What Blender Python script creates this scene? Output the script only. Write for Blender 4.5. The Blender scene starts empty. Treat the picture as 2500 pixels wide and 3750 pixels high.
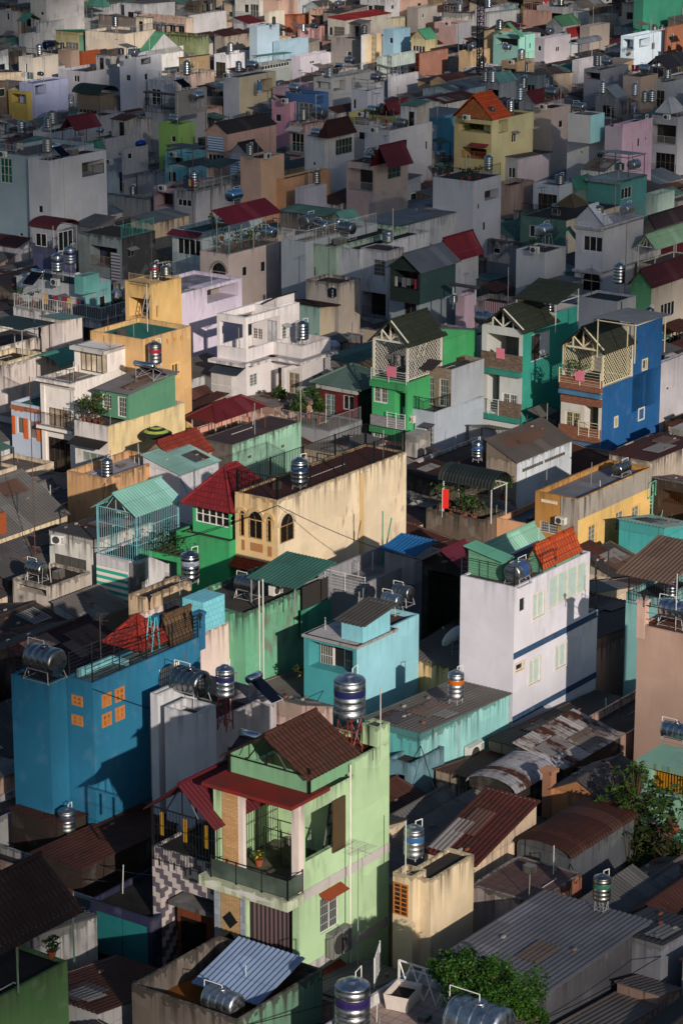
import bpy, math, random
import numpy as np
from mathutils import Vector, Matrix
sc = bpy.context.scene
COL = sc.collection
# ---------------------------------------------------------------- camera, sky, sun, exposure
F, CX, CY, CAMH, PIT = 10000.0, 1250.0, 1875.0, 56.0, math.radians(16.7)
cam_d = bpy.data.cameras.new('camera'); cam = bpy.data.objects.new('camera', cam_d); COL.objects.link(cam)
cam.location = (0, 0, CAMH); cam.rotation_euler = (math.pi/2-PIT, 0, 0)
cam_d.sensor_fit = 'HORIZONTAL'; cam_d.sensor_width = 36; cam_d.lens = 36*F/2500
cam_d.clip_start = 1; cam_d.clip_end = 6000
sc.camera = cam
SUN_AZ, SUN_EL = math.radians(161), math.radians(17.5)      # heading clockwise from the view direction
SUND = Vector((math.sin(SUN_AZ)*math.cos(SUN_EL), math.cos(SUN_AZ)*math.cos(SUN_EL), math.sin(SUN_EL)))
w = bpy.data.worlds.new('World'); sc.world = w; w.use_nodes = True
nt = w.node_tree; bg = nt.nodes['Background']
sky = nt.nodes.new('ShaderNodeTexSky'); sky.sky_type = 'NISHITA'; sky.sun_disc = False
sky.sun_elevation = SUN_EL; sky.sun_rotation = SUN_AZ
sky.air_density = 1.0; sky.dust_density = 1.0; sky.ozone_density = 2.6
nt.links.new(sky.outputs[0], bg.inputs[0]); bg.inputs[1].default_value = 0.082
sd = bpy.data.lights.new('sun', 'SUN'); sun = bpy.data.objects.new('sun', sd); COL.objects.link(sun)
sd.energy = 4.5; sd.angle = math.radians(0.5); sd.color = (1.0, 0.88, 0.76)
sun.rotation_euler = SUND.to_track_quat('Z', 'Y').to_euler()
sc.view_settings.view_transform = 'Standard'; sc.view_settings.look = 'None'
sc.view_settings.exposure = 0.0; sc.view_settings.gamma = 1
# ---------------------------------------------------------------- geometry of the view: pixel (of the 2500 x 3750 photo) to place
SP, CP = math.sin(PIT), math.cos(PIT)
ANG = math.radians(54.2)
R = random.Random(11)
def ray(px, py):
    dx = (px-CX)/F; dy = -(py-CY)/F
    return Vector((dx, dy*SP+CP, dy*CP-SP))
def at(px, py, z):
    d = ray(px, py); t = (z-CAMH)/d.z
    return Vector((d.x*t, d.y*t, z))
def proj(p):
    zz = p[2]-CAMH; dep = p[1]*CP-zz*SP; up = p[1]*SP+zz*CP
    return CX+F*p[0]/dep, CY-F*up/dep, dep
def length(O, e, px):
    k = (px-CX)/F; D0 = O.y*CP-(O.z-CAMH)*SP
    return (k*D0-O.x)/(e.x-k*e.y*CP)
# ---------------------------------------------------------------- mesh building
class MB:
    def __init__(s, top=0): s.v = []; s.f = []; s.uv = []; s.top = top
    def poly(s, pts, uv=None):
        n = len(s.v); pts = [Vector(p) for p in pts]; s.v += [tuple(p) for p in pts]
        s.f.append(tuple(range(n, n+len(pts))))
        if uv is None:
            nn = (pts[1]-pts[0]).cross(pts[2]-pts[0]); a = [abs(c) for c in nn]
            if a[2] > max(a[0], a[1]): uv = [(p.x, p.y) for p in pts]
            elif a[0] > a[1]: uv = [(p.y, s.top-p.z) for p in pts]
            else: uv = [(p.x, s.top-p.z) for p in pts]
        s.uv += uv
    def box(s, x0, x1, y0, y1, z0, z1):
        p = lambda i, j, k: ((x0, x1)[i], (y0, y1)[j], (z0, z1)[k])
        for q in (((0,0,0),(0,0,1),(0,1,1),(0,1,0)), ((1,0,0),(1,1,0),(1,1,1),(1,0,1)), ((0,0,0),(1,0,0),(1,0,1),(0,0,1)),
                  ((0,1,0),(0,1,1),(1,1,1),(1,1,0)), ((0,0,0),(0,1,0),(1,1,0),(1,0,0)), ((0,0,1),(1,0,1),(1,1,1),(0,1,1))):
            s.poly([p(*c) for c in q])
        return s
    def tube(s, a, b, r, n=4, r2=None):
        a = Vector(a); b = Vector(b); d = b-a
        if d.length < 1e-6: return s
        d.normalize(); u = d.orthogonal().normalized(); v = d.cross(u); r2 = r if r2 is None else r2
        if abs(d.z) > .99: u = Vector((1,0,0)); v = Vector((0,1,0))
        k = len(s.v)
        for i in range(n):
            t = 2*math.pi*(i+.5)/n; w_ = u*math.cos(t)+v*math.sin(t)
            s.v += [tuple(a+w_*r), tuple(b+w_*r2)]
        for i in range(n):
            j = (i+1) % n
            s.f.append((k+2*i, k+2*j, k+2*j+1, k+2*i+1)); s.uv += [(i/n, 0), ((i+1)/n, 0), ((i+1)/n, 1), (i/n, 1)]
        s.f.append(tuple(k+2*i for i in range(n))[::-1]); s.uv += [(0, 0)]*n
        s.f.append(tuple(k+2*i+1 for i in range(n))); s.uv += [(0, 0)]*n
        return s
    def path(s, pts, r, n=4):
        for a, b in zip(pts, pts[1:]): s.tube(a, b, r, n)
        return s
    def lathe(s, prof, n=20, M=None, cap=True):
        k = len(s.v); M = M or Matrix()
        for r, z in prof:
            for i in range(n):
                t = 2*math.pi*i/n; s.v.append(tuple(M @ Vector((r*math.cos(t), r*math.sin(t), z))))
        for a in range(len(prof)-1):
            for i in range(n):
                j = (i+1) % n; s.f.append((k+a*n+i, k+a*n+j, k+(a+1)*n+j, k+(a+1)*n+i)); s.uv += [(i/n, a), ((i+1)/n, a), ((i+1)/n, a+1), (i/n, a+1)]
        if cap:
            s.f.append(tuple(k+i for i in range(n))[::-1]); s.uv += [(0, 0)]*n
            m = len(prof)-1; s.f.append(tuple(k+m*n+i for i in range(n))); s.uv += [(0, 0)]*n
        return s
    def sheet(s, a, b, c, d, per=.25, amp=.022, th=.03):
        # ribbed sheet: a-b is one edge, d-c the opposite one, ribs run from a to d
        a, b, c, d = (Vector(p) for p in (a, b, c, d)); L = (b-a).length; n = max(2, int(L/per*2)); nn = (b-a).cross(d-a).normalized()
        if nn.z < 0: nn = -nn
        S = (d-a).length; prev = None
        for i in range(n+1):
            t = i/n; o = nn*(amp if i % 2 else -amp); p = a.lerp(b, t)+o; q = d.lerp(c, t)+o
            if prev:
                u0, u1 = L*(i-1)/n, L*t
                s.poly([prev[0], p, q, prev[1]], [(u0, 0), (u1, 0), (u1, S), (u0, S)])
                g = nn*-th; s.poly([prev[0]+g, prev[1]+g, q+g, p+g], [(u0, 0), (u0, S), (u1, S), (u1, 0)])
                s.poly([prev[0], prev[0]+g, p+g, p], [(u0, 0)]*4); s.poly([prev[1], q, q+g, prev[1]+g], [(u0, S)]*4)
            else:
                g = nn*-th; s.poly([p, q, q+g, p+g], [(0, 0), (0, S), (0, S), (0, 0)])
            prev = (p, q)
        g = nn*-th; s.poly([prev[0], prev[0]+g, prev[1]+g, prev[1]], [(L, 0), (L, 0), (L, S), (L, S)])
        return s
    def boxes(s, name, mat, parent=None):
        for k in range(0, len(s.f), 6):
            m = MB(s.top); i0 = s.f[k][0]; m.v = s.v[i0:i0+24]; m.f = [tuple(i-i0 for i in q) for q in s.f[k:k+6]]; m.uv = s.uv[k*4:k*4+24]; m.build(name, mat, parent)
    def build(s, name, mat, parent=None, smooth=False):
        me = bpy.data.meshes.new(name); me.from_pydata(s.v, [], s.f)
        uvl = me.uv_layers.new(name='UVMap'); uvl.data.foreach_set('uv', [c for t in s.uv for c in t])
        if smooth: me.polygons.foreach_set('use_smooth', [True]*len(me.polygons))
        me.materials.append(mat); o = bpy.data.objects.new(name, me); COL.objects.link(o)
        if parent is not None: o.parent = parent
        return o
LABELS = {}
def tag(o, label, cat, group=None, kind=None):
    if label: o['label'] = label; LABELS.setdefault(label, []).append(o.name)
    if cat: o['category'] = cat
    if group: o['group'] = group
    if kind: o['kind'] = kind
    return o
def empty(name, loc, rz=0.0):
    o = bpy.data.objects.new(name, None); COL.objects.link(o); o.location = loc; o.rotation_euler = (0, 0, rz); o.empty_display_size = .3
    return o
# ---------------------------------------------------------------- materials
def lin(c):
    if isinstance(c, str): c = tuple(int(c[i:i+2], 16)/255 for i in (0, 2, 4))
    return tuple(x/12.92 if x <= .04045 else ((x+.055)/1.055)**2.4 for x in c)+(1.0,)
def dull(c, k=.14):
    c = lin(c); g = .3*c[0]+.6*c[1]+.1*c[2]; return tuple(x*(1-k)+g*k for x in c[:3])+(1.0,)
class NT:
    def __init__(s, name):
        s.m = bpy.data.materials.new(name); s.m.use_nodes = True; s.t = s.m.node_tree; s.b = s.t.nodes['Principled BSDF']
    def n(s, t, **k):
        o = s.t.nodes.new(t)
        for a, b in k.items():
            if a.startswith('i_'): o.inputs[a[2:].replace('_', ' ')].default_value = b
            else: setattr(o, a, b)
        return o
    def l(s, a, b): s.t.links.new(a, b)
    def noise(s, src, scale, detail=4, vec=None):
        if vec is not None:
            mp = s.n('ShaderNodeMapping'); mp.inputs['Scale'].default_value = vec; s.l(src, mp.inputs[0]); src = mp.outputs[0]
        o = s.n('ShaderNodeTexNoise', i_Scale=scale, i_Detail=detail); s.l(src, o.inputs['Vector']); return o.outputs['Fac']
    def rng(s, v, a, b, c=0.0, d=1.0):
        o = s.n('ShaderNodeMapRange'); s.l(v, o.inputs[0])
        for i, x in enumerate((a, b, c, d)): o.inputs[i+1].default_value = x
        return o.outputs[0]
    def math(s, op, a, b):
        o = s.n('ShaderNodeMath', operation=op)
        for i, x in enumerate((a, b)):
            if isinstance(x, (int, float)): o.inputs[i].default_value = x
            else: s.l(x, o.inputs[i])
        return o.outputs[0]
    def mix(s, fac, a, b, bt='MIX'):
        o = s.n('ShaderNodeMix', data_type='RGBA', blend_type=bt)
        for i, x in ((0, fac), (6, a), (7, b)):
            if isinstance(x, (int, float)): o.inputs[i].default_value = x
            elif isinstance(x, tuple): o.inputs[i].default_value = x
            else: s.l(x, o.inputs[i])
        return o.outputs[2]
    def bump(s, h, st, dist=.02):
        o = s.n('ShaderNodeBump', i_Strength=st, i_Distance=dist); s.l(h, o.inputs['Height']); s.l(o.outputs[0], s.b.inputs['Normal'])
    def fin(s, col, rough=.8, metal=0.0, spec=.3):
        if isinstance(col, tuple): s.b.inputs['Base Color'].default_value = col
        else: s.l(col, s.b.inputs['Base Color'])
        if isinstance(rough, float): s.b.inputs['Roughness'].default_value = rough
        else: s.l(rough, s.b.inputs['Roughness'])
        s.b.inputs['Metallic'].default_value = metal; s.b.inputs['Specular IOR Level'].default_value = spec
        return s.m
MC = {}
def memo(fn):
    def g(*a):
        k = (fn.__name__,)+a
        if k not in MC: MC[k] = fn(*a)
        return MC[k]
    return g
@memo
def plaster(c, dirt=.4):
    t = NT('plaster'); g = t.n('ShaderNodeNewGeometry').outputs['Position']; uv = t.n('ShaderNodeTexCoord').outputs['UV']
    sx = t.n('ShaderNodeSeparateXYZ'); t.l(uv, sx.inputs[0]); v = sx.outputs[1]; base = dull(c); dirt = min(1.0, dirt*1.15+.06)
    big = t.noise(g, .35, 3); fine = t.noise(g, 2.2, 6)
    col = t.mix(t.rng(big, .3, .7, 0, .75), base, tuple(x*.76 for x in base[:3])+(1,))
    pale = t.rng(t.noise(g, .9, 7), .57, .66, 0, .35*min(1, dirt*1.6)); col = t.mix(pale, col, tuple(min(.85, x*.7+.2) for x in base[:3])+(1,))
    col = t.mix(t.rng(fine, .5, .75, 0, .25), col, tuple(x*.78 for x in base[:3])+(1,))
    streak = t.noise(g, 1.0, 5, (3.2, 3.2, .22)); st = t.rng(streak, .47, .68)
    top = t.rng(v, 0.0, 2.4, 1.0, 0.0); top = t.math('MULTIPLY', top, top)
    grime = t.math('MULTIPLY', t.math('MULTIPLY', st, top), dirt*1.9)
    rag = t.noise(g, 2.6, 5); edge = t.math('LESS_THAN', v, t.rng(rag, .35, .75, -.05, .05+.55*dirt))
    grime = t.math('MAXIMUM', grime, t.math('MULTIPLY', edge, min(1, dirt*.9)))
    patch = t.rng(t.noise(g, .55, 8), .56, .72, 0, dirt*.45)
    col = t.mix(patch, col, tuple(x*.55 for x in base[:3])+(1,))
    long = t.math('MULTIPLY', t.rng(t.noise(g, 1.0, 4, (2.0, 2.0, .08)), .55, .75), dirt*.4)
    col = t.mix(long, col, tuple(x*.5 for x in base[:3])+(1,))
    sn = t.n('ShaderNodeVectorMath', operation='MULTIPLY'); t.l(uv, sn.inputs[0]); sn.inputs[1].default_value = (.41, .57, 1)
    wob = t.n('ShaderNodeVectorMath', operation='ADD'); t.l(sn.outputs[0], wob.inputs[0]); cmb = t.n('ShaderNodeCombineXYZ'); t.l(t.math('MULTIPLY', fine, .22), cmb.inputs[0]); t.l(t.math('MULTIPLY', big, 1.1), cmb.inputs[1]); t.l(cmb.outputs[0], wob.inputs[1])
    fl = t.n('ShaderNodeVectorMath', operation='FLOOR'); t.l(wob.outputs[0], fl.inputs[0]); wn = t.n('ShaderNodeTexWhiteNoise'); t.l(fl.outputs[0], wn.inputs['Vector'])
    col = t.mix(t.rng(wn.outputs[0], .45, 1, 0, .30+.3*dirt), col, tuple(x*.70 for x in base[:3])+(1,))
    low = t.math('MULTIPLY', t.rng(t.noise(g, 1.4, 6, (1.6, 1.6, .5)), .5, .62), t.rng(t.noise(g, .25, 2), .5, .62, 0, dirt*.8)); col = t.mix(low, col, (.16, .14, .12, 1))
    grime = t.rng(grime, 0, 1, 0, .88)
    col = t.mix(grime, col, (.028, .026, .022, 1))
    t.bump(fine, .15, .02)
    return t.fin(col, .88, 0.0, .2)
@memo
def metalroof(c, rust=.15):
    t = NT('sheet_metal'); g = t.n('ShaderNodeNewGeometry').outputs['Position']; uv = t.n('ShaderNodeTexCoord').outputs['UV']; base = lin(c)
    col = t.mix(t.rng(t.noise(g, .6, 5), .35, .7, 0, .6), base, tuple(x*.62 for x in base[:3])+(1,))
    sn = t.n('ShaderNodeVectorMath', operation='MULTIPLY'); t.l(uv, sn.inputs[0]); sn.inputs[1].default_value = (1.05, .42, 1)
    fl = t.n('ShaderNodeVectorMath', operation='FLOOR'); t.l(sn.outputs[0], fl.inputs[0]); wn = t.n('ShaderNodeTexWhiteNoise'); t.l(fl.outputs[0], wn.inputs['Vector'])
    col = t.mix(t.rng(wn.outputs[0], .2, 1, 0, .5), col, tuple(x*.55 for x in base[:3])+(1,)); col = t.mix(t.rng(wn.outputs[0], .0, .18, .3, 0), col, tuple(min(.6, x*1.5+.03) for x in base[:3])+(1,))
    ru = t.noise(uv, 1.0, 7, (1.3, .22, 1)); r2 = t.noise(g, 3.0, 6)
    ru = t.math('ADD', t.math('ADD', ru, t.math('MULTIPLY', t.math('SUBTRACT', r2, .5), .35)), t.math('MULTIPLY', t.math('SUBTRACT', wn.outputs[0], .5), .16))
    m = t.rng(ru, .78-.5*rust, .90-.5*rust)
    rc = t.mix(t.rng(r2, .35, .7), (.075, .022, .010, 1), (.022, .010, .007, 1))
    col = t.mix(m, col, rc)
    sx = t.n('ShaderNodeSeparateXYZ'); t.l(uv, sx.inputs[0])
    seam = t.math('LESS_THAN', t.math('FRACT', t.math('ADD', t.math('MULTIPLY', sx.outputs[1], .42), .5), 0), .012)
    col = t.mix(t.math('MULTIPLY', seam, .5), col, (.02, .02, .02, 1))
    return t.fin(col, .62, 0.0, .35)
@memo
def tiles(c, row=.36):
    t = NT('roof_tiles'); g = t.n('ShaderNodeNewGeometry').outputs['Position']; uv = t.n('ShaderNodeTexCoord').outputs['UV']; base = lin(c)
    br = t.n('ShaderNodeTexBrick', i_Scale=1.0); br.inputs['Brick Width'].default_value = .26; br.inputs['Row Height'].default_value = row
    br.inputs['Mortar Size'].default_value = .02; br.inputs['Color1'].default_value = base
    br.inputs['Color2'].default_value = tuple(x*.72 for x in base[:3])+(1,); br.inputs['Mortar'].default_value = tuple(x*.3 for x in base[:3])+(1,)
    t.l(uv, br.inputs['Vector'])
    col = t.mix(t.rng(t.noise(g, 1.1, 6), .5, .75, 0, .6), br.outputs[0], tuple(x*.4+.01 for x in base[:3])+(1,))
    t.bump(br.outputs[1], -.5, .03)
    return t.fin(col, .75, 0.0, .25)
@memo
def deck(c, mold=.6):
    t = NT('roof_deck'); g = t.n('ShaderNodeNewGeometry').outputs['Position']; base = lin(c)
    col = t.mix(t.rng(t.noise(g, .8, 6), .35, .65, 0, mold), base, (.03, .028, .026, 1))
    col = t.mix(t.rng(t.noise(g, 4, 4), .55, .7, 0, .5*mold), col, (.02, .019, .018, 1))
    return t.fin(col, .9, 0.0, .15)
@memo
def floor_tiles(c):
    t = NT('floor_tiles'); g = t.n('ShaderNodeNewGeometry').outputs['Position']; uv = t.n('ShaderNodeTexCoord').outputs['UV']; base = lin(c)
    br = t.n('ShaderNodeTexBrick', i_Scale=1.0, offset=0.0); br.inputs['Brick Width'].default_value = .5; br.inputs['Row Height'].default_value = .5
    br.inputs['Mortar Size'].default_value = .018; br.inputs['Color1'].default_value = base
    br.inputs['Color2'].default_value = tuple(x*.85 for x in base[:3])+(1,); br.inputs['Mortar'].default_value = tuple(x*.4 for x in base[:3])+(1,)
    t.l(uv, br.inputs['Vector'])
    col = t.mix(t.rng(t.noise(g, .7, 6), .45, .7, 0, .55), br.outputs[0], tuple(x*.45 for x in base[:3])+(1,))
    return t.fin(col, .75, 0.0, .3)
@memo
def masonry(c1, c2, bw, rh, mort=.015):
    t = NT('cladding'); uv = t.n('ShaderNodeTexCoord').outputs['UV']; g = t.n('ShaderNodeNewGeometry').outputs['Position']
    br = t.n('ShaderNodeTexBrick', i_Scale=1.0); br.inputs['Brick Width'].default_value = bw; br.inputs['Row Height'].default_value = rh
    br.inputs['Mortar Size'].default_value = mort; br.inputs['Color1'].default_value = lin(c1); br.inputs['Color2'].default_value = lin(c2)
    br.inputs['Mortar'].default_value = tuple(x*.5 for x in lin(c1)[:3])+(1,); t.l(uv, br.inputs['Vector'])
    col = t.mix(t.rng(t.noise(g, 5, 3), .4, .65, 0, .6), br.outputs[0], lin(c2)); t.bump(br.outputs[1], -.4, .02)
    return t.fin(col, .85)
@memo
def checker(c1, c2, s):
    # stepped dark and light tiles
    t = NT('stepped_tiles'); uv = t.n('ShaderNodeTexCoord').outputs['UV']; sx = t.n('ShaderNodeSeparateXYZ'); t.l(uv, sx.inputs[0])
    i = t.math('FLOOR', t.math('MULTIPLY', sx.outputs[0], 1/s), 0); j = t.math('FLOOR', t.math('MULTIPLY', sx.outputs[1], 1/s), 0)
    k = t.math('ADD', t.math('MULTIPLY', j, 1.0), t.math('MULTIPLY', i, 1.0))
    m = t.math('LESS_THAN', t.math('MODULO', t.math('ADD', k, 4000), 4), 1.5)
    return t.fin(t.mix(m, lin(c1), lin(c2)), .5)
@memo
def stripes(c1, c2, per, horiz=True):
    t = NT('striped_cloth'); uv = t.n('ShaderNodeTexCoord').outputs['UV']; sx = t.n('ShaderNodeSeparateXYZ'); t.l(uv, sx.inputs[0])
    m = t.math('LESS_THAN', t.math('FRACT', t.math('MULTIPLY', sx.outputs[1 if horiz else 0], 1/per), 0), .5)
    return t.fin(t.mix(m, lin(c1), lin(c2)), .8)
@memo
def paint(c, rough=.5, metal=0.0):
    t = NT('paint'); g = t.n('ShaderNodeNewGeometry').outputs['Position']; base = lin(c)
    col = t.mix(t.rng(t.noise(g, 3, 4), .4, .7, 0, .4), base, tuple(x*.7 for x in base[:3])+(1,))
    return t.fin(col, rough, metal, .4)
@memo
def glass(c='0c1014', rough=.12):
    t = NT('window_glass'); g = t.n('ShaderNodeNewGeometry').outputs['Position']; base = lin(c)
    col = t.mix(t.rng(t.noise(g, .8, 2), .4, .6, 0, .7), base, tuple(x*2.2+.005 for x in base[:3])+(1,))
    return t.fin(col, rough, 0.0, .5)
@memo
def steel(tint='c8ccd2', rough=.28):
    t = NT('stainless_steel'); g = t.n('ShaderNodeTexCoord').outputs['Object']; base = lin(tint)
    col = t.mix(t.rng(t.noise(g, 2.5, 5), .4, .7, 0, .5), base, tuple(x*.55 for x in base[:3])+(1,))
    r = t.rng(t.noise(g, 5, 3), .3, .7, rough*.7, rough*1.5)
    return t.fin(col, r, 1.0)
@memo
def leaf(c='2c4a18'):
    t = NT('leaves'); g = t.n('ShaderNodeNewGeometry').outputs['Position']; base = lin(c)
    col = t.mix(t.rng(t.noise(g, 3.0, 3), .35, .65), base, tuple(x*.45 for x in base[:3])+(1,))
    col = t.mix(t.rng(t.noise(g, 11.0, 2), .55, .7, 0, .7), col, (base[0]*2.0+.02, base[1]*1.7+.01, base[2]*1.1, 1))
    return t.fin(col, .6, 0.0, .3)
# ---------------------------------------------------------------- houses
VOLS = []          # every volume, for spacing and filling
HOUSES = []
WHITE, DARK = 'e2dfd8', '16181a'
class Vol:
    """a box of a house; local x runs back to the right, local y back to the left, the front corner is the origin"""
    def __init__(s, root, house, cx, cy, xl, xr, z, cL, cR=None, roof='flat', rc='55524e', zb=0.0, par=.4, dirt=.4, X=None, Y=None, rise=1.2, over=.15, vis=5.0, mR=None, mL=None, solid=True, rk='m', rust=.15, rmat=None):
        s.h = house; s.z = z; s.zb = zb; s.root = root; s.rot = house.rot
        e = Vector((math.cos(s.rot), math.sin(s.rot), 0)); g = Vector((-math.sin(s.rot), math.cos(s.rot), 0))
        O = at(cx, cy, z); s.O = O; s.e = e; s.g = g
        s.X = X if X else length(O, e, xr); s.Y = Y if Y else length(O, g, xl)
        s.off = s.to_local(O)          # corner in root coordinates
        s.cL = cL; s.cR = cR or cL; s.roof = roof; s.rc = rc; s.par = par; s.dirt = dirt; s.rise = rise; s.over = over; s.rk = rk; s.rust = rust; s.rmat = rmat
        s.mL = mL; s.mR = mR; s.holes = {'L': [], 'R': []}; s.vis = vis; s.solid = solid
        VOLS.append(s)
    def to_local(s, p):
        d = Vector((p.x, p.y, 0))-Vector((s.h.O.x, s.h.O.y, 0))
        return Vector((d.dot(s.e), d.dot(s.g), p.z))
    def loc(s, px, py, z):
        """pixel at height z, in the volume's own coordinates"""
        q = s.to_local(at(px, py, z)); return Vector((q.x-s.off.x, q.y-s.off.y, z))
    def hit(s, face, px, py, d=0.0):
        """pixel on the plane of a face, gives (u, z)"""
        dr = ray(px, py); c0 = Vector((0, 0, CAMH))
        n = s.e if face == 'L' else s.g
        o = s.O+n*d; t = ((o-c0).dot(n))/dr.dot(n); p = c0+dr*t; q = p-s.O
        return q.dot(s.g if face == 'L' else s.e), p.z
    def P(s, face, u, z, d=0.0):
        """face coordinates to root coordinates; d goes inwards"""
        return (s.off.x+d, s.off.y+u, z) if face == 'L' else (s.off.x+u, s.off.y+d, z)
    def fbox(s, mb, face, u0, u1, d0, d1, z0, z1):
        if face == 'L': mb.box(s.off.x+d0, s.off.x+d1, s.off.y+u0, s.off.y+u1, z0, z1)
        else: mb.box(s.off.x+u0, s.off.x+u1, s.off.y+d0, s.off.y+d1, z0, z1)
    def rect(s, face, x0, y0, x1, y1, d=0.0):
        a = s.hit(face, x0, y0, d); b = s.hit(face, x1, y1, d)
        U = s.Y if face == 'L' else s.X
        u0, u1 = sorted((a[0], b[0])); z0, z1 = sorted((a[1], b[1]))
        return max(.04, u0), min(U-.04, u1), z0, z1
    def hole(s, face, r, depth, back=None):
        s.holes[face].append((*r, depth, back))
    def win(s, face, x0, y0, x1, y1, **k): return s.winm(face, *s.rect(face, x0, y0, x1, y1), **k)
    def winm(s, face, u0, u1, z0, z1, fr=WHITE, gl='0c1014', bars=None, mull=None, tr=0, trim=None, awn=None, name='window', depth=.12, fw=.06, flush=False):
        U = s.Y if face == 'L' else s.X
        u0 = max(u0, .05); u1 = min(u1, U-.05)
        if u1-u0 < .15 or z1-z0 < .15: return
        if not flush: s.hole(face, (u0, u1, z0, z1), depth)
        else: depth = -.01
        mb = MB(); W = u1-u0; d0, d1 = (depth-.07, depth-.005) if not flush else (-.05, -.004)
        for a, b, c, d in ((u0, u0+fw, z0, z1), (u1-fw, u1, z0, z1), (u0+fw, u1-fw, z0, z0+fw), (u0+fw, u1-fw, z1-fw, z1)): s.fbox(mb, face, a, b, d0, d1, c, d)
        n = mull if mull is not None else max(0, round(W/.62)-1)
        for i in range(1, n+1):
            u = u0+W*i/(n+1); s.fbox(mb, face, u-fw*.5, u+fw*.5, d0+.003, d1, z0+fw, z1-fw)
        for i in range(1, tr+1):
            z = z0+(z1-z0)*i/(tr+1); s.fbox(mb, face, u0+fw, u1-fw, d0+.006, d1, z-fw*.4, z+fw*.4)
        if trim:
            tw = .1
            for a, b, c, d in ((u0-tw, u0, z0-tw, z1+tw), (u1, u1+tw, z0-tw, z1+tw), (u0, u1, z0-tw, z0), (u0, u1, z1, z1+tw)): s.fbox(mb, face, a, b, -.05, .02, c, d)
        o = mb.build(name, paint(trim or fr), s.root)
        pb = MB(); s.fbox(pb, face, u0+.01, u1-.01, d1-.02, d1+.01, z0+.01, z1-.01); pb.build('pane', gl if not isinstance(gl, str) else glass(gl), o)
        if bars:
            bb = MB(); nb = max(2, int(W/.14))
            for i in range(1, nb):
                u = u0+W*i/nb; bb.tube(s.P(face, u, z0+fw, d0-.02), s.P(face, u, z1-fw, d0-.02), .011)
            for t in (.25, .5, .75): bb.tube(s.P(face, u0, z0+(z1-z0)*t, d0-.02), s.P(face, u1, z0+(z1-z0)*t, d0-.02), .011)
            bb.build('bars', paint(bars), o)
        if awn:
            ab = MB(); a = s.P(face, u0-.12, z1+.30, .0); b = s.P(face, u1+.12, z1+.30, 0); c = s.P(face, u1+.12, z1+.08, -.5); d = s.P(face, u0-.12, z1+.08, -.5)
            ab.sheet(a, b, c, d, .16, .015, .02); ab.build('awning', metalroof(awn, .1), o)
        return o
    def awning(s, face, x0, y0, x1, y1, c, out=.8, drop=.35, tile=False):
        u0, u1, z0, z1 = s.rect(face, x0, y0, x1, y1); z = z1
        ab = MB(); ab.sheet(s.P(face, u0, z, 0), s.P(face, u1, z, 0), s.P(face, u1, z-drop, -out), s.P(face, u0, z-drop, -out), .2, .02, .03)
        return ab.build('awning', tiles(c) if tile else metalroof(c, .1), s.root)
    def log(s, face, x0, y0, x1, y1, depth=1.4, back=None, rail=None, rh=1.0):
        return s.logm(face, *s.rect(face, x0, y0, x1, y1), depth, back, rail, rh)
    def logm(s, face, u0, u1, z0, z1, depth=1.4, back=None, rail=None, rh=1.0):
        s.hole(face, (u0, u1, z0, z1), depth, back or 'wall')
        # a dark door leaf on the back wall
        if u1-u0 > 1.2:
            mb = MB(); a = u0+(u1-u0)*.25; b = u0+(u1-u0)*.72; s.fbox(mb, face, a, b, depth-.06, depth-.004, z0+.02, min(z1-.2, z0+2.2)); mb.build('door', glass('151311', .4), s.root)
        if rail: s.railing([s.P(face, u0+.04, z0, .04), s.P(face, u1-.04, z0, .04)], rh, rail)
        return u0, u1, z0, z1
    def railing(s, pts, h=1.0, c='1b1c1e', gap=.14, post=1.6, r=.012, mid=0, parent=None, bars=True, pr=.025):
        mb = MB()
        for a, b in zip(pts, pts[1:]):
            a = Vector(a); b = Vector(b); L = (b-a).length; up = Vector((0, 0, 1))
            mb.tube(a+up*h, b+up*h, .025); mb.tube(a+up*.08, b+up*.08, .015)
            for m in range(mid): mb.tube(a+up*(h*(m+1)/(mid+1)), b+up*(h*(m+1)/(mid+1)), r)
            for i in range(int(L/gap)+1 if bars else 0):
                p = a.lerp(b, min(1, i*gap/L)); mb.tube(p, p+up*h, r)
            n = max(1, round(L/post))
            for i in range(n+1): p = a.lerp(b, i/n); mb.tube(p, p+up*(h+.06), pr)
        return mb.build('railing', paint(c, .5), parent or s.root)
    def toprail(s, sides='LR', h=1.0, c='1b1c1e', inset=.08, **k):
        z = s.z; x0, y0 = s.off.x+inset, s.off.y+inset; x1, y1 = s.off.x+s.X-inset, s.off.y+s.Y-inset
        if sides == 'LR': p = [(x0, y1, z), (x0, y0, z), (x1, y0, z)]
        elif sides == 'L': p = [(x0, y1, z), (x0, y0, z)]
        elif sides == 'R': p = [(x0, y0, z), (x1, y0, z)]
        else: p = [(x0, y0, z), (x1, y0, z), (x1, y1, z), (x0, y1, z), (x0, y0, z)]
        return s.railing(p, h, c, **k)
    def band(s, face, z0, z1, c, proud=.03, u0=0, u1=None):
        mb = MB(); U = u1 or (s.Y if face == 'L' else s.X); s.fbox(mb, face, u0, U, -proud, -.002, z0, z1)
        return mb.build('string_course', plaster(c, .25), s.root)
    def slab(s, z, out=.25, th=.16, c=WHITE, sides='LR'):
        mb = MB(); a = -out if 'L' in sides else 0; b = -out if 'R' in sides else 0
        mb.box(s.off.x+a, s.off.x+s.X+.06, s.off.y+b, s.off.y+s.Y+.06, z-th, z)
        return mb.build('roof_slab', plaster(c, .35), s.root)
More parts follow.
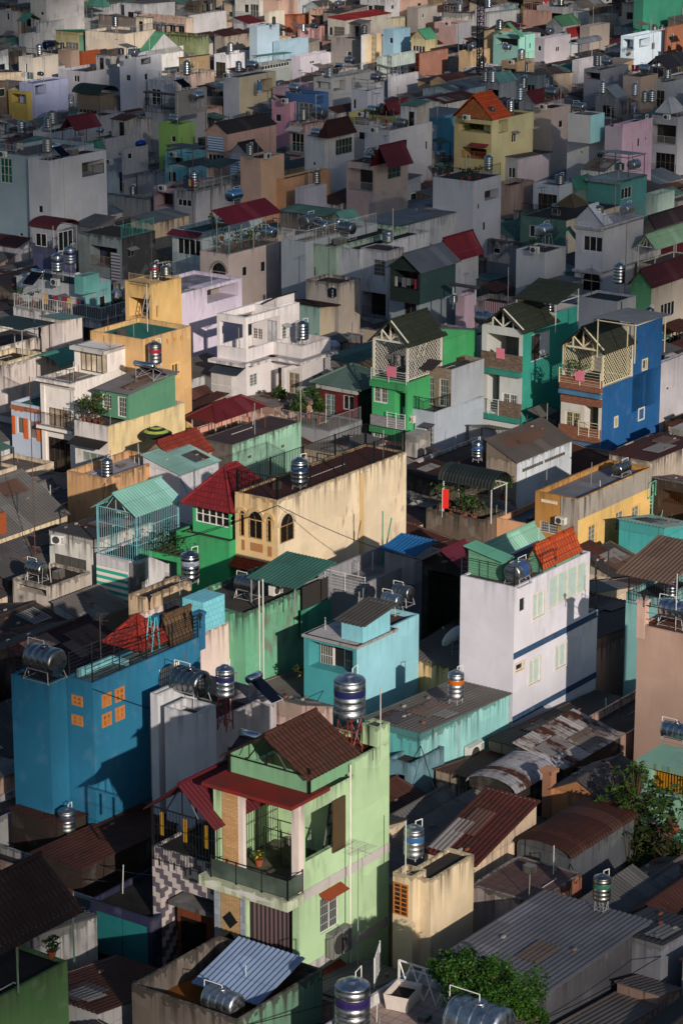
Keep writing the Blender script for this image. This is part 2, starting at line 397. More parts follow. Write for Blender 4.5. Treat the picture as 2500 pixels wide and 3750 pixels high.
    def face_mesh(s, mb, face, top=None):
        U = s.Y if face == 'L' else s.X; z0, z1 = s.zb, s.z; H = s.holes[face]
        H = [(max(a, 0), min(b, U), max(c, z0), min(d, z1), e, f) for a, b, c, d, e, f in H]
        us = sorted({0, U, *[h[0] for h in H], *[h[1] for h in H]}); zs = sorted({z0, z1, *[h[2] for h in H], *[h[3] for h in H]})
        for a, b in zip(us, us[1:]):
            for c, d in zip(zs, zs[1:]):
                um, zm = (a+b)/2, (c+d)/2
                if any(h[0] < um < h[1] and h[2] < zm < h[3] for h in H): continue
                q = [s.P(face, a, c), s.P(face, a, d), s.P(face, b, d), s.P(face, b, c)]
                mb.poly(q if face == 'L' else q[::-1])
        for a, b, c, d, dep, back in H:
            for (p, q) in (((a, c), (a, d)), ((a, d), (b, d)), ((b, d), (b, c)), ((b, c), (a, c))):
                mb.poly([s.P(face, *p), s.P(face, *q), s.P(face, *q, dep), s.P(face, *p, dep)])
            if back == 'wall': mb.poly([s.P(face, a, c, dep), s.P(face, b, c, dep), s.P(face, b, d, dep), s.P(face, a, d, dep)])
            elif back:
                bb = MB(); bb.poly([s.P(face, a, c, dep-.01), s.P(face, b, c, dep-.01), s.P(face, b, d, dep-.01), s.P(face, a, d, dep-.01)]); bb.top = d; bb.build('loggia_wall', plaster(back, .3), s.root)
    back = True
    def build(s):
        x0, y0 = s.off.x, s.off.y; X, Y, z, zb = s.X, s.Y, s.z, s.zb
        same = s.cL == s.cR and s.mL is None and s.mR is None
        A = MB(z); B = A if same else MB(z)
        if s.solid:
            s.face_mesh(A, 'L'); s.face_mesh(B, 'R')
            if s.back: A.poly([(x0+X, y0, zb), (x0+X, y0+Y, zb), (x0+X, y0+Y, z), (x0+X, y0, z)]); A.poly([(x0+X, y0+Y, zb), (x0, y0+Y, zb), (x0, y0+Y, z), (x0+X, y0+Y, z)])
        c = s.rc
        if s.roof == 'flat' and s.solid:
            p, t = s.par, .13; i0, i1, j0, j1 = x0+t, x0+X-t, y0+t, y0+Y-t; zf = z-p; o = [(x0, y0), (x0+X, y0), (x0+X, y0+Y), (x0, y0+Y)]; i = [(i0, j0), (i1, j0), (i1, j1), (i0, j1)]
            for k in range(4):
                a, b, c_, d = o[k], o[(k+1) % 4], i[(k+1) % 4], i[k]
                A.poly([(*a, z), (*b, z), (*c_, z), (*d, z)], [(a[0]+a[1], .25), (b[0]+b[1], .25), (c_[0]+c_[1], .3), (d[0]+d[1], .3)])
                A.poly([(*d, z), (*c_, z), (*c_, zf), (*d, zf)])
            f = MB(); f.poly([(i0, j0, zf), (i1, j0, zf), (i1, j1, zf), (i0, j1, zf)]); f.build('roof', s.rmat or deck(s.rc), s.root)
        elif s.roof != 'none':
            s.pitched(A)
        if A.f: A.build('wall', s.mL or plaster(s.cL, s.dirt), s.root)
        if B is not A and B.f: B.build('wall', s.mR or plaster(s.cR, s.dirt), s.root)
    def pitched(s, W, name='roof'):
        x0, y0, X, Y, z, r, o = s.off.x, s.off.y, s.X, s.Y, s.z+.01, s.rise, s.over
        x1, y1 = x0+X, y0+Y; k = s.roof; m = MB(); per, amp = (.25, .024) if s.rk == 'm' else (.26, .03); th = .03 if s.rk == 'm' else .06
        sh = lambda a, b, c, d: m.sheet(a, b, c, d, per, amp, th)
        fill = s.solid
        if k in ('sx', 'sX', 'sy', 'sY'):
            if k[1] in 'xX':
                za, zc = (z, z+r) if k == 'sx' else (z+r, z); q = r*o/X*(1 if k == 'sx' else -1)
                sh((x0-o, y0-o, za-q), (x0-o, y1+o, za-q), (x1+o, y1+o, zc+q), (x1+o, y0-o, zc+q))
                if fill:
                    for y in (y0, y1): W.poly([(x0, y, z), (x1, y, z), (x1, y, zc), (x0, y, za)] if k == 'sX' else [(x0, y, z), (x1, y, z), (x1, y, zc)])
                    xx = x1 if k == 'sx' else x0; W.poly([(xx, y0, z), (xx, y1, z), (xx, y1, z+r), (xx, y0, z+r)])
            else:
                za, zc = (z, z+r) if k == 'sy' else (z+r, z); q = r*o/Y*(1 if k == 'sy' else -1)
                sh((x0-o, y0-o, za-q), (x1+o, y0-o, za-q), (x1+o, y1+o, zc+q), (x0-o, y1+o, zc+q))
                if fill:
                    for x in (x0, x1): W.poly([(x, y0, z), (x, y1, z), (x, y1, zc)] if k == 'sy' else [(x, y0, z), (x, y1, z), (x, y0, za)])
                    yy = y1 if k == 'sy' else y0; W.poly([(x0, yy, z), (x1, yy, z), (x1, yy, z+r), (x0, yy, z+r)])
        elif k == 'gx':
            ym = (y0+y1)/2; q = r*o/(Y/2)
            sh((x0-o, y0-o, z-q), (x1+o, y0-o, z-q), (x1+o, ym, z+r), (x0-o, ym, z+r)); sh((x0-o, y1+o, z-q), (x1+o, y1+o, z-q), (x1+o, ym, z+r), (x0-o, ym, z+r))
            m.tube((x0-o, ym, z+r+.03), (x1+o, ym, z+r+.03), .09, 6)
            if fill:
                for x in (x0, x1): W.poly([(x, y0, z), (x, y1, z), (x, ym, z+r)])
        elif k == 'gy':
            xm = (x0+x1)/2; q = r*o/(X/2)
            sh((x0-o, y0-o, z-q), (x0-o, y1+o, z-q), (xm, y1+o, z+r), (xm, y0-o, z+r)); sh((x1+o, y0-o, z-q), (x1+o, y1+o, z-q), (xm, y1+o, z+r), (xm, y0-o, z+r))
            m.tube((xm, y0-o, z+r+.03), (xm, y1+o, z+r+.03), .09, 6)
            if fill:
                for y in (y0, y1): W.poly([(x0, y, z), (x1, y, z), (xm, y, z+r)])
        elif k == 'hip':
            c = [(x0-o, y0-o, z), (x1+o, y0-o, z), (x1+o, y1+o, z), (x0-o, y1+o, z)]
            if X > Y: hh = min(X, Y)/2; R0, R1 = Vector((x0+hh*.96, (y0+y1)/2, z+r)), Vector((x1-hh*.96, (y0+y1)/2, z+r))
            else: hh = min(X, Y)/2; R0, R1 = Vector(((x0+x1)/2, y0+hh*.96, z+r)), Vector(((x0+x1)/2, y1-hh*.96, z+r))
            fs = ([c[0], c[1], R1, R0], [c[1], c[2], R1], [c[2], c[3], R0, R1], [c[3], c[0], R0]) if X > Y else ([c[0], c[1], R0], [c[1], c[2], R1, R0], [c[2], c[3], R1], [c[3], c[0], R0, R1])
            for f in fs:
                a, b = Vector(f[0]), Vector(f[1]); u = (b-a).normalized(); n = u.cross(Vector(f[2])-a).normalized(); v = n.cross(u)
                m.poly(f, [((Vector(p)-a).dot(u), (Vector(p)-a).dot(v)) for p in f])
            m.poly(c[::-1])
            for a, b in ((c[0], R0), (c[1], R1 if X > Y else R0), (c[2], R1), (c[3], R0 if X > Y else R1), (R0, R1)): m.tube(Vector(a)+Vector((0, 0, .03)), Vector(b)+Vector((0, 0, .03)), .09, 6)
        elif k in ('arcx', 'arcy'):
            N = 10; pts = []
            for i in range(N+1):
                t = math.pi*i/N; pts.append((-math.cos(t)*.5+.5, math.sin(t)*r))
            for (a, za), (b, zb_) in zip(pts, pts[1:]):
                if k == 'arcx':
                    ya, yb = y0-o+(Y+2*o)*a, y0-o+(Y+2*o)*b
                    sh((x0-o, ya, z+za), (x1+o, ya, z+za), (x1+o, yb, z+zb_), (x0-o, yb, z+zb_))
                else:
                    xa, xb = x0-o+(X+2*o)*a, x0-o+(X+2*o)*b
                    sh((xa, y0-o, z+za), (xa, y1+o, z+za), (xb, y1+o, z+zb_), (xb, y0-o, z+zb_))
            if fill:
                if k == 'arcx':
                    for x in (x0, x1): W.poly([(x, y0+Y*a, z+b*.97) for a, b in pts])
                else:
                    for y in (y0, y1): W.poly([(x0+X*a, y, z+b*.97) for a, b in pts])
        elif k == 'slab':
            m.box(x0-o, x1+o, y0-o, y1+o, z-.16, z)
        mt = s.rmat or (metalroof(s.rc, s.rust) if s.rk == 'm' else tiles(s.rc) if s.rk == 't' else plaster(s.rc, .5))
        ob = m.build(name, mt, s.root)
        return ob
    def roofc(s, x, y, dz=0.0):
        """point on the roof deck in world coordinates, x and y as fractions"""
        p = s.O+s.e*(s.X*x)+s.g*(s.Y*y); return Vector((p.x, p.y, s.z-(s.par if s.roof == 'flat' else 0)+dz))
class House:
    def __init__(s, label, cx, cy, xl, xr, z, cL, cR=None, rot=0.0, name='house', cat='house', auto=False, **k):
        s.rot = ANG+math.radians(rot); O = at(cx, cy, z); s.O = Vector((O.x, O.y, 0)); s.label = label; s.auto = auto
        s.root = empty(name, s.O, s.rot); tag(s.root, label, cat, 'houses of the dense neighbourhood')
        s.vols = []; s.v = s.vol(cx, cy, xl, xr, z, cL, cR, **k); HOUSES.append(s)
    def vol(s, *a, **k):
        v = Vol(s.root, s, *a, **k); s.vols.append(v); return v
    def canopy(s, cx, cy, xl, xr, z, c, roof='gx', rise=1.0, zp=None, pc='8a8d90', rk='m', over=.2, rust=.1, X=None, Y=None, posts=True, name='terrace_roof', cage=None, pr=.04):
        """a light roof on posts that stand on height zp"""
        v = Vol(s.root, s, cx, cy, xl, xr, z, c, roof='none', X=X, Y=Y, solid=False, vis=0)
        VOLS.pop(); v.roof = roof; v.rise = rise; v.rk = rk; v.over = over; v.rc = c; v.rust = rust
        v.pitched(MB(), name)
        x0, y0 = v.off.x, v.off.y
        if posts and zp is not None:
            nx = max(1, round(v.X/3.2)); ny = max(1, round(v.Y/3.2)); pts = {(i/nx, j) for i in range(nx+1) for j in (0, 1)} | {(i, j/ny) for j in range(ny+1) for i in (0, 1)}
            for a, b in sorted(pts):
                zt = z
                if roof == 'gx' : zt = z+rise*(1-abs(b-.5)*2)
                if roof == 'gy' : zt = z+rise*(1-abs(a-.5)*2)
                if roof == 'sx' : zt = z+rise*a
                if roof == 'sX' : zt = z+rise*(1-a)
                if roof == 'sy' : zt = z+rise*b
                if roof == 'sY' : zt = z+rise*(1-b)
                px = x0+a*v.X+(.05 if a < .5 else -.05); py = y0+b*v.Y+(.05 if b < .5 else -.05)
                MB().tube((px, py, zp), (px, py, zt-.02), pr).build('post', paint(pc), s.root)
            mb = MB()
            for p, q in (((0, 0), (1, 0)), ((0, 0), (0, 1)), ((1, 0), (1, 1)), ((0, 1), (1, 1))):
                mb.tube((x0+p[0]*v.X, y0+p[1]*v.Y, z-.06), (x0+q[0]*v.X, y0+q[1]*v.Y, z-.06), pr)
            if roof == 'gx':
                for t in (.25, .5, .75): mb.tube((x0, y0+v.Y*t, z-.06), (x0, y0+v.Y*(t if t == .5 else .5), z+rise-.05), pr*.8)
            mb.build('roof_frame', paint(pc), s.root)
        if cage: 
            for face, U in (('L', v.Y), ('R', v.X)):
                bb = MB(); n = int(U/.17)
                for i in range(n+1): bb.tube(v.P(face, U*i/n, zp, .02), v.P(face, U*i/n, z-.05, .02), .013)
                for t in (.02, .33, .66): bb.tube(v.P(face, 0, zp+(z-zp)*t, .02), v.P(face, U, zp+(z-zp)*t, .02), .016)
                bb.build('grille', paint(cage), s.root)
        return v
# ---------------------------------------------------------------- things that stand on the roofs
def pxm(p):   # pixels of the photo per metre at a place
    return F/proj(p)[2]
def letters(txt, size, Rr, z, M, mat, parent, ang0=0.0, vert=False):
    cu = bpy.data.curves.new('lettering', 'FONT'); cu.body = txt; cu.size = size; cu.align_x = 'CENTER'; cu.resolution_u = 2; cu.extrude = 0.0
    ob = bpy.data.objects.new('tmp', cu); COL.objects.link(ob); dg = bpy.context.evaluated_depsgraph_get(); dg.update()
    me = bpy.data.meshes.new_from_object(ob.evaluated_get(dg)); COL.objects.unlink(ob); bpy.data.objects.remove(ob)
    me.name = 'lettering'
    for v in me.vertices:
        if Rr: t = ang0+v.co.x/Rr; v.co = M @ Vector(((Rr+.006)*math.cos(t), (Rr+.006)*math.sin(t), z+v.co.y))
        else: v.co = M @ Vector((v.co.x, v.co.y, 0))
    me.materials.clear(); me.materials.append(mat); o = bpy.data.objects.new('lettering', me); COL.objects.link(o)
    if parent is not None: o.parent = parent
    return o
TANKS = 'water tanks on the roofs'
def tank(kind, px, py, w, z, label, stand=.35, band=None, ax='y', ratio=1.45, tint='c8ccd2', pipe=True, text=None, sc_='8a8c90', red=False, tcol='1c2440'):
    """px, py: foot of the tank's stand; w: its width in the photo (for a lying tank its length)"""
    p = at(px, py, z); s = pxm(p)
    root = empty('water_tank', p, ANG); tag(root, label, 'water tank', TANKS)
    tint = tint if tint != 'c8ccd2' else R.choice(('b8bcc2', 'a4a8ac', '9a9a96', 'a8b0b8', '8c8e90')); mt = steel(tint, R.choice((.22, .3, .38))); st = paint('7a2a1e' if red else sc_)
    if kind == 'v':
        D = w/s; r = D/2; h = D*ratio; z0 = stand; pr = [(r*.8, z0), (r*.97, z0+.04*h)]
        nb = 5
        for i in range(nb):
            a = z0+h*(.06+.82*i/nb); b = z0+h*(.06+.82*(i+1)/nb); g = (b-a)
            pr += [(r, a+.08*g), (r, a+.72*g), (r*.955, a+.80*g), (r*1.0, a+.88*g), (r*.955, a+.94*g)]
        pr += [(r, z0+h*.88), (r*.93, z0+h*.92), (r*.6, z0+h*.97), (r*.42, z0+h*.985), (r*.40, z0+h*1.02), (r*.2, z0+h*1.04)]
        MB().lathe(pr, 28).build('body', mt, root, True)
        if band: 
            a = z0+h*.54; MB().lathe([(r*1.004, a), (r*1.008, a+.01), (r*1.008, a+h*.15), (r*1.004, a+h*.16)], 28, cap=False).build('label_band', paint(band, .35), root, True)
        m = MB(); q = r*.72
        for a in range(4):
            t = math.pi/4+a*math.pi/2; m.tube((q*1.15*math.cos(t), q*1.15*math.sin(t), 0), (q*math.cos(t), q*math.sin(t), z0+.06), .028)
            t2 = t+math.pi/2
            for f in ((.5,) if stand < 1 else (.25, .6, .95)):
                m.tube((q*math.cos(t), q*math.sin(t), z0*f), (q*math.cos(t2), q*math.sin(t2), z0*f), .02)
            if stand > .8: m.tube((q*1.1*math.cos(t), q*1.1*math.sin(t), z0*.05), (q*math.cos(t2), q*math.sin(t2), z0*.9), .018)
        m.build('stand', st, root)
        if text:
            cv = math.atan2(-p.y, -p.x)-ANG
            letters(text, h*.13, r*1.01, z0+h*.57, Matrix(), paint(tcol, .4), root, cv)
        if pipe and D*s > 22:
            sd_ = R.choice((-1, 1)); MB().path([(r*.3, 0, z0+h*1.0), (r*.3, 0, z0+h*1.12), (r*1.12, sd_*.2*r, z0+h*1.12), (r*1.15, sd_*.2*r, 0)], .022, 6).build('pipe', paint('d8d8d4'), root)
    else:
        Lh = w/s; 
        D = Lh/ratio; r = D/2; L = Lh; z0 = stand+r
        M = Matrix.Translation((0, 0, z0)) @ (Matrix.Rotation(math.pi/2, 4, 'Y') if ax == 'x' else Matrix.Rotation(-math.pi/2, 4, 'X'))
        h = L/2; pr = [(r*.25, -h), (r*.8, -h*.97), (r*.93, -h*.93), (r, -h*.86)]
        for i in range(4):
            a = -h*.86+h*1.72*i/4; g = h*1.72/4
            pr += [(r, a+.05*g), (r, a+.8*g), (r*.965, a+.86*g), (r, a+.92*g)]
        pr += [(r, h*.86), (r*.93, h*.93), (r*.8, h*.97), (r*.25, h)]
        b = MB().lathe(pr, 24, M); b.lathe([(r*.34, 0), (r*.34, .06), (r*.2, .09)], 14, Matrix.Translation((0, 0, z0+r*.97))); b.build('body', mt, root, True)
        if band: MB().lathe([(r*1.006, -h*.3), (r*1.008, -h*.29), (r*1.008, h*.29), (r*1.006, h*.3)], 24, M, cap=False).build('label_band', paint(band, .35), root, True)
        m = MB()
        for t in (-.55, .55):
            for sd_ in (-1, 1):
                f = (lambda a, c_, zz: (a, c_, zz)) if ax == 'x' else (lambda a, c_, zz: (c_, a, zz))
                m.tube(f(t*L*.8, sd_*r*1.0, 0), f(t*L*.62, sd_*r*.75, z0-r*.5), .026)
            m.tube(f(t*L*.62, -r*.8, z0-r*.62), f(t*L*.62, r*.8, z0-r*.62), .026); m.tube(f(t*L*.8, -r, .05), f(t*L*.8, r, .05), .022)
        for sd_ in (-1, 1): m.tube(f(-L*.44, sd_*r, .06), f(L*.44, sd_*r, .06), .022); m.tube(f(-L*.36, sd_*r*.8, z0-r*.6), f(L*.36, sd_*r*.8, z0-r*.6), .022)
        m.build('stand', st, root)
        if pipe and Lh*s > 30: MB().path([(0, 0, z0+r*1.05), (0, 0, z0+r*1.35), f(L*.55, 0, z0+r*1.35), f(L*.58, 0, 0)], .02, 6).build('pipe', paint('d8d8d4'), root)
    return root
def solar(px, py, w, z, label, ax='y', out=-1):
    """solar water heater: a lying drum over a slope of dark tubes"""
    p = at(px, py, z); s = pxm(p); L = w/s; r = .21
    root = empty('solar_heater', p, ANG); tag(root, label, 'solar heater', 'solar water heaters')
    f = (lambda a, c, zz: (c, a, zz)) if ax == 'y' else (lambda a, c, zz: (a, c, zz))
    M = Matrix.Translation((0, 0, 1.15)) @ (Matrix.Rotation(-math.pi/2, 4, 'X') if ax == 'y' else Matrix.Rotation(math.pi/2, 4, 'Y'))
    MB().lathe([(r*.6, -L/2), (r, -L/2+.05), (r, L/2-.05), (r*.6, L/2)], 18, M).build('drum', steel('d0d4da', .18), root, True)
    m = MB(); n = max(8, int(L/.09))
    for i in range(n):
        a = -L/2+.1+(L-.2)*i/(n-1); m.tube(f(a, out*.12, 1.05), f(a, out*1.45, .22), .032, 6)
    m.build('tubes', paint('0c1222', .2), root)
    m = MB()
    for a in (-L/2+.12, L/2-.12):
        m.tube(f(a, 0, 0), f(a, 0, 1.0), .022); m.tube(f(a, out*1.5, 0), f(a, out*1.5, .2), .022); m.tube(f(a, out*1.5, .2), f(a, 0, 1.0), .022); m.tube(f(a, 0, .1), f(a, out*1.5, .1), .02); m.tube(f(a, 0, .1), f(a, out*.9, .5), .018)
    m.tube(f(-L/2+.1, out*1.5, .2), f(L/2-.1, out*1.5, .2), .03); m.tube(f(-L/2+.1, 0, .15), f(L/2-.1, 0, 1.0), .014); m.tube(f(L/2-.1, 0, .15), f(-L/2+.1, 0, 1.0), .014)
    m.build('stand', paint('9a9ca0'), root)
def antenna(px, py, z, h, label, n=7, yagi=True, wd=.9, col='8c8a86'):
    p = at(px, py, z); root = empty('tv_antenna', p, ANG+R.uniform(-.5, .5)); tag(root, label, 'antenna', 'roof antennas and poles')
    MB().tube((0, 0, 0), (0, 0, h), .028, 6).build('pole', paint(col), root)
    if yagi:
        m = MB(); m.tube((-wd*.7, 0, h-.05), (wd*.7, 0, h-.05), .016)
        for i in range(n):
            x = -wd*.7+1.4*wd*i/(n-1); q = wd*(.28+.22*i/n); m.tube((x, -q, h-.03), (x, q, h-.03), .011)
        m.tube((wd*.5, -.35, h-.35), (wd*.5, .35, h-.35), .012); m.tube((wd*.5, 0, h-.6), (wd*.5, 0, h), .012)
        m.build('aerial', paint(col), root)
def dish(px, py, z, d, label, az=2.2):
    p = at(px, py, z); root = empty('satellite_dish', p, 0); tag(root, label, 'satellite dish')
    r = d/2; M = Matrix.Translation((0, 0, .35+r)) @ Matrix.Rotation(az, 4, 'Z') @ Matrix.Rotation(math.radians(62), 4, 'Y')
    MB().lathe([(0.02, -.12*d), (r*.5, -.09*d), (r*.85, -.02*d), (r, .02*d), (r*.98, .035*d), (r*.8, 0), (r*.45, -.07*d), (.02, -.1*d)], 22, M).build('reflector', paint('c9ccce', .4), root, True)
    m = MB(); m.tube((0, 0, 0), (0, 0, .35+r), .03, 6); m.tube(tuple(M @ Vector((r*.9, 0, 0))), tuple(M @ Vector((0, 0, d*.5))), .012); m.tube(tuple(M @ Vector((0, 0, d*.45))), tuple(M @ Vector((0, 0, d*.55))), .04, 8)
    m.build('mount', paint('777777'), root)
def aircon(vol, face, x0, y0, x1, y1, label, col='c9c7c0'):
    u0, u1, z0, z1 = vol.rect(face, x0, y0, x1, y1); u1 = max(u1, u0+.7); z0 = min(z0, z1-.5)
    p = vol.O+(vol.g if face == 'L' else vol.e)*((u0+u1)/2)
    n = -(vol.e if face == 'L' else vol.g)
    root = empty('air_conditioner', Vector((p.x, p.y, z0))+n*.08, vol.rot+(0 if face == 'R' else -math.pi/2)); tag(root, label, 'air conditioner')
    ac_mesh(root, (u1-u0), z1-z0, col)
def ac_mesh(root, W, Hh, col):
    MB().box(-W/2, W/2, -.36, 0, .04, Hh).build('casing', paint(col), root)
    m = MB(); M = Matrix.Translation((-W*.12, -.362, .04+(Hh-.04)/2)) @ Matrix.Rotation(math.pi/2, 4, 'X'); m.lathe([(Hh*.38, -.004), (Hh*.40, .012), (Hh*.34, .014), (Hh*.1, .012)], 16, M); m.build('fan_grille', paint('3a3a3a'), root)
    m = MB(); [m.tube((x, -.3, .04), (x, .07, .04), .02) for x in (-W*.35, W*.35)]; [m.box(W*.3, W*.47, -.366, -.361, .1+i*.08, .14+i*.08) for i in range(int((Hh-.15)/.08))]; m.build('bracket', paint('55575a'), root)
def aircon_at(px, py, z, label, rz=0, W=.85):
    root = empty('air_conditioner', at(px, py, z), ANG+rz); tag(root, label, 'air conditioner'); ac_mesh(root, W, .6, 'cfcdc6')
def leafmass(n, size, shape, seed=0):
    """leaf-sized faces spread through a volume; shape(rng) gives a point"""
    r = random.Random(seed); m = MB()
    for _ in range(n):
        c = Vector(shape(r)); a = Vector((r.gauss(0, 1), r.gauss(0, 1), r.gauss(0, .7))).normalized(); b = a.cross(Vector((r.gauss(0, 1), r.gauss(0, 1), r.gauss(0, 1)))).normalized()
        s = size*r.uniform(.5, 1.5); a *= s; b *= s*.45
        m.poly([c-a, c-b*.9, c+a, c+b], [(0, 0)]*4)
    return m
def blobs(bl):
    def f(r):
        x, y, z, q, k = bl[r.randrange(len(bl))]
        d = Vector((r.gauss(0, 1), r.gauss(0, 1), r.gauss(0, 1))).normalized()*(r.random()**.4)
        return x+d.x*q, y+d.y*q, z+d.z*q*k
    return f
def plant(px, py, z, h, label, pot='8c4a2c', n=120, col='2c4a18', spread=.5, flowers=None, name='potted_plant', leafs=.11, cat='plant', group=None):
    p = at(px, py, z); root = empty(name, p, R.uniform(0, 6)); tag(root, label, cat, group); r = random.Random(int(px*7+py)); w_ = h*spread
    if pot: MB().lathe([(.13, 0), (.2, .3), (.23, .32), (.21, .34), (.17, .28)], 12).build('pot', paint(pot, .8), root)
    b = .3 if pot else 0
    m = MB(); bl = []
    for i in range(6):
        t = r.uniform(0, 6.28); q = Vector((math.cos(t)*w_*r.uniform(.2, .8), math.sin(t)*w_*r.uniform(.2, .8), b+(h-b)*r.uniform(.45, .95))); m.tube((0, 0, b*.8), q, .018, 5, .006); bl.append((q.x, q.y, q.z, w_*.5, .8))
    m.build('stem', paint('4a3a26', .9), root); leafmass(n, leafs, blobs(bl), int(px)).build('leaves', leaf(col), root)
    if flowers: leafmass(max(12, n//6), leafs*.7, blobs(bl), 5+int(px)).build('flowers', paint(flowers, .7), root)
def bush(px, py, z, sz, label, n=500, col='2c4a18', name='shrub', flowers=None, leafs=.12, trunk=True, cat='shrub', seed=1, group=None, sub=6, fat=1.0):
    """sz: list of (dx, dy, dz, r, k) clumps in metres, local x back right, y back left"""
    p = at(px, py, z); root = empty(name, p, ANG); tag(root, label, cat, group); m = MB(); rr = random.Random(seed*13)
    big = sz; sz = []
    for x, y, zz, q, k in big:
        for _ in range(sub): t = rr.uniform(0, 6.28); d = q*rr.uniform(.35, .95); sz.append((x+d*math.cos(t), y+d*math.sin(t), zz+q*k*rr.uniform(-.6, .75), q*rr.uniform(.28, .5)*fat, k))
    if trunk:
        m.tube((0, 0, 0), (.05, .02, sz[0][2]*.6), .09, 6, .05)
        for x, y, zz, q, k in sz: m.tube((.05, .02, sz[0][2]*.4), (x, y, zz), .045, 5, .012)
        m.build('trunk', paint('4c3c2a', .9), root)
    leafmass(n, leafs, blobs(sz), seed).build('crown', leaf(col), root)
    if flowers: leafmass(n//8, leafs*.7, blobs(sz), seed+9).build('flowers', paint(flowers, .7), root)
def laundry(vol, face, x0, y0, x1, y1, label, cols, d=.3, seed=1):
    u0, u1, z0, z1 = vol.rect(face, x0, y0, x1, y1, d); p = vol.O+(vol.g if face == 'L' else vol.e)*u0+(vol.e if face == 'L' else vol.g)*d
    root = empty('laundry', Vector((p.x, p.y, z1)), vol.rot+(math.pi/2 if face == 'L' else 0)); tag(root, label, 'laundry'); W = u1-u0; r = random.Random(seed)
    MB().tube((0, 0, 0), (W, 0, 0), .012).build('line', paint('3a3a3a'), root); x = .03
    while x < W-.15:
        w_ = r.uniform(.25, .5); h = r.uniform(.5, 1)*(z1-z0); m = MB(); N = 4; w_ = min(w_, W-x)
        for i in range(N):
            a, b = x+w_*i/N, x+w_*(i+1)/N; ya, yb = .03*math.sin(i*2.1), .03*math.sin((i+1)*2.1)
            for t in (-.006, .006): m.poly([(a, ya+t, -h), (b, yb+t, -h), (b, yb*.3+t, 0), (a, ya*.3+t, 0)], [(0, 0)]*4)
        m.build('garment', paint(r.choice(cols), .9), root); x += w_+r.uniform(.04, .15)
def person(px, py, z, label, shirt, trousers, skin='8a5a3e', hair='120e0c', rz=0.0, h=1.66, bend=0.0, bare=False):
    root = empty('person', at(px, py, z), rz); tag(root, label, 'person'); k = h/1.7
    J = {'pel': (0, 0, .92), 'chest': (.02+bend*.3, 0, 1.28), 'neck': (.05+bend*.5, 0, 1.46), 'head': (.08+bend*.6, 0, 1.6), 'top': (.08+bend*.6, 0, 1.68)}
    pts = [J['pel'], J['chest'], J['neck'], J['head'], J['top']]; ed = [(0, 1), (1, 2), (2, 3), (3, 4)]; rad = [.13, .15, .055, .095, .06]
    for s in (-1, 1):
        n = len(pts); pts += [(0, s*.1, .86), (.04, s*.11, .48), (-.02, s*.11, .08), (.12, s*.12, .04)]; rad += [.1, .062, .045, .04]; ed += [(0, n), (n, n+1), (n+1, n+2), (n+2, n+3)]
        n = len(pts); pts += [(.03+bend*.4, s*.2, 1.4), (.08+bend*.4, s*.27, 1.13), (.26+bend*.5, s*.2, .98), (.34+bend*.5, s*.18, .96)]; rad += [.06, .045, .035, .03]; ed += [(1, n), (n, n+1), (n+1, n+2), (n+2, n+3)]
        hnd = n+3; base = pts[hnd]
        for fi in range(5):
            m_ = len(pts); pts += [(base[0]+.05, base[1]+(fi-2)*.02, base[2]-.01), (base[0]+.08+(.01 if fi == 2 else 0), base[1]+(fi-2)*.024, base[2]-.04)]; rad += [.011, .009]; ed += [(hnd, m_), (m_, m_+1)]
    me = bpy.data.meshes.new('body'); me.from_pydata([tuple(c*k for c in q) for q in pts], ed, []); o = bpy.data.objects.new('body', me); COL.objects.link(o); o.parent = root
    sm = o.modifiers.new('skin', 'SKIN'); me.skin_vertices.new() if not me.skin_vertices else None
    for i, v in enumerate(me.skin_vertices[0].data): v.radius = (rad[i]*k, rad[i]*k)
    me.skin_vertices[0].data[0].use_root = True
    ss = o.modifiers.new('sub', 'SUBSURF'); ss.levels = ss.render_levels = 1
    t = NT('skin'); sx = t.n('ShaderNodeSeparateXYZ'); t.l(t.n('ShaderNodeTexCoord').outputs['Object'], sx.inputs[0])
    c = t.mix(t.math('LESS_THAN', sx.outputs[2], .98*k), lin(skin) if bare else lin(shirt), lin(trousers)); c = t.mix(t.math('GREATER_THAN', sx.outputs[2], 1.44*k), c, lin(skin)); c = t.mix(t.math('LESS_THAN', sx.outputs[2], .3*k), c, lin(skin))
    me.materials.append(t.fin(c, .7))
    hb = MB(); x = J['head'][0]*k
    hb.lathe([(.1*k, 1.62*k), (.105*k, 1.67*k), (.08*k, 1.73*k), (.03*k, 1.755*k)], 10, Matrix.Translation((x-.015, 0, 0))); hb.build('hair', paint(hair, .8), root, True)
    fb = MB(); fb.tube(((x+.085*k), 0, 1.6*k), ((x+.118*k), 0, 1.585*k), .016, 5); [fb.tube((x+.075*k, s*.09*k, 1.6*k), (x+.075*k, s*.1*k, 1.6*k), .01) for s in (-1, 1)]; [fb.tube((x-.01, s*.09*k, 1.6*k), (x-.02, s*.112*k, 1.61*k), .022, 5) for s in (-1, 1)]; fb.build('face', paint(skin, .7), root)
    return root
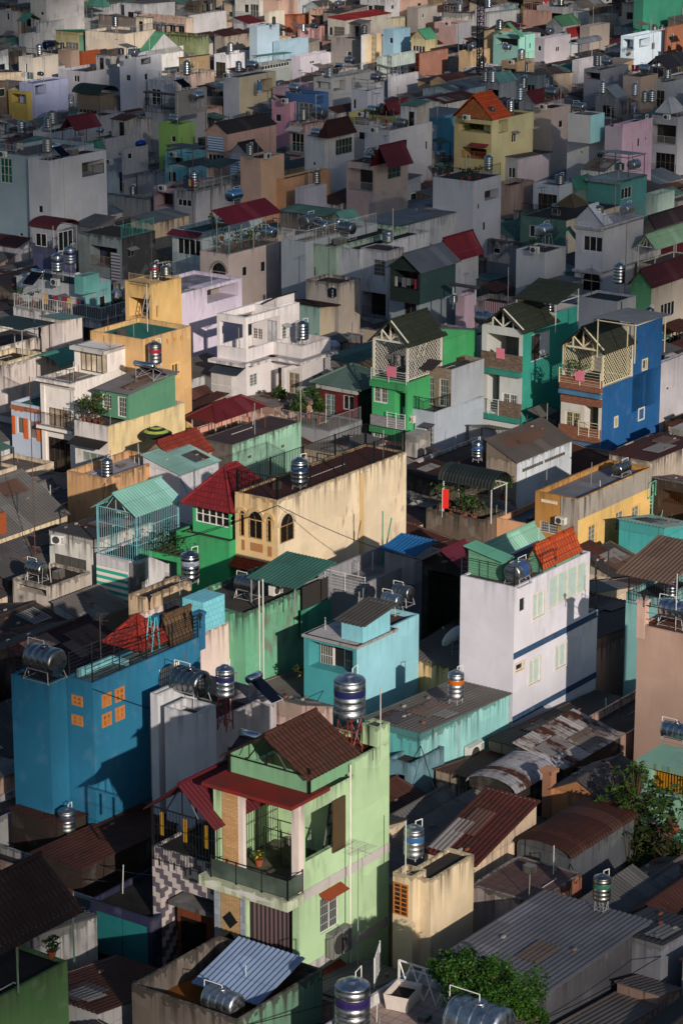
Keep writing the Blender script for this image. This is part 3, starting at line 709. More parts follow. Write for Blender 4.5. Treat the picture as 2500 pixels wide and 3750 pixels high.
def umbrella(px, py, z, d, h, label, c1, c2):
    root = empty('parasol', at(px, py, z), .3); tag(root, label, 'parasol'); r = d/2; m = MB(); N = 10
    a = MB(); b = MB()
    for k in range(5):
        r0, r1 = r*k/5, r*(k+1)/5; z0, z1 = h-(r0**1.5)*.42, h-(r1**1.5)*.42
        for i in range(N):
            t, u = 2*math.pi*i/N, 2*math.pi*(i+1)/N; q = a if k % 2 else b
            P_ = lambda rr, tt, zz: (rr*math.cos(tt), rr*math.sin(tt), zz)
            if r0 == 0: q.poly([P_(0, 0, z0), P_(r1, t, z1), P_(r1, u, z1)], [(0, 0)]*3)
            else: q.poly([P_(r0, t, z0), P_(r1, t, z1), P_(r1, u, z1), P_(r0, u, z0)], [(0, 0)]*4)
            if k == 4: q.poly([P_(r1, t, z1), P_(r1, t, z1-.18), P_(r1, u, z1-.18), P_(r1, u, z1)], [(0, 0)]*4)
    a.build('canopy', paint(c1, .8), root); b.build('canopy', paint(c2, .8), root); MB().tube((0, 0, 0), (0, 0, h+.1), .035, 8).build('pole', paint('888888'), root)
    m = MB(); [m.tube((0, 0, h-.5), (r*.7*math.cos(2*math.pi*i/N), r*.7*math.sin(2*math.pi*i/N), h-.32), .012) for i in range(N)]; m.build('ribs', paint('555555'), root)
def lamp(px, py, z, h, label, col='1a1a1c', globe=False):
    root = empty('post_lamp', at(px, py, z), ANG); tag(root, label, 'lamp'); MB().lathe([(.06, 0), (.03, .06), (.03, h*.45), (.05, h*.5)], 8).build('post', paint(col), root)
    if globe: MB().lathe([(.03, h*.5), (.14, h*.65), (.15, h*.78), (.1, h*.95), (.02, h)], 12).build('globe', paint('e8e6e0', .3), root, True)
    else: MB().lathe([(.05, h*.5), (.1, h*.8), (.15, h*.82), (.05, h*.95), (.01, h)], 8).build('lantern', paint(col), root)
# ---------------------------------------------------------------- near houses
def volm(h, x, y, X, Y, zb, z, cL, cR=None, **k):
    P_ = h.O+Vector((math.cos(h.rot), math.sin(h.rot), 0))*x+Vector((-math.sin(h.rot), math.cos(h.rot), 0))*y; cx, cy, _ = proj((P_.x, P_.y, z))
    return h.vol(cx, cy, 0, 0, z, cL, cR, X=X, Y=Y, zb=zb, **k)
N = House
# light green house in the foreground
G1 = 'a8cc9a'
lg = N('light green three-storey house with open terrace under a dark brown gable roof', 1094, 3275, 785, 1424, 7.2, G1, dirt=.3, par=.02, roof='flat', rc='3c3a34', vis=6)
v = lg.v; X, Y = v.X, v.Y; TD = min(4.0, X-2.4)
lw = v; v.band('R', 6.75, 7.2, 'cfc9c6'); v.band('R', 3.2, 3.65, 'cfc9c6')
v.win('R', 1172, 3295, 1240, 3385, fr='c9c9c4', gl='0a0c0e', bars='b9b9b4', awn='8a4022')
v.win('R', 1178, 3575, 1240, 3650, fr='8a4a30', gl='0a0c0e', bars='7a4a30', awn='8a3a22')
o = v.winm('L', .35, Y*.62, 3.7, 6.4, fr='2a2426', gl=stripes('2c2628', '6a565a', .23, False), mull=0, depth=.3)
mb = MB(); v.fbox(mb, 'L', Y*.70, Y*.92, -.04, .0, 3.3, 6.6); mb.build('brick_panel', masonry('b89a70', '9a7c56', .3, .08), lg.root)
mb = MB()
for zc in (4.0, 5.0): 
    a, b = Y*.81, .42; mb.poly([v.P('L', a, zc-b, -.06), v.P('L', a-b, zc, -.06), v.P('L', a, zc+b, -.06), v.P('L', a+b, zc, -.06)])
mb.build('diamond_vent', glass('101214'), lg.root)
mb = MB(6.8); v.fbox(mb, 'L', Y*.63, Y*.69, -.05, 0, 0, 6.7); v.fbox(mb, 'L', Y*.93, Y, -.05, 0, 0, 6.7); mb.boxes('quoin', masonry('9aa0a8', '7c828a', .4, .35), lg.root)
# balcony slab with glass railing
mb = MB(7.22); mb.box(-.95, .25, -.12, Y+.1, 6.72, 7.22); mb.build('balcony', plaster('b9c4a4', .45), lg.root)
mb = MB()
for uc, wd in ((Y*.86, .5), (Y*.42, 1.3)): mb.poly([(-.96, uc-wd, 6.97), (-.96, uc, 7.12), (-.96, uc+wd, 6.97), (-.96, uc, 6.82)])
mb.build('diamond_relief', plaster('d8d8d4', .2), lg.root)
lg.v.railing([(-.85, Y-.5, 7.22), (-.85, -.05, 7.22), (.2, -.05, 7.22)], 1.0, '16181a', bars=False, post=1.3, pr=.035)
mb = MB(); mb.box(-.87, -.84, .0, Y-.5, 7.32, 8.1); mb.box(-.84, .2, -.06, -.04, 7.32, 8.1); mb.boxes('glass_panel', glass('3a443e', .25), lg.root)
mb = MB(); mb.box(-.6, TD, .3, Y-.3, 7.19, 7.235); mb.build('terrace_floor', deck('6a6a5a', .9), lg.root)
# upper storey
v = volm(lg, 0, 0, TD, .22, 7.2, 11.3, G1, dirt=.35, roof='none', vis=0); v.hole('R', v.rect('R', 1117, 2990, 1257, 3080), .22); v.back = False
rw = v
mb = MB(); a, b, c, d = v.rect('R', 1117, 2990, 1257, 3080); v.fbox(mb, 'R', b-.9, b, -.12, -.06, c-.25, d+.05); mb.build('shutter', paint('4a3a26', .7), lg.root)
mb = MB(); p = Vector((TD*.55, .5, 7.25)); [mb.tube(p+Vector((i*.4, 0, 0)), p+Vector((i*.4+1.1, .15, 3.4)), .05) for i in (0, 1)]; [mb.tube(p+Vector((t*1.1, t*.15, t*3.4)), p+Vector((t*1.1+.4, t*.15, t*3.4)), .035) for t in (.12, .27, .42, .57, .72, .87)]
LADDER = mb
lroot = empty('ladder', lg.O, ANG); tag(lroot, 'black ladder leaning inside the terrace opening of the light green house', 'ladder'); mb.build('rungs', paint('101214'), lroot)
mb = MB(11.3); mb.box(0, TD, Y-.22, Y, 7.2, 11.3); mb.box(0, .22, Y-.5, Y-.22, 7.2, 11.3); mb.boxes('wall', plaster(G1, .4), lg.root)
mb = MB(11.3); mb.box(-.03, .0, Y-1.35, Y-.5, 7.2, 11.2); mb.box(0, .2, Y-1.35, Y-.5, 7.2, 11.2); mb.boxes('brick_pillar', masonry('c8a272', 'a88058', .3, .09), lg.root)
mb = MB(11.3); mb.box(.0, .2, Y-1.6, Y-1.35, 7.2, 11.2); mb.box(-.02, .34, -.02, .36, 7.2, 11.25); mb.boxes('pillar', plaster('d8c8c0', .3), lg.root)
v = volm(lg, TD, 0, X-TD, Y, 7.2, 12.0, G1, roof='flat', rc='5a2a20', par=.25, dirt=.3)
v.holes['L'].append((.3, 1.4, 7.25, 9.4, .1, 'cfcabf'))
mb = MB(11.5); mb.box(-.75, TD*.5, -.2, Y+.05, 11.3, 11.46); mb.build('red_canopy', deck('7a2420', .5), lg.root)
v = volm(lg, .9, .1, X*.47, Y-.35, 11.46, 12.33, '6fa67c', dirt=.1, roof='none', vis=0)
ux = v
mb = MB(); [mb.box(a-.05, a+.05, b-.05, b+.05, 11.46, 12.6) for a, b in ((.87, .07), (.87, Y-.22))]; mb.boxes('post', paint('101010'), lg.root)
v = lg.canopy(*proj(lg.O+v.e*.75+v.g*.05+Vector((0, 0, 12.35)))[:2], 0, 0, 12.35, '45281f', roof='gx', rise=1.35, zp=12.2, pc='141414', rk='t', X=X*.5, Y=Y-.2, over=.22, posts=True, name='roof')
v = volm(lg, X-.9, .0, .9, .9, 12.0, 12.9, G1, dirt=.5, roof='flat', par=.1, vis=0)
tank('v', 1280, 2745, 116, 11.75, 'large upright steel tank with dark blue band on red legs above the light green house', stand=1.55, band='1d2350', red=True, ratio=1.38)
antenna(1310, 3545, 3.2, 5.6, 'many-rod aerial on a pole before the light green side wall', n=11, wd=1.0)
antenna(1392, 2790, 11.8, 3.4, 'bare twin pipe pole at the back corner of the light green house', yagi=False, col='b0aca4')
aircon(lw, 'R', 1190, 3420, 1258, 3470, 'grey air conditioner under the barred window of the light green house', '7a7a76')
rk_ = empty('drying_rack', lg.O+lw.e*1.8+lw.g*(Y*.55)+Vector((0, 0, 7.24)), ANG); tag(rk_, 'empty metal drying racks on the terrace of the light green house', 'drying rack'); mb = MB()
for a in (0, 1.0): [mb.tube((a, q, 0), (a, q, 1.6), .02) for q in (-1, -.2, .7)]; mb.tube((a, -1, 1.6), (a, .7, 1.6), .025); mb.tube((a, -1, .8), (a, .7, .8), .015)
mb.build('rack_frame', paint('2a2c2e'), rk_)
plant(948, 3172, 7.24, .7, 'small pot of yellow and pink flowers on the green terrace edge', n=50, flowers='d8a020')
# blue house, lower left
B1 = '0c7298'
bl = N('tall blue house with orange shutters and mouldy roof deck', 339, 2502, 243, 733, 11, B1, dirt=.12, par=.12, rc='4a4646', vis=8, rmat=deck('7a8a88', .95))
v = bl.v
for face, rs in (('L', ((263, 2541, 304, 2590), (263, 2613, 305, 2662))), ('R', ((371, 2546, 406, 2580), (419, 2525, 454, 2560), (372, 2618, 407, 2652), (420, 2595, 455, 2630)))):
    for q in rs: v.win(face, *q, fr='b87a44', gl='8c5428', mull=1, tr=1, fw=.1, flush=True)
v.win('R', 583, 2452, 668, 2500, fr=B1, gl='c8bcb0', bars='10222c', mull=0)
bv = bl.vol(178, 2505, 40, 243, 11.02, B1, dirt=.12, par=.12, rc='3a3836', vis=8)
bv.toprail('LR', 1.15, '15171a', bars=False, mid=5, post=1.9, r=.018, pr=.035); v.toprail('R', 1.15, '15171a', bars=False, mid=5, post=1.9, r=.018, pr=.035)
mb = MB(); z = 11
bl.v.railing([(v.off.x+.1, v.Y-.1, z), (v.X*.62, v.Y-.1, z)], 1.15, '30343a', bars=False, mid=5, post=1.9)
mb = MB(11.3); mb.box(v.X*.36, v.X*.37, .3, v.Y-.3, 10.9, 11.25); mb.box(.4, v.X*.36, v.Y-.45, v.Y-.3, 10.9, 11.3); mb.boxes('ledge', plaster('7fd0d8', .4), bl.root)
p = v.loc(503, 2360, 11); lg2 = bl.vol(515, 2388, 430, 600, 11.15, 'b03a34', roof='none', vis=0, solid=False); VOLS.pop(); lg2.roof = 'hip'; lg2.rise = 1.35; lg2.over = .1; lg2.rk = 't'; lg2.rc = 'c44a40'; lg2.Y = lg2.X = 2.25; lg2.pitched(MB(), 'red_tiled_cap')
hs = volm(bl, v.X*.80, .5, 1.9, v.Y*.5, 10.9, 11.2, '4a3626', roof='none', vis=0); hs.roof = 'gx'; hs.rk = 't'; hs.rc = '5a4632'; hs.rise = 1.15; hs.pitched(MB(), 'wooden_roof'); hs.roof = 'none'
mb = MB(); mb.box(v.X*.99, v.X*1.0+.35, -.05, .35, 10.3, 12.3); mb.box(v.X*.99-.05, v.X+.4, -.1, .4, 12.1, 12.25); mb.box(v.X*.8, v.X*.8+.35, v.Y-.3, v.Y+.05, 10.6, 12.3); mb.boxes('gate_post', plaster('0f6a94', .1), bl.root)
lamp(733, 2300, 12.3, .8, 'black lantern on the right blue gate post of the blue house')
lamp(548, 2232, 12.3, .8, 'black lantern on the left blue gate post of the blue house')
tank('h', 165, 2485, 140, 11, 'large lying steel tank inside the railing of the tall blue house', stand=.3, ax='y', ratio=1.35)
mb = MB(); [mb.tube((a, b, 0), (.3+a*.2, b, 1.7), .03) for a in (0, .6) for b in (0, .4)]; [mb.tube((t*.3, 0, t*1.7), (t*.3, .4, t*1.7), .025) for t in (.2, .45, .7)]
lr = empty('step_ladder', at(556, 2388, 11), ANG); tag(lr, 'turquoise folding step ladder beside the red tiled cap', 'ladder'); mb.build('frame', paint('4ab0b8'), lr)
# grey-white house with tanks
gw = N('grey-white house with a large lying tank, in front of the blue house', 712, 2618, 601, 790, 9.6, 'c4c6cc', dirt=.25, par=.5, rc='4a4640', vis=7)
g2 = gw.vol(577, 2545, 550, 720, 10.0, 'c4c6cc', dirt=.2, par=.6, rc='5a5650', vis=7)
g3 = gw.vol(718, 2672, 690, 1010, 8.0, 'a9a2a6', dirt=.25, par=1.0, rc='4a4644', vis=3, Y=5)
tank('h', 698, 2575, 132, 9.2, 'large lying steel tank on thin legs above the grey-white house', stand=.45, ax='y', ratio=1.3)
tank('v', 826, 2672, 68, 8.0, 'slim upright steel tank with navy band on a red frame', stand=1.7, band='20244e', red=True, ratio=1.75)
solar(930, 2560, 75, 8.2, 'solar heater with long dark tubes right of the red frame tank', ax='x', out=-1)
solar(915, 2775, 90, 7.6, 'small solar heater beside the dark brown gable roof', ax='y', out=-1)
# pink and mossy green long house, tiled water box
pg = N('long house with pale pink wall and mossy green side wall', 735, 2322, 480, 897, 6.9, 'e0c8be', dirt=.5, par=.35, rc='4a4440', vis=4)
p2 = pg.vol(897, 2248, 880, 1186, 7.6, '62b088', dirt=.75, par=.3, rc='4a4640', vis=5.5, Y=4.6)
pb = pg.vol(745, 2207, 668, 822, 8.6, '74bccb', dirt=.1, par=.0, zb=6.6, mL=masonry('7ac4d2', '6cb4c4', .32, .32), mR=masonry('7ac4d2', '6cb4c4', .32, .32), vis=1.5, rmat=masonry('7ac4d2', '6cb4c4', .32, .32))
pt = pg.vol(530, 2190, 470, 700, 7.7, 'c9ac88', dirt=.65, par=.25, zb=5, rc='4a4038', vis=2)
pg.v.railing([pg.v.P('R', 1.5, 3.2, -.7), pg.v.P('R', pg.v.X, 3.2, -.7)], .9, '8a9298')
mb = MB(3.3); pg.v.fbox(mb, 'R', 1.4, pg.v.X+.1, -.8, 0, 2.6, 3.2); mb.build('balcony', plaster('d8b8ac', .5), pg.root)
p2.win('R', 1072, 2515, 1105, 2535, fr='3a2a26', gl='0a0a0a')
c_ = pg.canopy(1080, 2150, 915, 1215, 8.9, '386458', roof='sx', rise=.5, zp=7.4, rust=.08)
mb = MB(); p2.fbox(mb, 'R', p2.X*.66, p2.X*.99, -.35, -.3, 5.6, 7.9); mb.build('tarpaulin', paint('2c2826', .9), pg.root)
mb = MB(); p2.fbox(mb, 'R', p2.X*.62, p2.X*1.0, -.5, -.42, 4.9, 6.6); mb.build('awning', metalroof('3f8a70', .1), pg.root)
mb = MB(); [mb.tube(p2.P('R', 1.2+i*.35, 0, -.06), p2.P('R', 1.2+i*.35, 9.2, -.06), .04, 6) for i in (0, 1)]; mb.build('pipe', paint('c8c6be'), pg.root)
tank('v', 697, 2142, 68, 7.3, 'upright steel tank lettered ROSSI in front of the bright green house', stand=.35, ratio=1.55, text='ROSSI', tcol='2a3350', band='8a94a8')
tank('h', 905, 2190, 85, 7.4, 'lying steel tank beside the green corrugated canopy', stand=.35, ax='y', ratio=1.35)
aircon_at(1000, 2175, 7.7, 'white air conditioner standing on the mossy green wall', .0)
# pale blue house with loggia
pbh = N('pale blue house with barred loggia windows and small roof cabin', 1306, 2368, 1112, 1449, 7.2, '2f9aa2', '86c8d8', dirt=.08, par=.12, rc='4a4548', vis=5)
v = pbh.v; v.slab(7.2, .12, .14, 'b8b4b4', 'LR')
v.log('L', 1130, 2345, 1292, 2480, 1.0, '2f9aa2'); 
pb2 = volm(pbh, v.X+.0, .25, 2.6, v.Y, 0, 7.25, '86c8d8', dirt=.1, par=.3, rc='5a4a44')
for a, b in ((.12, .40), (.58, .80)):
    mb = MB(); u0, u1 = v.Y*(1-b), v.Y*(1-a); v.fbox(mb, 'L', u0, u1, .9, .97, 4.3, 6.6); o = mb.build('window', paint('d8dada'), pbh.root); mb = MB(); v.fbox(mb, 'L', u0+.1, u1-.1, .87, .905, 4.45, 6.45); mb.build('pane', glass('2a2620'), o)
    mb = MB(); [mb.tube(v.P('L', u0+.1+(u1-u0-.2)*i/5, 4.45, .85), v.P('L', u0+.1+(u1-u0-.2)*i/5, 6.45, .85), .015) for i in range(6)]; [mb.tube(v.P('L', u0+.1, zz, .85), v.P('L', u1-.1, zz, .85), .015) for zz in (4.9, 5.4, 5.9)]; mb.build('bars', paint('c8cac8'), o)
cb = pbh.vol(1328, 2282, 1250, 1428, 8.35, '78c4d4', dirt=.1, zb=7, roof='sx', rise=.35, rc='4a4642', over=.35, vis=1)
tank('h', 1435, 2245, 76, 7.1, 'front one of two lying steel tanks on the pale blue house', stand=.35, ax='y', ratio=1.4)
tank('h', 1475, 2215, 76, 7.1, 'rear one of two lying steel tanks on the pale blue house', stand=.35, ax='y', ratio=1.4)
bush(1185, 2545, 3.6, [(0, 0, 1.2, .8, .8), (.6, .5, 1.5, .6, .8), (-.3, 1.1, 1.2, .7, .8), (.2, -.7, 1.1, .6, .8)], 'leafy orange-flecked shrub before the pale blue house', 420, '3a4418', flowers='9a7a20')
# low roof in front of it
N('low house with pink wall and wavy grey roof, before the pale blue house', 1105, 2640, 960, 1218, 4.4, 'c8a89c', dirt=.4, roof='sX', rise=.9, rc='5c5a58', vis=1.2, over=.1)
# lavender white house
W1 = 'd0cfdb'
wh = N('lavender-white four-storey house with two dark blue stripes', 1884, 2151, 1686, 2160, 10.9, W1, dirt=.1, par=.1, rc='6a625e', vis=10)
v = wh.v; wx = wh.vol(1884+0, 2151+0, 1686, 2192, 7.3, W1, dirt=.1, vis=0) if False else None
v.band('R', 6.85, 7.2, '2a5682'); v.band('R', 3.25, 3.6, '2a5682')
fr_, gl_ = 'd6c6ae', '86b0a4'
MINT = paint('aabdb8', .3)
mb = MB(); mb.tube((lg.v.X*.55, -.05, .2), (lg.v.X*.55, -.05, 11.9), .04, 6); mb.build('cable_pipe', paint('d8d4cc'), lg.root)
v.win('R', 1902, 2195, 1919, 2232, fr='2a3430', gl='1a2422', tr=2)
for q in ((1950, 2180, 1992, 2248), (1936, 2422, 1977, 2490), (2032, 2372, 2072, 2432), (2030, 2630, 2062, 2700)): v.win('R', *q, fr=fr_, gl=MINT, trim='d0ccc6', mull=1)
v.win('R', 2012, 2117, 2150, 2160, fr='cfc6b4', gl=MINT, mull=3)
v.win('R', 1886, 2437, 1916, 2447, fr='d0c4b4', gl='181818', trim='d0c4b4', mull=0); v.win('R', 1884, 2670, 1900, 2680, fr='d0c4b4', gl='181818', mull=0); v.win('R', 1930, 2660, 1965, 2700, fr='9aa4a4', gl='0c1010', bars='c0c4c4')
wb = volm(wh, v.X, 0, 1.0, v.Y, 0, 7.25, W1, dirt=.1, vis=3); wb.band('R', 6.85, 7.2, '2a5682'); wb.band('R', 3.25, 3.6, '2a5682'); wb.toprail('LR', 1.9, '15171a', mid=6, bars=False, post=.7)
v.railing([(0.08, v.Y, 10.9), (.08, .08, 10.9), (v.X*.55, .08, 10.9)], 1.05, '2a2c30', bars=False, mid=3, post=1.6)
rc_ = wh.vol(1990, 2066, 1928, 2122, 11.35, '5a9a78', dirt=.1, zb=10.6, roof='gx', rise=.95, rk='t', rc='a4441f', over=.15, vis=1)
rc2 = wh.vol(1838, 2052, 1715, 1866, 11.95, '5a9a78', dirt=.1, zb=10.6, roof='sy', rise=.4, rc='5a9a84', over=.2, vis=1)
tank('h', 1895, 2140, 96, 10.8, 'lying blue-lettered steel tank on the lavender-white house', stand=.25, ax='x', ratio=1.35, band='2c4a80')
# roofs behind it
N('house with pale green corrugated roof behind the orange-roofed cabin', 1790, 2075, 1690, 2000, 8.2, '7a8a80', roof='gx', rise=.9, rc='7fae98', vis=.6)
mm = N('house with maroon tin roof and grille walls beside the lavender-white house', 1705, 2085, 1545, 1770, 8.5, '2a2624', dirt=.2, roof='gx', rise=.9, rc='5a1c2c', over=.3, vis=2)
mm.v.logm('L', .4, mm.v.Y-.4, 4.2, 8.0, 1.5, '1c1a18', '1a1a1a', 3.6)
# yellow small wall house
yw = N('small mouldy yellow house between pale blue and lavender houses', 1672, 2445, 1475, 1700, 4.6, 'dcb878', dirt=.8, X=5.5, roof='sx', rise=.5, rc='5f5a54', vis=2.2, par=.2)
dish(1655, 2400, 5.0, 1.5, 'grey satellite dish against the lavender-white wall', 2.4)
tq = N('turquoise house with stained wall and wide dark grey corrugated roof', 1540, 2712, 1335, 1866, 5.0, '4fb0b0', '86ccca', dirt=.55, roof='sX', rise=.45, rc='5e5a56', over=.1, vis=3)
aircon(tq.v, 'R', 1696, 2735, 1745, 2770, 'white air conditioner on the turquoise stained wall')
tank('v', 1668, 2575, 60, 5.6, 'upright steel tank with orange band before the yellow wall', stand=.3, band='b0581c', ratio=1.75)
tq2 = tq.vol(1505, 2800, 1420, 1545, 4.2, '5a8a9a', dirt=.4, par=.2, rc='3a3836', vis=1, X=3)
tq2.log('L', 1440, 2830, 1480, 2980, .6, '101214')
# pink-tan house at right edge
pk = N('large tan house with flat blank wall and railed roof at the right edge', 2600, 2345, 2335, 2680, 10.2, 'b89684', dirt=.08, par=.1, rc='7a4a34', vis=8)
v = pk.v; mb = MB(11.4); mb.box(-.05, .4, v.Y-.4, v.Y+.05, 9.5, 11.5); mb.box(-.1, .45, v.Y-.45, v.Y+.1, 11.4, 11.55); mb.build('corner_post', plaster('d0a898', .1), pk.root)
lamp(2356, 2222, 11.5, .75, 'black lantern on the corner post of the tan house')
v.toprail('L', 1.1, '1c2024', bars=False, mid=2, post=1.9)
tank('h', 2470, 2290, 120, 10.2, 'lying steel tank on the railed roof of the tan house', stand=.3, ax='y', ratio=1.6)
N('pale turquoise shaded house with caged balcony left of the tan house', 2420, 2195, 2292, 2560, 8.2, '7ab8b8', dirt=.3, par=.3, rc='3a3632', vis=5, roof='none').v.roof = 'flat'
hc = HOUSES[-1]; hc.canopy(2440, 2118, 2300, 2560, 9.9, '6a5648', roof='sx', rise=.8, zp=8.2, pc='15171a', over=.5, cage='15171a', rust=.3)
tank('v', 2455, 2195, 52, 8.0, 'upright steel tank inside the caged roof under the brown sheet roof', stand=.2, band='3a2450')
# pale green ledge house, right edge bottom
pl = N('pale green house with yellow corrugated wall and planted balcony at the right edge', 2560, 2830, 2345, 2640, 6.6, '8cc4a8', dirt=.5, par=.1, rc='3a3630', vis=5)
v = pl.v; v.slab(6.62, .3, .3, '8fc4a8', 'L'); v.log('L', 2385, 2780, 2520, 2930, .5, 'a8741c')
mb = MB(); [mb.box(v.off.x+.42, v.off.x+.48, v.Y*.1+i*.16, v.Y*.1+i*.16+.08, 3.3, 6.2) for i in range(int(v.Y*.75/.16))]; mb.build('corrugated_panel', paint('b8801c', .6), pl.root)
mb = MB(3.3); mb.box(-1.6, 0, -.1, v.Y+.2, 2.6, 3.1); mb.build('balcony', plaster('8cc4a8', .6), pl.root)
v.railing([(-1.5, v.Y+.1, 3.1), (-1.5, 0, 3.1)], 1.0, '6fb8a0', gap=.16); v.railing([(-1.5, v.Y+.1, 3.1), (0, v.Y+.1, 3.1)], 1.0, '6fb8a0', gap=.16)
tank('h', 2475, 2715, 110, 6.7, 'lying steel tank on the pale green ledge at the right edge', stand=.1, ax='y', ratio=1.7)
for i, (x, y, z, t, c, fl) in enumerate(((2325, 3020, 4.0, 'bushy green tree in front of the yellow corrugated wall', '35501c', None), (2440, 3200, 2.0, 'flowering creeper on the dark porch at the right edge', '2c3c16', '8a3a4a'), (2340, 3160, 2.0, 'dark shrub under the railed balcony at right', '22380f', None), (2300, 3260, 1.0, 'low dark shrub beside the steel tank at right', '22380f', None))):
    bush(x, y, z, [(0, 0, 1.6, .9, .8), (.4, .9, 1.9, .8, .8), (-.5, -.3, 1.3, .8, .8), (.6, -.7, 1.5, .7, .8), (-.2, 1.5, 1.3, .7, .8), (.1, .2, 2.6, .7, .9), (.8, .5, 2.2, .6, .8)], t, 1000, c, flowers=fl, seed=20+i, name='garden_shrub')
plant(2470, 3050, 4.2, 2.0, 'palm-like potted plant beside the yellow corrugated wall', n=130, col='3a5420', spread=.7, leafs=.22)
# rusty roofs, right
R1 = '4a2a20'
N('low house with patched rusty roof before the lavender-white house', 2062, 2812, 1890, 2272, 3.9, '3a3430', roof='sy', rise=.7, rc='9a9694', rust=.66, vis=.8)
b_ = N('house with striped rusty barrel-vault roof', 1885, 2905, 1718, 2085, 3.7, '2c2826', roof='arcx', rise=.6, rc='94949a', rust=.62, vis=1)
o_ = N('small house with orange gable front', 2222, 2938, 2020, 2330, 4.2, 'd98f52', dirt=.35, roof='gx', rise=.8, rc='4e4a4a', vis=2, over=.15, X=4)
mb = MB(); o_.v.fbox(mb, 'L', .5, o_.v.Y*.7, -.4, 0, 2.9, 3.15); mb.build('tile_ledge', tiles('a03c20'), o_.root)
mb = MB(); mb.box(-.1, .4, o_.v.Y, o_.v.Y+.5, 2, 4.9); mb.box(-.2, .5, o_.v.Y-.1, o_.v.Y+.6, 4.9, 5.1); mb.build('gate_post', plaster('c98a62', .4), o_.root)
rg = N('cream-walled house with long rust-brown gable roof and one grey patch', 1737, 3167, 1553, 1962, 4.6, 'dcc0a0', dirt=.3, roof='sx', rise=1.3, rc='4a2018', rust=.62, over=.15, vis=1.5)
v = rg.v; pz = lambda x, y: (x*v.X, y*v.Y, 4.62+2.1*y)
mb = MB(); mb.sheet((v.X*.03, v.Y*.62, 4.70+1.3*.03), (v.X*.03, v.Y*.98, 4.70+1.3*.03), (v.X*.5, v.Y*.98, 4.70+1.3*.5), (v.X*.5, v.Y*.62, 4.70+1.3*.5), .25, .02, .02); mb.build('grey_roof_patch', metalroof('8a8684', .05), rg.root)
ar = N('low house with dark rust-brown arched roof', 2088, 3142, 1893, 2322, 4.6, '5a5f66', dirt=.4, roof='arcx', rise=.5, rc='3a1e14', rust=.55, over=.15, vis=1.2)
ft = N('flat brown-tiled terrace house with mouldy parapet, behind the grey ribbed roof', 1960, 3310, 1722, 2130, 4.6, 'a89a98', 'a05c3c', dirt=.75, par=.05, rc='5a4644', vis=1.5, rmat=floor_tiles('6a504a'), mR=plaster('b06a4c', .95))
cw = N('cream wall house with mouldy edge and orange louvred window', 1510, 3215, 1438, 1560, 7.0, 'd9c39c', dirt=.5, par=.3, rc='3a3630', vis=5)
cw.v.win('L', 1442, 3228, 1494, 3360, fr='b0682c', gl='1c1814', mull=1, tr=6, flush=True)
cw2 = volm(cw, cw.v.X*.55, -cw.v.Y*.55, 3.4, cw.v.Y*1.3, 0, 6.8, 'd9c39c', dirt=.5, par=.15, rc='3a3630', vis=4)
tank('v', 1514, 3145, 76, 6.8, 'upright steel tank with blue band on the cream mouldy wall house', stand=.15, band='2c5a8a', ratio=1.55)
# large grey ribbed roof bottom right
gr = N('shed with very large grey ribbed roof in the lower right foreground', 2000, 3640, 1600, 2440, 5.0, '55565c', dirt=.3, roof='sX', rise=.05, rc='66666c', rust=.05, over=.1, vis=1.5)
gr.v.X = 8.5
dr = N('dark-roofed house with grey ledge behind the large ribbed roof', 2420, 3480, 2240, 2560, 4.6, '8a8c96', dirt=.3, roof='sX', rise=.3, rc='3c3a3c', vis=1)
tank('v', 2200, 3365, 66, 4.6, 'upright steel tank with green and blue band behind the large ribbed roof', stand=.9, band='2f6a5a', ratio=1.5)
# bottom centre white house with tanks
bw = N('white house with tiled terrace and two big tanks at the bottom edge', 1480, 3860, 1180, 1800, 5.5, 'c9c9cc', dirt=.3, par=.5, rc='8a7a72', vis=2, rmat=floor_tiles('a8948c'))
tank('v', 1290, 3795, 132, 5.0, 'large upright steel tank with purple band at the bottom edge', stand=.3, band='30225a', ratio=1.5, text='DAI THANH', tcol='16183a')
tank('h', 1752, 3880, 235, 5.0, 'large lying steel tank with purple end lettering at the bottom edge', stand=.6, ax='y', ratio=1.35)
bw.v.railing([bw.v.loc(1390, 3555, 5.0), bw.v.loc(1370, 3620, 5.0)], 1.3, 'd8d8d6', gap=.35)
mb = MB(); a = bw.v.loc(1460, 3640, 5.0); b = bw.v.loc(1640, 3700, 5.0); up = Vector((0, 0, 1.5)); mb.tube(a+up, b+up, .05); mb.tube(a, a+up, .05); mb.tube(b, b+up, .05)
n_ = 4
for i in range(n_): p, q = a.lerp(b, i/n_), a.lerp(b, (i+1)/n_); mb.tube(p, q+up, .03); mb.tube(q, p+up, .03)
mb.build('trellis', paint('d0d0cc'), bw.root)
pr_ = empty('planter_sack', at(1475, 3680, 5.02), ANG+.2); tag(pr_, 'white soil sack planter on the terrace at the bottom edge', 'planter'); mb = MB(); A_ = [(-.75, -.55), (.75, -.55), (.75, .55), (-.75, .55)]
for i in range(4):
    (a, b), (c, d) = A_[i], A_[(i+1) % 4]; mb.poly([(a*.85, b*.85, 0), (c*.85, d*.85, 0), (c, d, .7), (a, b, .7)], [(0, 0)]*4); mb.poly([(a, b, .7), (c, d, .7), (c*.88, d*.88, .66), (a*.88, b*.88, .66)], [(0, 0)]*4); mb.poly([(a*.88, b*.88, .66), (c*.88, d*.88, .66), (c*.8, d*.8, .4), (a*.8, b*.8, .4)], [(0, 0)]*4)
mb.build('sack', paint('c8bfb8', .9), pr_); mb = MB(); mb.box(-.6, .6, -.44, .44, .3, .45); mb.build('soil', paint('1c1612', .9), pr_)
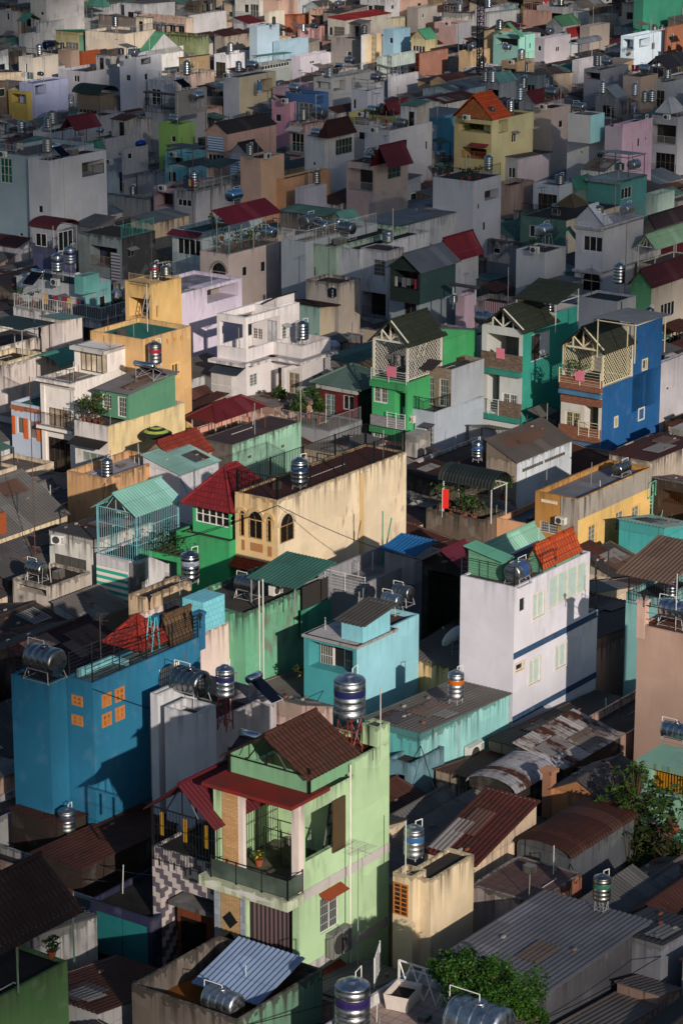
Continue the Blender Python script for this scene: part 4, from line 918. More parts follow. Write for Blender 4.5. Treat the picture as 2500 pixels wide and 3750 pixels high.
bush(1800, 3830, 4.8, [(0, 0, 2.5, 1.1, .7), (.8, .8, 2.7, 1.0, .7), (-.3, 1.3, 2.6, 1.0, .7), (1.2, -.6, 2.3, 1.0, .9), (.5, -.9, 1.4, .8, 1.1), (-.8, .3, 2.3, .9, .8), (1.6, 1.8, 2.4, .8, .6), (.3, 2.4, 2.5, .8, .6), (1.5, -1.0, .9, .6, 1.2)], 'dense green creeper bush over the bottom edge terrace', 15000, '2a5210', leafs=.075, seed=3, name='creeper', cat='bush', sub=10, fat=1.25)
# mossy wall terrace, bottom
ms = N('mossy-walled open terrace with blue ribbed roof at the bottom edge', 870, 3740, 482, 1180, 5.2, '6a5f58', '5f8a72', dirt=.9, par=1.1, rc='7a4a1c', vis=2)
v = ms.v
mr = ms.canopy(940, 3668, 725, 1092, 4.7, '8094b4', roof='sx', rise=.75, zp=None, posts=False, rust=.02)
tank('h', 815, 3735, 150, 4.2, 'lying steel tank in the mossy-walled open terrace', stand=.3, ax='y', ratio=1.6)
# checker house with red roof
ck = N('house with stepped grey and white tiles and maroon roof, left of the light green house', 785, 3170, 556, 840, 7.0, '6a6470', dirt=.2, roof='flat', par=.1, rc='2a2626', vis=4, X=9, mL=checker('aaa29f', '55505a', .24))
v = ck.v
ck.canopy(785, 3015, 552, 840, 9.6, '54161f', roof='gx', rise=1.4, zp=7.0, pc='15161a', rust=.04, over=.25, X=9, cage='15161a')
for t in (.14, .40, .66, .9): v.winm('L', v.Y*t-.2, v.Y*t+.2, 6.0, 6.6, fr='a8a09e', gl='151515', fw=.12, mull=0)
mb = MB()
for t in (.12, .45, .82): v.fbox(mb, 'L', v.Y*t-.1, v.Y*t+.1, -.05, -.02, 7.7, 8.8)
mb.boxes('yellow_screen', paint('a87e1c', .6), ck.root)
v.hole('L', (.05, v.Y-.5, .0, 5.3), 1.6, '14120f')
mb = MB(); v.fbox(mb, 'L', .2, v.Y-.9, .6, 1.5, 0, 4.3); mb.build('entrance_wall', masonry('6a341c', '582a16', .8, .6, .03), ck.root)
mb = MB(); v.fbox(mb, 'L', 1.0, 2.4, .56, .6, 1.2, 3.7); mb.build('entrance_grille', glass('0c0a09'), ck.root)
mb = MB(); v.fbox(mb, 'L', .0, v.Y-.7, .2, 1.6, 4.3, 4.5); mb.build('ledge', plaster('6a6a6e', .5), ck.root)
bc = N('low house hung with two teal blinds behind the mossy terrace', 555, 3368, 330, 680, 3.85, '23284a', dirt=.3, roof='flat', par=.25, rc='1c1a18', vis=3, X=6)
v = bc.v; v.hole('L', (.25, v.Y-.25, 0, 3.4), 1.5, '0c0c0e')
mb = MB(); v.fbox(mb, 'L', .3, v.Y*.5-.03, .06, .1, 1.3, 3.35); v.fbox(mb, 'L', v.Y*.5+.03, v.Y-.3, .06, .1, 1.3, 3.35); mb.boxes('blind', paint('0f6468', .8), bc.root)
# bottom left green balcony house
bg_ = N('dark green house with dark tiled roof over a balcony in the bottom left corner', -150, 3735, -420, 246, 6.2, '4a7240', dirt=.25, roof='flat', par=.15, rc='1e1c1c', vis=3)
bg_.canopy(-150, 3540, -420, 272, 8.7, '2a1c1c', roof='gx', rise=1.7, zp=6.2, pc='6f8a74', rk='t', over=.3, rust=.1)
mb = MB(); v = bg_.v; mb.box(-.2, v.X+.35, -.36, -.28, 8.42, 8.66); mb.build('fascia', paint('6a9a7a'), bg_.root)
plant(190, 3510, 6.1, .9, 'small green pot plant on the dark balcony wall at bottom left', n=90)
# rusty roofs, left
N('low rusty-roofed house below the blue house', 215, 3085, 40, 300, 3.4, '3a2c26', roof='sX', rise=1.0, rc='4a2a20', rust=.6, vis=.8, X=9)
N('low house with long rusty roof and patched seams left of the tiled checker front', 300, 3200, 120, 470, 3.6, '3a2c26', roof='sX', rise=.3, rc='4a2a20', rust=.62, vis=.8, X=12)
N('large dark maroon roofed house behind the blue house', 200, 2490, -120, 480, 5.2, '2a2020', roof='gx', rise=1.2, rc='2c1416', vis=.6, rust=.35)
tank('v', 246, 3050, 66, 3.6, 'upright steel tank against the foot of the tall blue house', stand=.1, band='3a3a52', ratio=1.35)
# ---------------------------------------------------------------- middle distance
# long cream house with arches
cr = N('long cream house with arched windows and railed roof', 1016, 1833, 860, 1488, 10.2, 'e2bd80', 'e0cba8', dirt=.55, par=.12, rc='4a2420', vis=5.5, rmat=deck('5a2a26', .5))
v = cr.v
def arch(v, face, x0, y0, x1, y1, fr, gl='14100e', bars='1c1814', trim=None, sill=None):
    u0, u1, z0, z1 = v.rect(face, x0, y0, x1, y1); r = (u1-u0)/2; zc = z1-r; N_ = 10
    o = v.winm(face, u0, u1, z0, zc, fr=fr, gl=gl, bars=bars, mull=1 if r > .35 else 0, flush=True)
    if o is None: return
    def disc(rr, d, m, r2=0):
        pts = [(u0+r+rr*math.cos(math.pi*i/N_), zc+rr*math.sin(math.pi*i/N_)) for i in range(N_+1)]; q = [(u0+r+r2*math.cos(math.pi*i/N_), zc+r2*math.sin(math.pi*i/N_)) for i in range(N_+1)]
        for i in range(N_):
            m.poly([v.P(face, *pts[i], d), v.P(face, *pts[i+1], d), v.P(face, *q[i+1], d), v.P(face, *q[i], d)] if r2 else [v.P(face, *pts[i], d), v.P(face, *pts[i+1], d), v.P(face, u0+r, zc, d)])
            if r2: m.poly([v.P(face, *pts[i], d), v.P(face, *pts[i+1], d), v.P(face, *pts[i+1], 0), v.P(face, *pts[i], 0)])
    m = MB(); disc(r*.98, -.006, m); m.build('pane', glass(gl), o)
    m = MB(); [m.tube(v.P(face, u0+r, zc, -.03), v.P(face, u0+r+r*.97*math.cos(t), zc+r*.97*math.sin(t), -.03), .014) for t in (.5, 1.05, 1.57, 2.1, 2.65)]; m.build('bars', paint(bars), o)
    m = MB(); disc(r+.22, -.1, m, r+.03); m.build('arch_moulding', plaster(trim or fr, .2), o)
for q in ((880, 1868, 898, 1965), (913, 1868, 963, 1978), (979, 1890, 996, 1987)): arch(v, 'L', *q, 'b8925c', trim='e2bd80')
arch(v, 'R', 1024, 1890, 1074, 1972, '8a7048', trim='e0cba8')
mb = MB()
for q in ((886, 1975, 897, 2015), (918, 1985, 963, 2025), (982, 2000, 996, 2040)): u0, u1, z0, z1 = v.rect('L', *q); v.fbox(mb, 'L', u0, u1, -.03, .0, z0, z1)
mb.boxes('orange_panel', plaster('c88444', .2), cr.root)
v.awning('L', 850, 2032, 1012, 2070, '8c2f22', .9, .4, True)
v.win('L', 880, 2075, 990, 2120, fr='3a2a22', gl='0c0a0a')
X, Y, z = v.X, v.Y, 10.2
v.railing([(.1, Y-.1, z), (.1, .1, z), (X-.1, .1, z), (X-.1, Y-.1, z), (.1, Y-.1, z)], 1.35, '14171c', gap=.16, post=3.2, pr=.06, r=.017)
mb = MB(); v.fbox(mb, 'R', X*.62, X*.65, -.06, 0, 0, 9.9); mb.build('pilaster', plaster('e6bf7c', .2), cr.root)
for i, (x, y, t) in enumerate(((870, 1690, 'nearest'), (1058, 1640, 'second'), (1142, 1620, 'third'), (1303, 1590, 'farthest'))): pass
tank('v', 1096, 1790, 62, 10.1, 'upright steel tank with blue band on the long cream house', stand=.35, band='2a4a74', ratio=1.55)
# grey house with low wall and blue shed
gy = N('grey flat-roofed house with paved roof and white railing, before the long cream house', 1343, 2135, 1165, 1622, 6.6, '8f8f97', dirt=.15, par=.9, rc='6f6a6a', vis=4, rmat=deck('8a8a8a', .5))
gy.v.railing([gy.v.P('L', 0.1, 5.8, -.05), gy.v.P('L', gy.v.Y*.85, 5.8, -.05)], 1.1, 'd0d0d0', bars=False, mid=5, post=1.2)
bs = gy.vol(1515, 2030, 1408, 1580, 7.6, '9a9ca2', dirt=.1, zb=5.7, roof='sx', rise=.35, rc='1c5f94', over=.2, vis=1)
mb = MB(); p = gy.v.loc(1400, 2070, 5.75); [mb.tube(p, p+Vector((dx, dy, h)), .04, 6) for dx, dy, h in ((0, 0, 3.4), (.5, -.3, 2.9), (.15, .1, 2.2))]; mb.build('green_pole', paint('1f8a64'), gy.root)
# bright green house with red hip roof
gh = N('bright green house with glazed room under a red hip roof', 840, 1985, 645, 985, 7.2, '20a05c', dirt=.15, par=.1, rc='3a3a36', vis=4)
v = gh.v
gu = gh.vol(842, 1870, 705, 985, 8.9, '22a860', dirt=.1, zb=7, vis=2)
gu.roof = 'hip'; gu.rise = 2.2; gu.rk = 't'; gu.rc = '7c2228'; gu.over = .55
gu.win('L', 716, 1845, 838, 1935, fr='dcdcd8', gl='1a1614', mull=4, tr=1); gu.win('R', 846, 1890, 975, 1880, fr='dcdcd8', gl='101010', mull=4, tr=1)
gp = gh.vol(660, 2040, 508, 800, 5.9, '24a45c', dirt=.3, zb=5.5, roof='none', vis=1); gp.roof = 'none'
mb = MB(); q = gp.off; [mb.box(q.x+gp.X*i/8-.05, q.x+gp.X*i/8+.05, q.y, q.y+gp.Y, 5.9, 6.0) for i in range(9)]; [mb.box(q.x, q.x+gp.X, q.y+gp.Y*i/7-.05, q.y+gp.Y*i/7+.05, 6.0, 6.1) for i in range(8)]; mb.build('pergola', paint('2a3a2a', .9), gh.root)
plant(640, 2010, 6.0, 1.0, 'vines lying on the green pergola', pot=None, n=260, spread=2.2, name='vine', cat='climbing plant')
bush(600, 2120, 2.2, [(0, 0, 2.0, .6, 1.6), (.3, .8, 1.6, .5, 1.6), (-.2, -.6, 1.8, .5, 1.6)], 'reddish climbing plant under the green pergola', 420, '5a5a1c', seed=6, name='climber', cat='climbing plant')
# teal caged terrace house
tc = N('white shophouse with green striped awning under a teal barred terrace', 502, 2060, 352, 650, 5.4, 'c9c8cc', dirt=.3, par=.15, rc='3a3230', vis=4)
v = tc.v
mb = MB(); v.fbox(mb, 'L', .5, v.Y-.3, -.35, -.3, 2.2, 4.8); mb.build('striped_awning', stripes('d8d2c8', '2a9a84', .42), tc.root)
v.winm('L', .4, v.Y-.3, .2, 2.0, fr='5a5a5a', gl='14181c', mull=4)
tc.canopy(498, 1880, 352, 655, 8.6, '7fb4a8', roof='gx', rise=1.0, zp=5.5, pc='6fa8b4', cage='7fb8c2', over=.25, rust=.03)
mb = MB(); v.fbox(mb, 'L', -.1, .5, -.1, .6, 0, 5.3); mb.build('stone_pillar', masonry('b0aeaa', '5a5856', 2.0, .5), tc.root)
# white shop with grille windows
ws = N('white two-storey house with tall grille windows and mouldy roof edge', 336, 1990, 180, 560, 5.8, 'd8d4cc', dirt=.5, roof='sX', rise=.25, rc='3a3838', vis=4, over=.05)
v = ws.v
v.win('L', 198, 2025, 318, 2160, fr='4a4a48', gl=stripes('5a5852', '3c3a38', .1, False), mull=3, tr=1)
v.railing([v.P('L', .4, 2.0, -.25), v.P('L', v.Y-.3, 2.0, -.25)], .45, '1c1c1e', gap=.12); v.winm('L', .5, v.Y-.4, .1, 1.6, fr='8a8884', gl='3a3632', mull=3)
aircon_at(218, 1990, 6.1, 'white air conditioner on the edge of the white grille-window house roof', -1.2)
# small balcony left with tank
sb = N('small house with curved balcony hung with striped cloth at the left edge', 178, 2150, 45, 330, 4.4, 'b8aca0', dirt=.6, par=.2, rc='3a302c', vis=3)
sb.v.log('L', 60, 2135, 170, 2185, 1.2, '3a3430'); mb = MB(); sb.v.fbox(mb, 'L', .3, 2.6, -.25, -.2, 1.2, 2.2); mb.build('cloth', stripes('9ab8a8', 'b8a088', .3, False), sb.root)
tank('h', 135, 2125, 78, 4.3, 'lying steel tank on the curved balcony house at left', stand=.3, ax='y', ratio=1.4)
N('sliver of orange brick house at the left edge', -20, 1890, -200, 22, 6.4, 'b06a3c', mR=masonry('a8582c', '8a4420', .24, .08), vis=2, rc='3a302c')
# large grey roof left
gl_r = N('long house with large grey corrugated roof and cream side wall at left', -60, 1985, -220, 246, 5.0, 'dcc8a0', dirt=.35, roof='sy', rise=2.2, rc='5c5a58', over=.2, vis=1.5)
N('low dark-roofed shed below the cream side wall at left', 30, 2120, -90, 330, 3.5, '4a4644', roof='sy', rise=1.0, rc='4c4a4a', over=.2, vis=.8)
vn = empty('roof_vent', at(90, 1930, 4.2), 0); tag(vn, 'round metal roof vent on the dark shed at left', 'roof vent'); MB().lathe([(.22, 0), (.22, .9), (.36, 1.0), (.42, 1.25), (.36, 1.45), (.1, 1.6)], 14).build('cowl', steel('a8a49c', .45), vn, True)
antenna(68, 1990, 3.6, 3.4, 'coiled aerial on a pole beside the round roof vent', n=6, wd=.8, col='5a5450')
antenna(130, 2060, 3.8, 12.0, 'very tall thin rusty pole at the left side', yagi=False, col='5a4238')
# orange tan house
ot = N('orange-tan house with grey tiled roof terrace', 385, 1752, 245, 608, 6.6, 'cc9a64', dirt=.35, par=.5, rc='8a8a92', vis=4, rmat=floor_tiles('a8a4ac'), mR=plaster('cc9a64', .6))
tank('v', 393, 1752, 42, 6.1, 'dark upright steel tank on the orange-tan house', stand=.1, ratio=1.7)
pgr = N('small pent roof hut with red tiles behind the orange-tan house', 640, 1690, 520, 660, 6.4, 'b08a6a', roof='gx', rise=1.2, rk='t', rc='7c2e22', vis=1, X=4)
wr = N('white-walled house with pale green sheet roof beside the red hip roof', 660, 1735, 525, 800, 6.3, 'd4d4da', dirt=.1, roof='sy', rise=.8, rc='7aa098', vis=1)
# white tower house, left middle
wt = N('white narrow house with slab-roofed tower and ornate balconies', 275, 1400, 150, 505, 9.0, 'e4dcd6', dirt=.12, par=.35, rc='8a847e', vis=6)
v = wt.v; tu, tz = v.hit('R', 393, 1284); q_ = v.O+v.e*tu; tw = volm(wt, tu, .03, length(Vector((q_.x, q_.y, tz)), v.e, 521), v.Y-.1, 0, tz, 'e6ddd8', dirt=.1, par=.2, rc='8e8e90', vis=4, rmat=deck('9a9aa0', .15))
tw.slab(tz, .45, .25, 'e6e0dc', 'L'); tw.win('L', 292, 1270, 392, 1372, fr='3a3430', gl='a89c88', mull=4)
v.railing([(-.5, v.Y-.05, 9.0), (-.5, .05, 9.0), (0, .05, 9.0)], 1.0, '3c3632', gap=.13); v.railing([(-.5, v.Y-.05, 5.5), (-.5, .05, 5.5), (0, .05, 5.5)], 1.0, '26221f', gap=.13)
mb = MB(9.0)
for zz in (9.0, 5.5): mb.box(-.6, 0, -.08, v.Y+.08, zz-.22, zz)
mb.boxes('balcony', plaster('e4dcd6', .3), wt.root)
v.win('L', 178, 1490, 262, 1580, fr='3a3430', gl='8a7a68', mull=3); v.winm('L', v.Y*.2, v.Y*.85, 1.8, 4.6, fr='3a3430', gl='241f1c', mull=3)
v.band('L', 8.4, 8.6, 'd4ccc4', .1); mb = MB(8.5); v.fbox(mb, 'L', 0, .35, -.12, 0, 0, 8.4); v.fbox(mb, 'L', v.Y-.35, v.Y, -.12, 0, 0, 8.4); mb.boxes('pilaster', plaster('e0d8d2', .15), wt.root)
# green metal house on cream base
cb_ = N('cream-walled house with green sheet-metal upper room and planted balcony', 395, 1562, 272, 676, 6.9, 'd8d0cc', 'e0c78c', dirt=.3, par=.3, rc='5a544e', vis=4)
gu_, gz_ = cb_.v.hit('R', 468, 1440); q_ = cb_.v.O+cb_.v.e*gu_; gm = volm(cb_, gu_, -.03, length(Vector((q_.x, q_.y, gz_)), cb_.v.e, 640), cb_.v.Y*.85, 6.87, gz_, '4f8c6c', dirt=.02, roof='sx', rise=.5, rc='6a6668', over=.25, vis=3)
gm.win('L', 374, 1440, 408, 1500, fr='d8d8d4', gl='18201c', bars='d0d0cc'); gm.win('L', 430, 1450, 463, 1530, fr='e0e0dc', gl='14181a', bars='d0d0cc')
v = cb_.v; v.railing([v.P('L', 0, 6.9, .05), v.P('L', v.Y, 6.9, .05)], 1.1, '17181a'); v.win('L', 300, 1650, 380, 1700, fr='9aa4a8', gl='6a7468', mull=2); v.awning('L', 258, 1590, 395, 1640, '1c1a1a', 1.0, .35)
for i, (x, y, h) in enumerate(((300, 1545, 1.5), (325, 1545, 2.0), (350, 1550, 2.2), (372, 1558, 1.6), (395, 1520, 2.0))):
    plant(x, y, 6.6, h, ('leafy balcony plant nearest the left end of the green metal room', 'tall leafy plant second from the left on the green room balcony', 'orange-flowered plant in the middle of the green room balcony', 'low plant fourth along the green room balcony', 'round bushy plant against the green metal wall')[i], n=200, spread=.45, flowers=('b0501c' if i in (2, 3) else None), col='2f4c1c')
solar(530, 1392, 95, gz_+.35, 'solar heater with long steel drum on the green metal room', ax='y', out=1)
tank('v', 568, 1345, 50, gz_+.5, 'upright steel tank with red and green band before the yellow-orange wall', stand=.3, band='8a2030', ratio=1.6)
umbrella(574, 1680, 4.0, 2.3, 2.4, 'green and black striped parasol against the cream wall', '98a848', '1c1f1c')
# yellow-orange blocks
yo = N('yellow-orange house with patterned parapet behind the white tower', 523, 1243, 330, 698, 11.3, 'd2a566', dirt=.2, par=.35, rc='24584f', vis=6, rmat=deck('2a6a60', .2))
for q in ((610, 1240, 618, 1259), (636, 1234, 643, 1252), (661, 1227, 668, 1246)): yo.v.win('R', *q, fr='c8923c', gl='5a4420', mull=0)
yo.v.win('R', 628, 1335, 655, 1375, fr='e8e8e4', gl='2a3a44', mull=1, trim='e6b868')
y2 = N('tall yellow house with external ladder and open loggias', 556, 1042, 457, 663, 12.0, 'd8ae62', dirt=.25, par=.2, rc='4a4238', vis=7)
y2.v.log('L', 470, 1020, 548, 1052, 1.6, 'c89a4c', '9a8a70', .9); y2.v.log('L', 472, 1085, 548, 1170, 1.8, '4a6068'); y2.v.win('R', 572, 1118, 580, 1160, fr='b08a3c', gl='4a3a1c', mull=0)
mb = MB(); a = at(520, 1165, 7.5); b = at(548, 1060, 10.5); q = [y2.v.to_local(a), y2.v.to_local(b)]; q = [Vector((-1.2, .6, 7.0)), Vector((-.1, .3, 11.2))]
[mb.tube(q[0]+Vector((0, s_, 0)), q[1]+Vector((0, s_, 0)), .05) for s_ in (-.25, .25)]; [mb.tube(q[0].lerp(q[1], i/12)+Vector((0, -.25, 0)), q[0].lerp(q[1], i/12)+Vector((0, .25, 0)), .03) for i in range(1, 12)]
lr = empty('ladder', y2.O, ANG); tag(lr, 'long grey ladder leaning on the tall yellow house', 'ladder'); mb.build('frame', paint('6a6a6a'), lr)
tank('v', 566, 1030, 33, 11.8, 'upright steel tank with crimson band on the tall yellow house', stand=.3, band='8a1c34', ratio=1.7)
tank('v', 607, 1015, 38, 11.8, 'squat steel tank beside the crimson-banded one on the yellow house', stand=.2, ratio=.9)
# lavender house with frame
lv = N('tall lavender-walled house with open beam frame on top', 663, 1075, 600, 885, 10.2, 'cfc3d8', dirt=.2, par=.3, rc='8a8894', vis=6, Y=5)
v = lv.v; v.log('R', 758, 1062, 872, 1080, 2.0, 'b8a89c'); 
# grey wall terrace with person, left
gt = N('long off-white walled terrace house with green arched lean-to at left', 15, 1340, -150, 290, 7.2, 'd0c4be', dirt=.55, par=.9, rc='5a4c44', vis=4)
ga = gt.vol(228, 1178, 150, 300, 9.0, 'd0c4c0', dirt=.4, zb=6, roof='sX', rise=.2, rc='4a6468', vis=2)
gt.canopy(80, 1210, -60, 190, 8.9, '1c2c30', roof='sX', rise=.15, zp=6.3, rust=.02)
person(147, 1245, 6.3, 'shirtless person standing on the left roof terrace under the dark canopy', '8a5a3e', '3a3438', bare=True, rz=3.6, bend=.12)
cv = gt.canopy(215, 1345, 118, 300, 6.6, '4a8a7c', roof='arcx', rise=.8, posts=False, rust=.02, X=5); 
of = N('narrow pale blue house with orange shutters', 155, 1492, 40, 250, 6.6, 'b0bed2', dirt=.1, par=.25, rc='2f6a60', vis=5, X=5)
v = of.v; v.band('L', 6.1, 6.4, 'b8683c', .12)
mb = MB()
for q in ((45, 1520, 58, 1590), (87, 1530, 105, 1608), (135, 1540, 156, 1618), (50, 1690, 78, 1752), (55, 1490, 66, 1505), (74, 1493, 86, 1508)): u0, u1, z0, z1 = v.rect('L', *q); v.fbox(mb, 'L', u0, u1, -.06, -.005, z0, z1)
mb.boxes('shutter', paint('c4602a'), of.root)
v.win('L', 62, 1524, 86, 1590, fr='ccc4c0', gl='6a6460'); v.win('L', 106, 1538, 134, 1610, fr='ccc4c0', gl='5a5450'); v.win('L', 80, 1700, 135, 1750, fr='8a7a70', gl='3a3430')
N('cream shophouse front at the far left edge', 22, 1325, -80, 120, 7.0, 'd8c8a0', dirt=.35, vis=5, X=4, rc='3a3632')
# white villa
vl = N('white two-storey villa with open beam frame and roof terrace', 901, 1280, 795, 1096, 7.6, 'd8d2d4', dirt=.15, par=.85, rc='a89a94', vis=3)
v1 = vl.v; u2 = v1.hit('R', 1026, 1130)[0]; uv_ = v1.hit('R', 1000, 1270)[0]; P_ = v1.O+v1.e*uv_; Wv = -length(P_, v1.g, 1106); P_ = P_-v1.g*Wv
v = volm(vl, uv_, -Wv, length(P_, v1.e, 1210), Wv, 0, 7.6, 'd8d2d2', dirt=.15, par=.85, rc='a89a94', vis=3)
v2 = volm(vl, u2, 0.01, max(2.5, v1.X-u2), v1.Y-.02, 0, 10.1, 'd6d0d0', dirt=.12, par=.35, rc='9a948e', vis=2)
v2.win('L', 912, 1196, 960, 1245, fr='d0ccc8', gl='3a2a20', bars='e0e0dc'); v2.win('R', 1034, 1200, 1052, 1240, fr='b8c4c0', gl='0e1414', bars='d0d4d0', awn='9aa0a4'); v2.winm('L', .35, 1.3, 6.8, 9.0, fr='8a8c90', gl='8a8c90')
FY = v1.Y; mb = MB(10.1)
for a_ in (0, FY-.28): mb.box(0, .28, a_, a_+.28, 7.6, 9.55)
mb.box(0, .28, 0, FY, 9.55, 10.1); mb.box(.28, u2, 0, .28, 9.55, 10.1); mb.box(.28, u2, FY-.28, FY, 9.55, 10.1); mb.boxes('beam', plaster('dcd6d6', .15), vl.root)
rr_ = volm(vl, u2+.4, FY*.2, 2.2, FY*.5, 9.8, 10.15, 'd6d0d0', dirt=.1, roof='sY', rise=.7, rk='t', rc='2e2c30', vis=0)
mb = MB(6.6); mb.box(-.8, 0, -.3, FY+.3, 6.35, 6.6); mb.box(0, uv_-.3, -.7, 0, 6.35, 6.6); mb.box(uv_-.9, uv_, -Wv-.6, 0, 6.35, 6.6); mb.box(uv_, uv_+v.X+.2, -Wv-.6, -Wv, 6.35, 6.6); mb.boxes('eave_slab', plaster('d8d2d2', .4), vl.root)
v1.win('R', 915, 1372, 944, 1408, fr='b8c4c0', gl='101616', bars='d8d8d4'); v.winm('L', .3, 1.35, 3.2, 5.4, fr='d0c4b0', gl='3a2c22', bars='d8c8b0'); v.winm('L', 1.55, 2.35, 3.0, 5.6, fr='3a2a1c', gl='14100c', mull=0)
v.win('R', 1146, 1375, 1182, 1400, fr='b8b0a8', gl='0e0c0c', bars='d8d0c8')
mb = MB(6.3); mb.box(uv_-1.9, uv_-1.6, -Wv*.9, -Wv*.9+.3, 0, 5.9); mb.build('column', plaster('d8d2d2', .1), vl.root); mb = MB(6.3); mb.box(uv_-1.9, uv_-.05, -Wv*.9+.02, -Wv*.9+.28, 5.9, 6.2); mb.build('beam', plaster('d8d2d2', .1), vl.root)
mb = MB(); [mb.tube(v1.P('L', FY*(.08+.88*i/28), 2.8, -.9), v1.P('L', FY*(.08+.88*i/28), 5.7, -.9), .02) for i in range(29)]; [mb.tube(v1.P('L', FY*.08, zz, -.9), v1.P('L', FY*.96, zz, -.9), .03) for zz in (2.8, 3.7, 4.7, 5.7)]; mb.build('white_grille', paint('d0ccc8'), vl.root)
mb = MB(); mb.sheet(v1.P('L', FY*.02, 5.75, -1.2), v1.P('L', FY, 5.75, -1.2), v1.P('L', FY, 6.2, 0), v1.P('L', FY*.02, 6.2, 0)); mb.build('lean_to', metalroof('2c3440', .05), vl.root)
person(1030, 1470, 3.2, 'shirtless person at the villa door between potted plants', '8a5a3e', 'b0a8a8', bare=True, rz=4.2)
tank('v', 1106, 1283, 50, 6.75, 'upright steel tank on a steel frame on the white villa terrace', stand=.9, ratio=1.35)
# red wall house
rw_ = N('dark red walled house with grey pyramid-like sheet roof and railed terrace', 1315, 1425, 1165, 1420, 5.6, '6a1c1e', '2f4a44', dirt=.1, roof='hip', rise=1.3, rc='5a7068', over=.5, vis=4, rust=.03)
v = rw_.v; v.band('L', 5.2, 5.6, 'c8c8c4', .3); v.win('L', 1190, 1440, 1228, 1525, fr='9ab0aa', gl='3a4a48', bars='c0ccc8'); v.win('L', 1256, 1445, 1295, 1505, fr='b0bcb8', gl='101414')
tr_ = N('terrace with grey balustrade and potted palms before the dark red house', 1205, 1580, 1030, 1325, 3.6, '8a8e94', dirt=.2, roof='flat', par=.1, rc='7a6a5e', vis=2)
tr_.v.toprail('LR', 1.0, '7a8084', gap=.15)
for i, (x, y, h, t) in enumerate(((1095, 1540, 1.8, 'broad leafy pot plant left on the grey balustrade terrace'), (1130, 1530, 2.3, 'palm-like plant in the middle of the grey balustrade terrace'), (1168, 1545, 1.6, 'yellowish pot plant near the dark red wall'), (1030, 1490, 1.6, 'bushy plant beside the villa column'), (1062, 1440, 1.4, 'pot plant by the villa entrance grille'))): plant(x, y, 3.5, h, t, n=170, spread=.5, leafs=.2)
# red roof patio
rp = N('small pink house with dark red patio roof among garden plants', 800, 1600, 690, 980, 3.3, 'dc9f88', dirt=.2, roof='none', vis=2)
rp.v.roof = 'flat'; rp.canopy(790, 1545, 700, 960, 4.9, '5a171d', roof='hip', rise=.9, zp=3.0, pc='b8a898', over=.3, rust=.02)
N('pink wall house with rusty brown roof left of the red patio roof', 705, 1500, 668, 830, 4.6, 'e0a890', roof='sx', rise=.4, rc='3c2018', rust=.5, vis=1)
bush(890, 1560, 1.2, [(0, 0, 2, 1.2, .9), (1, 1, 2.2, 1.0, .9), (-.8, 1.4, 2, 1.0, .9), (1.2, -1.2, 2, 1.1, .9), (2.2, .5, 2.3, 1.0, .9)], 'dense dark garden shrubs below the white villa', 1100, '22380f', seed=31, name='garden_shrub')
bush(690, 1650, 2.6, [(0, 0, 1.1, .6, .8), (.8, .6, 1.1, .6, .8), (-.8, .4, 1.0, .5, .8)], 'planted hedge along the railed walk beside the parasol', 340, '26400f', seed=33, name='garden_shrub')
mw = N('mint green stained wall house with rusty dark sheet roof', 850, 1630, 730, 1102, 5.6, '6a625a', '8cc0a4', dirt=.4, roof='flat', par=.03, rc='3a1c16', vis=2, mR=plaster('8cc0a4', .55), rmat=metalroof('3a2420', .5))
mw.v.win('R', 907, 1668, 925, 1678, fr='a8b8a8', gl='3a4a40', mull=0); mw.v.win('R', 1029, 1628, 1047, 1640, fr='a8b8a8', gl='3a4a40', mull=0)
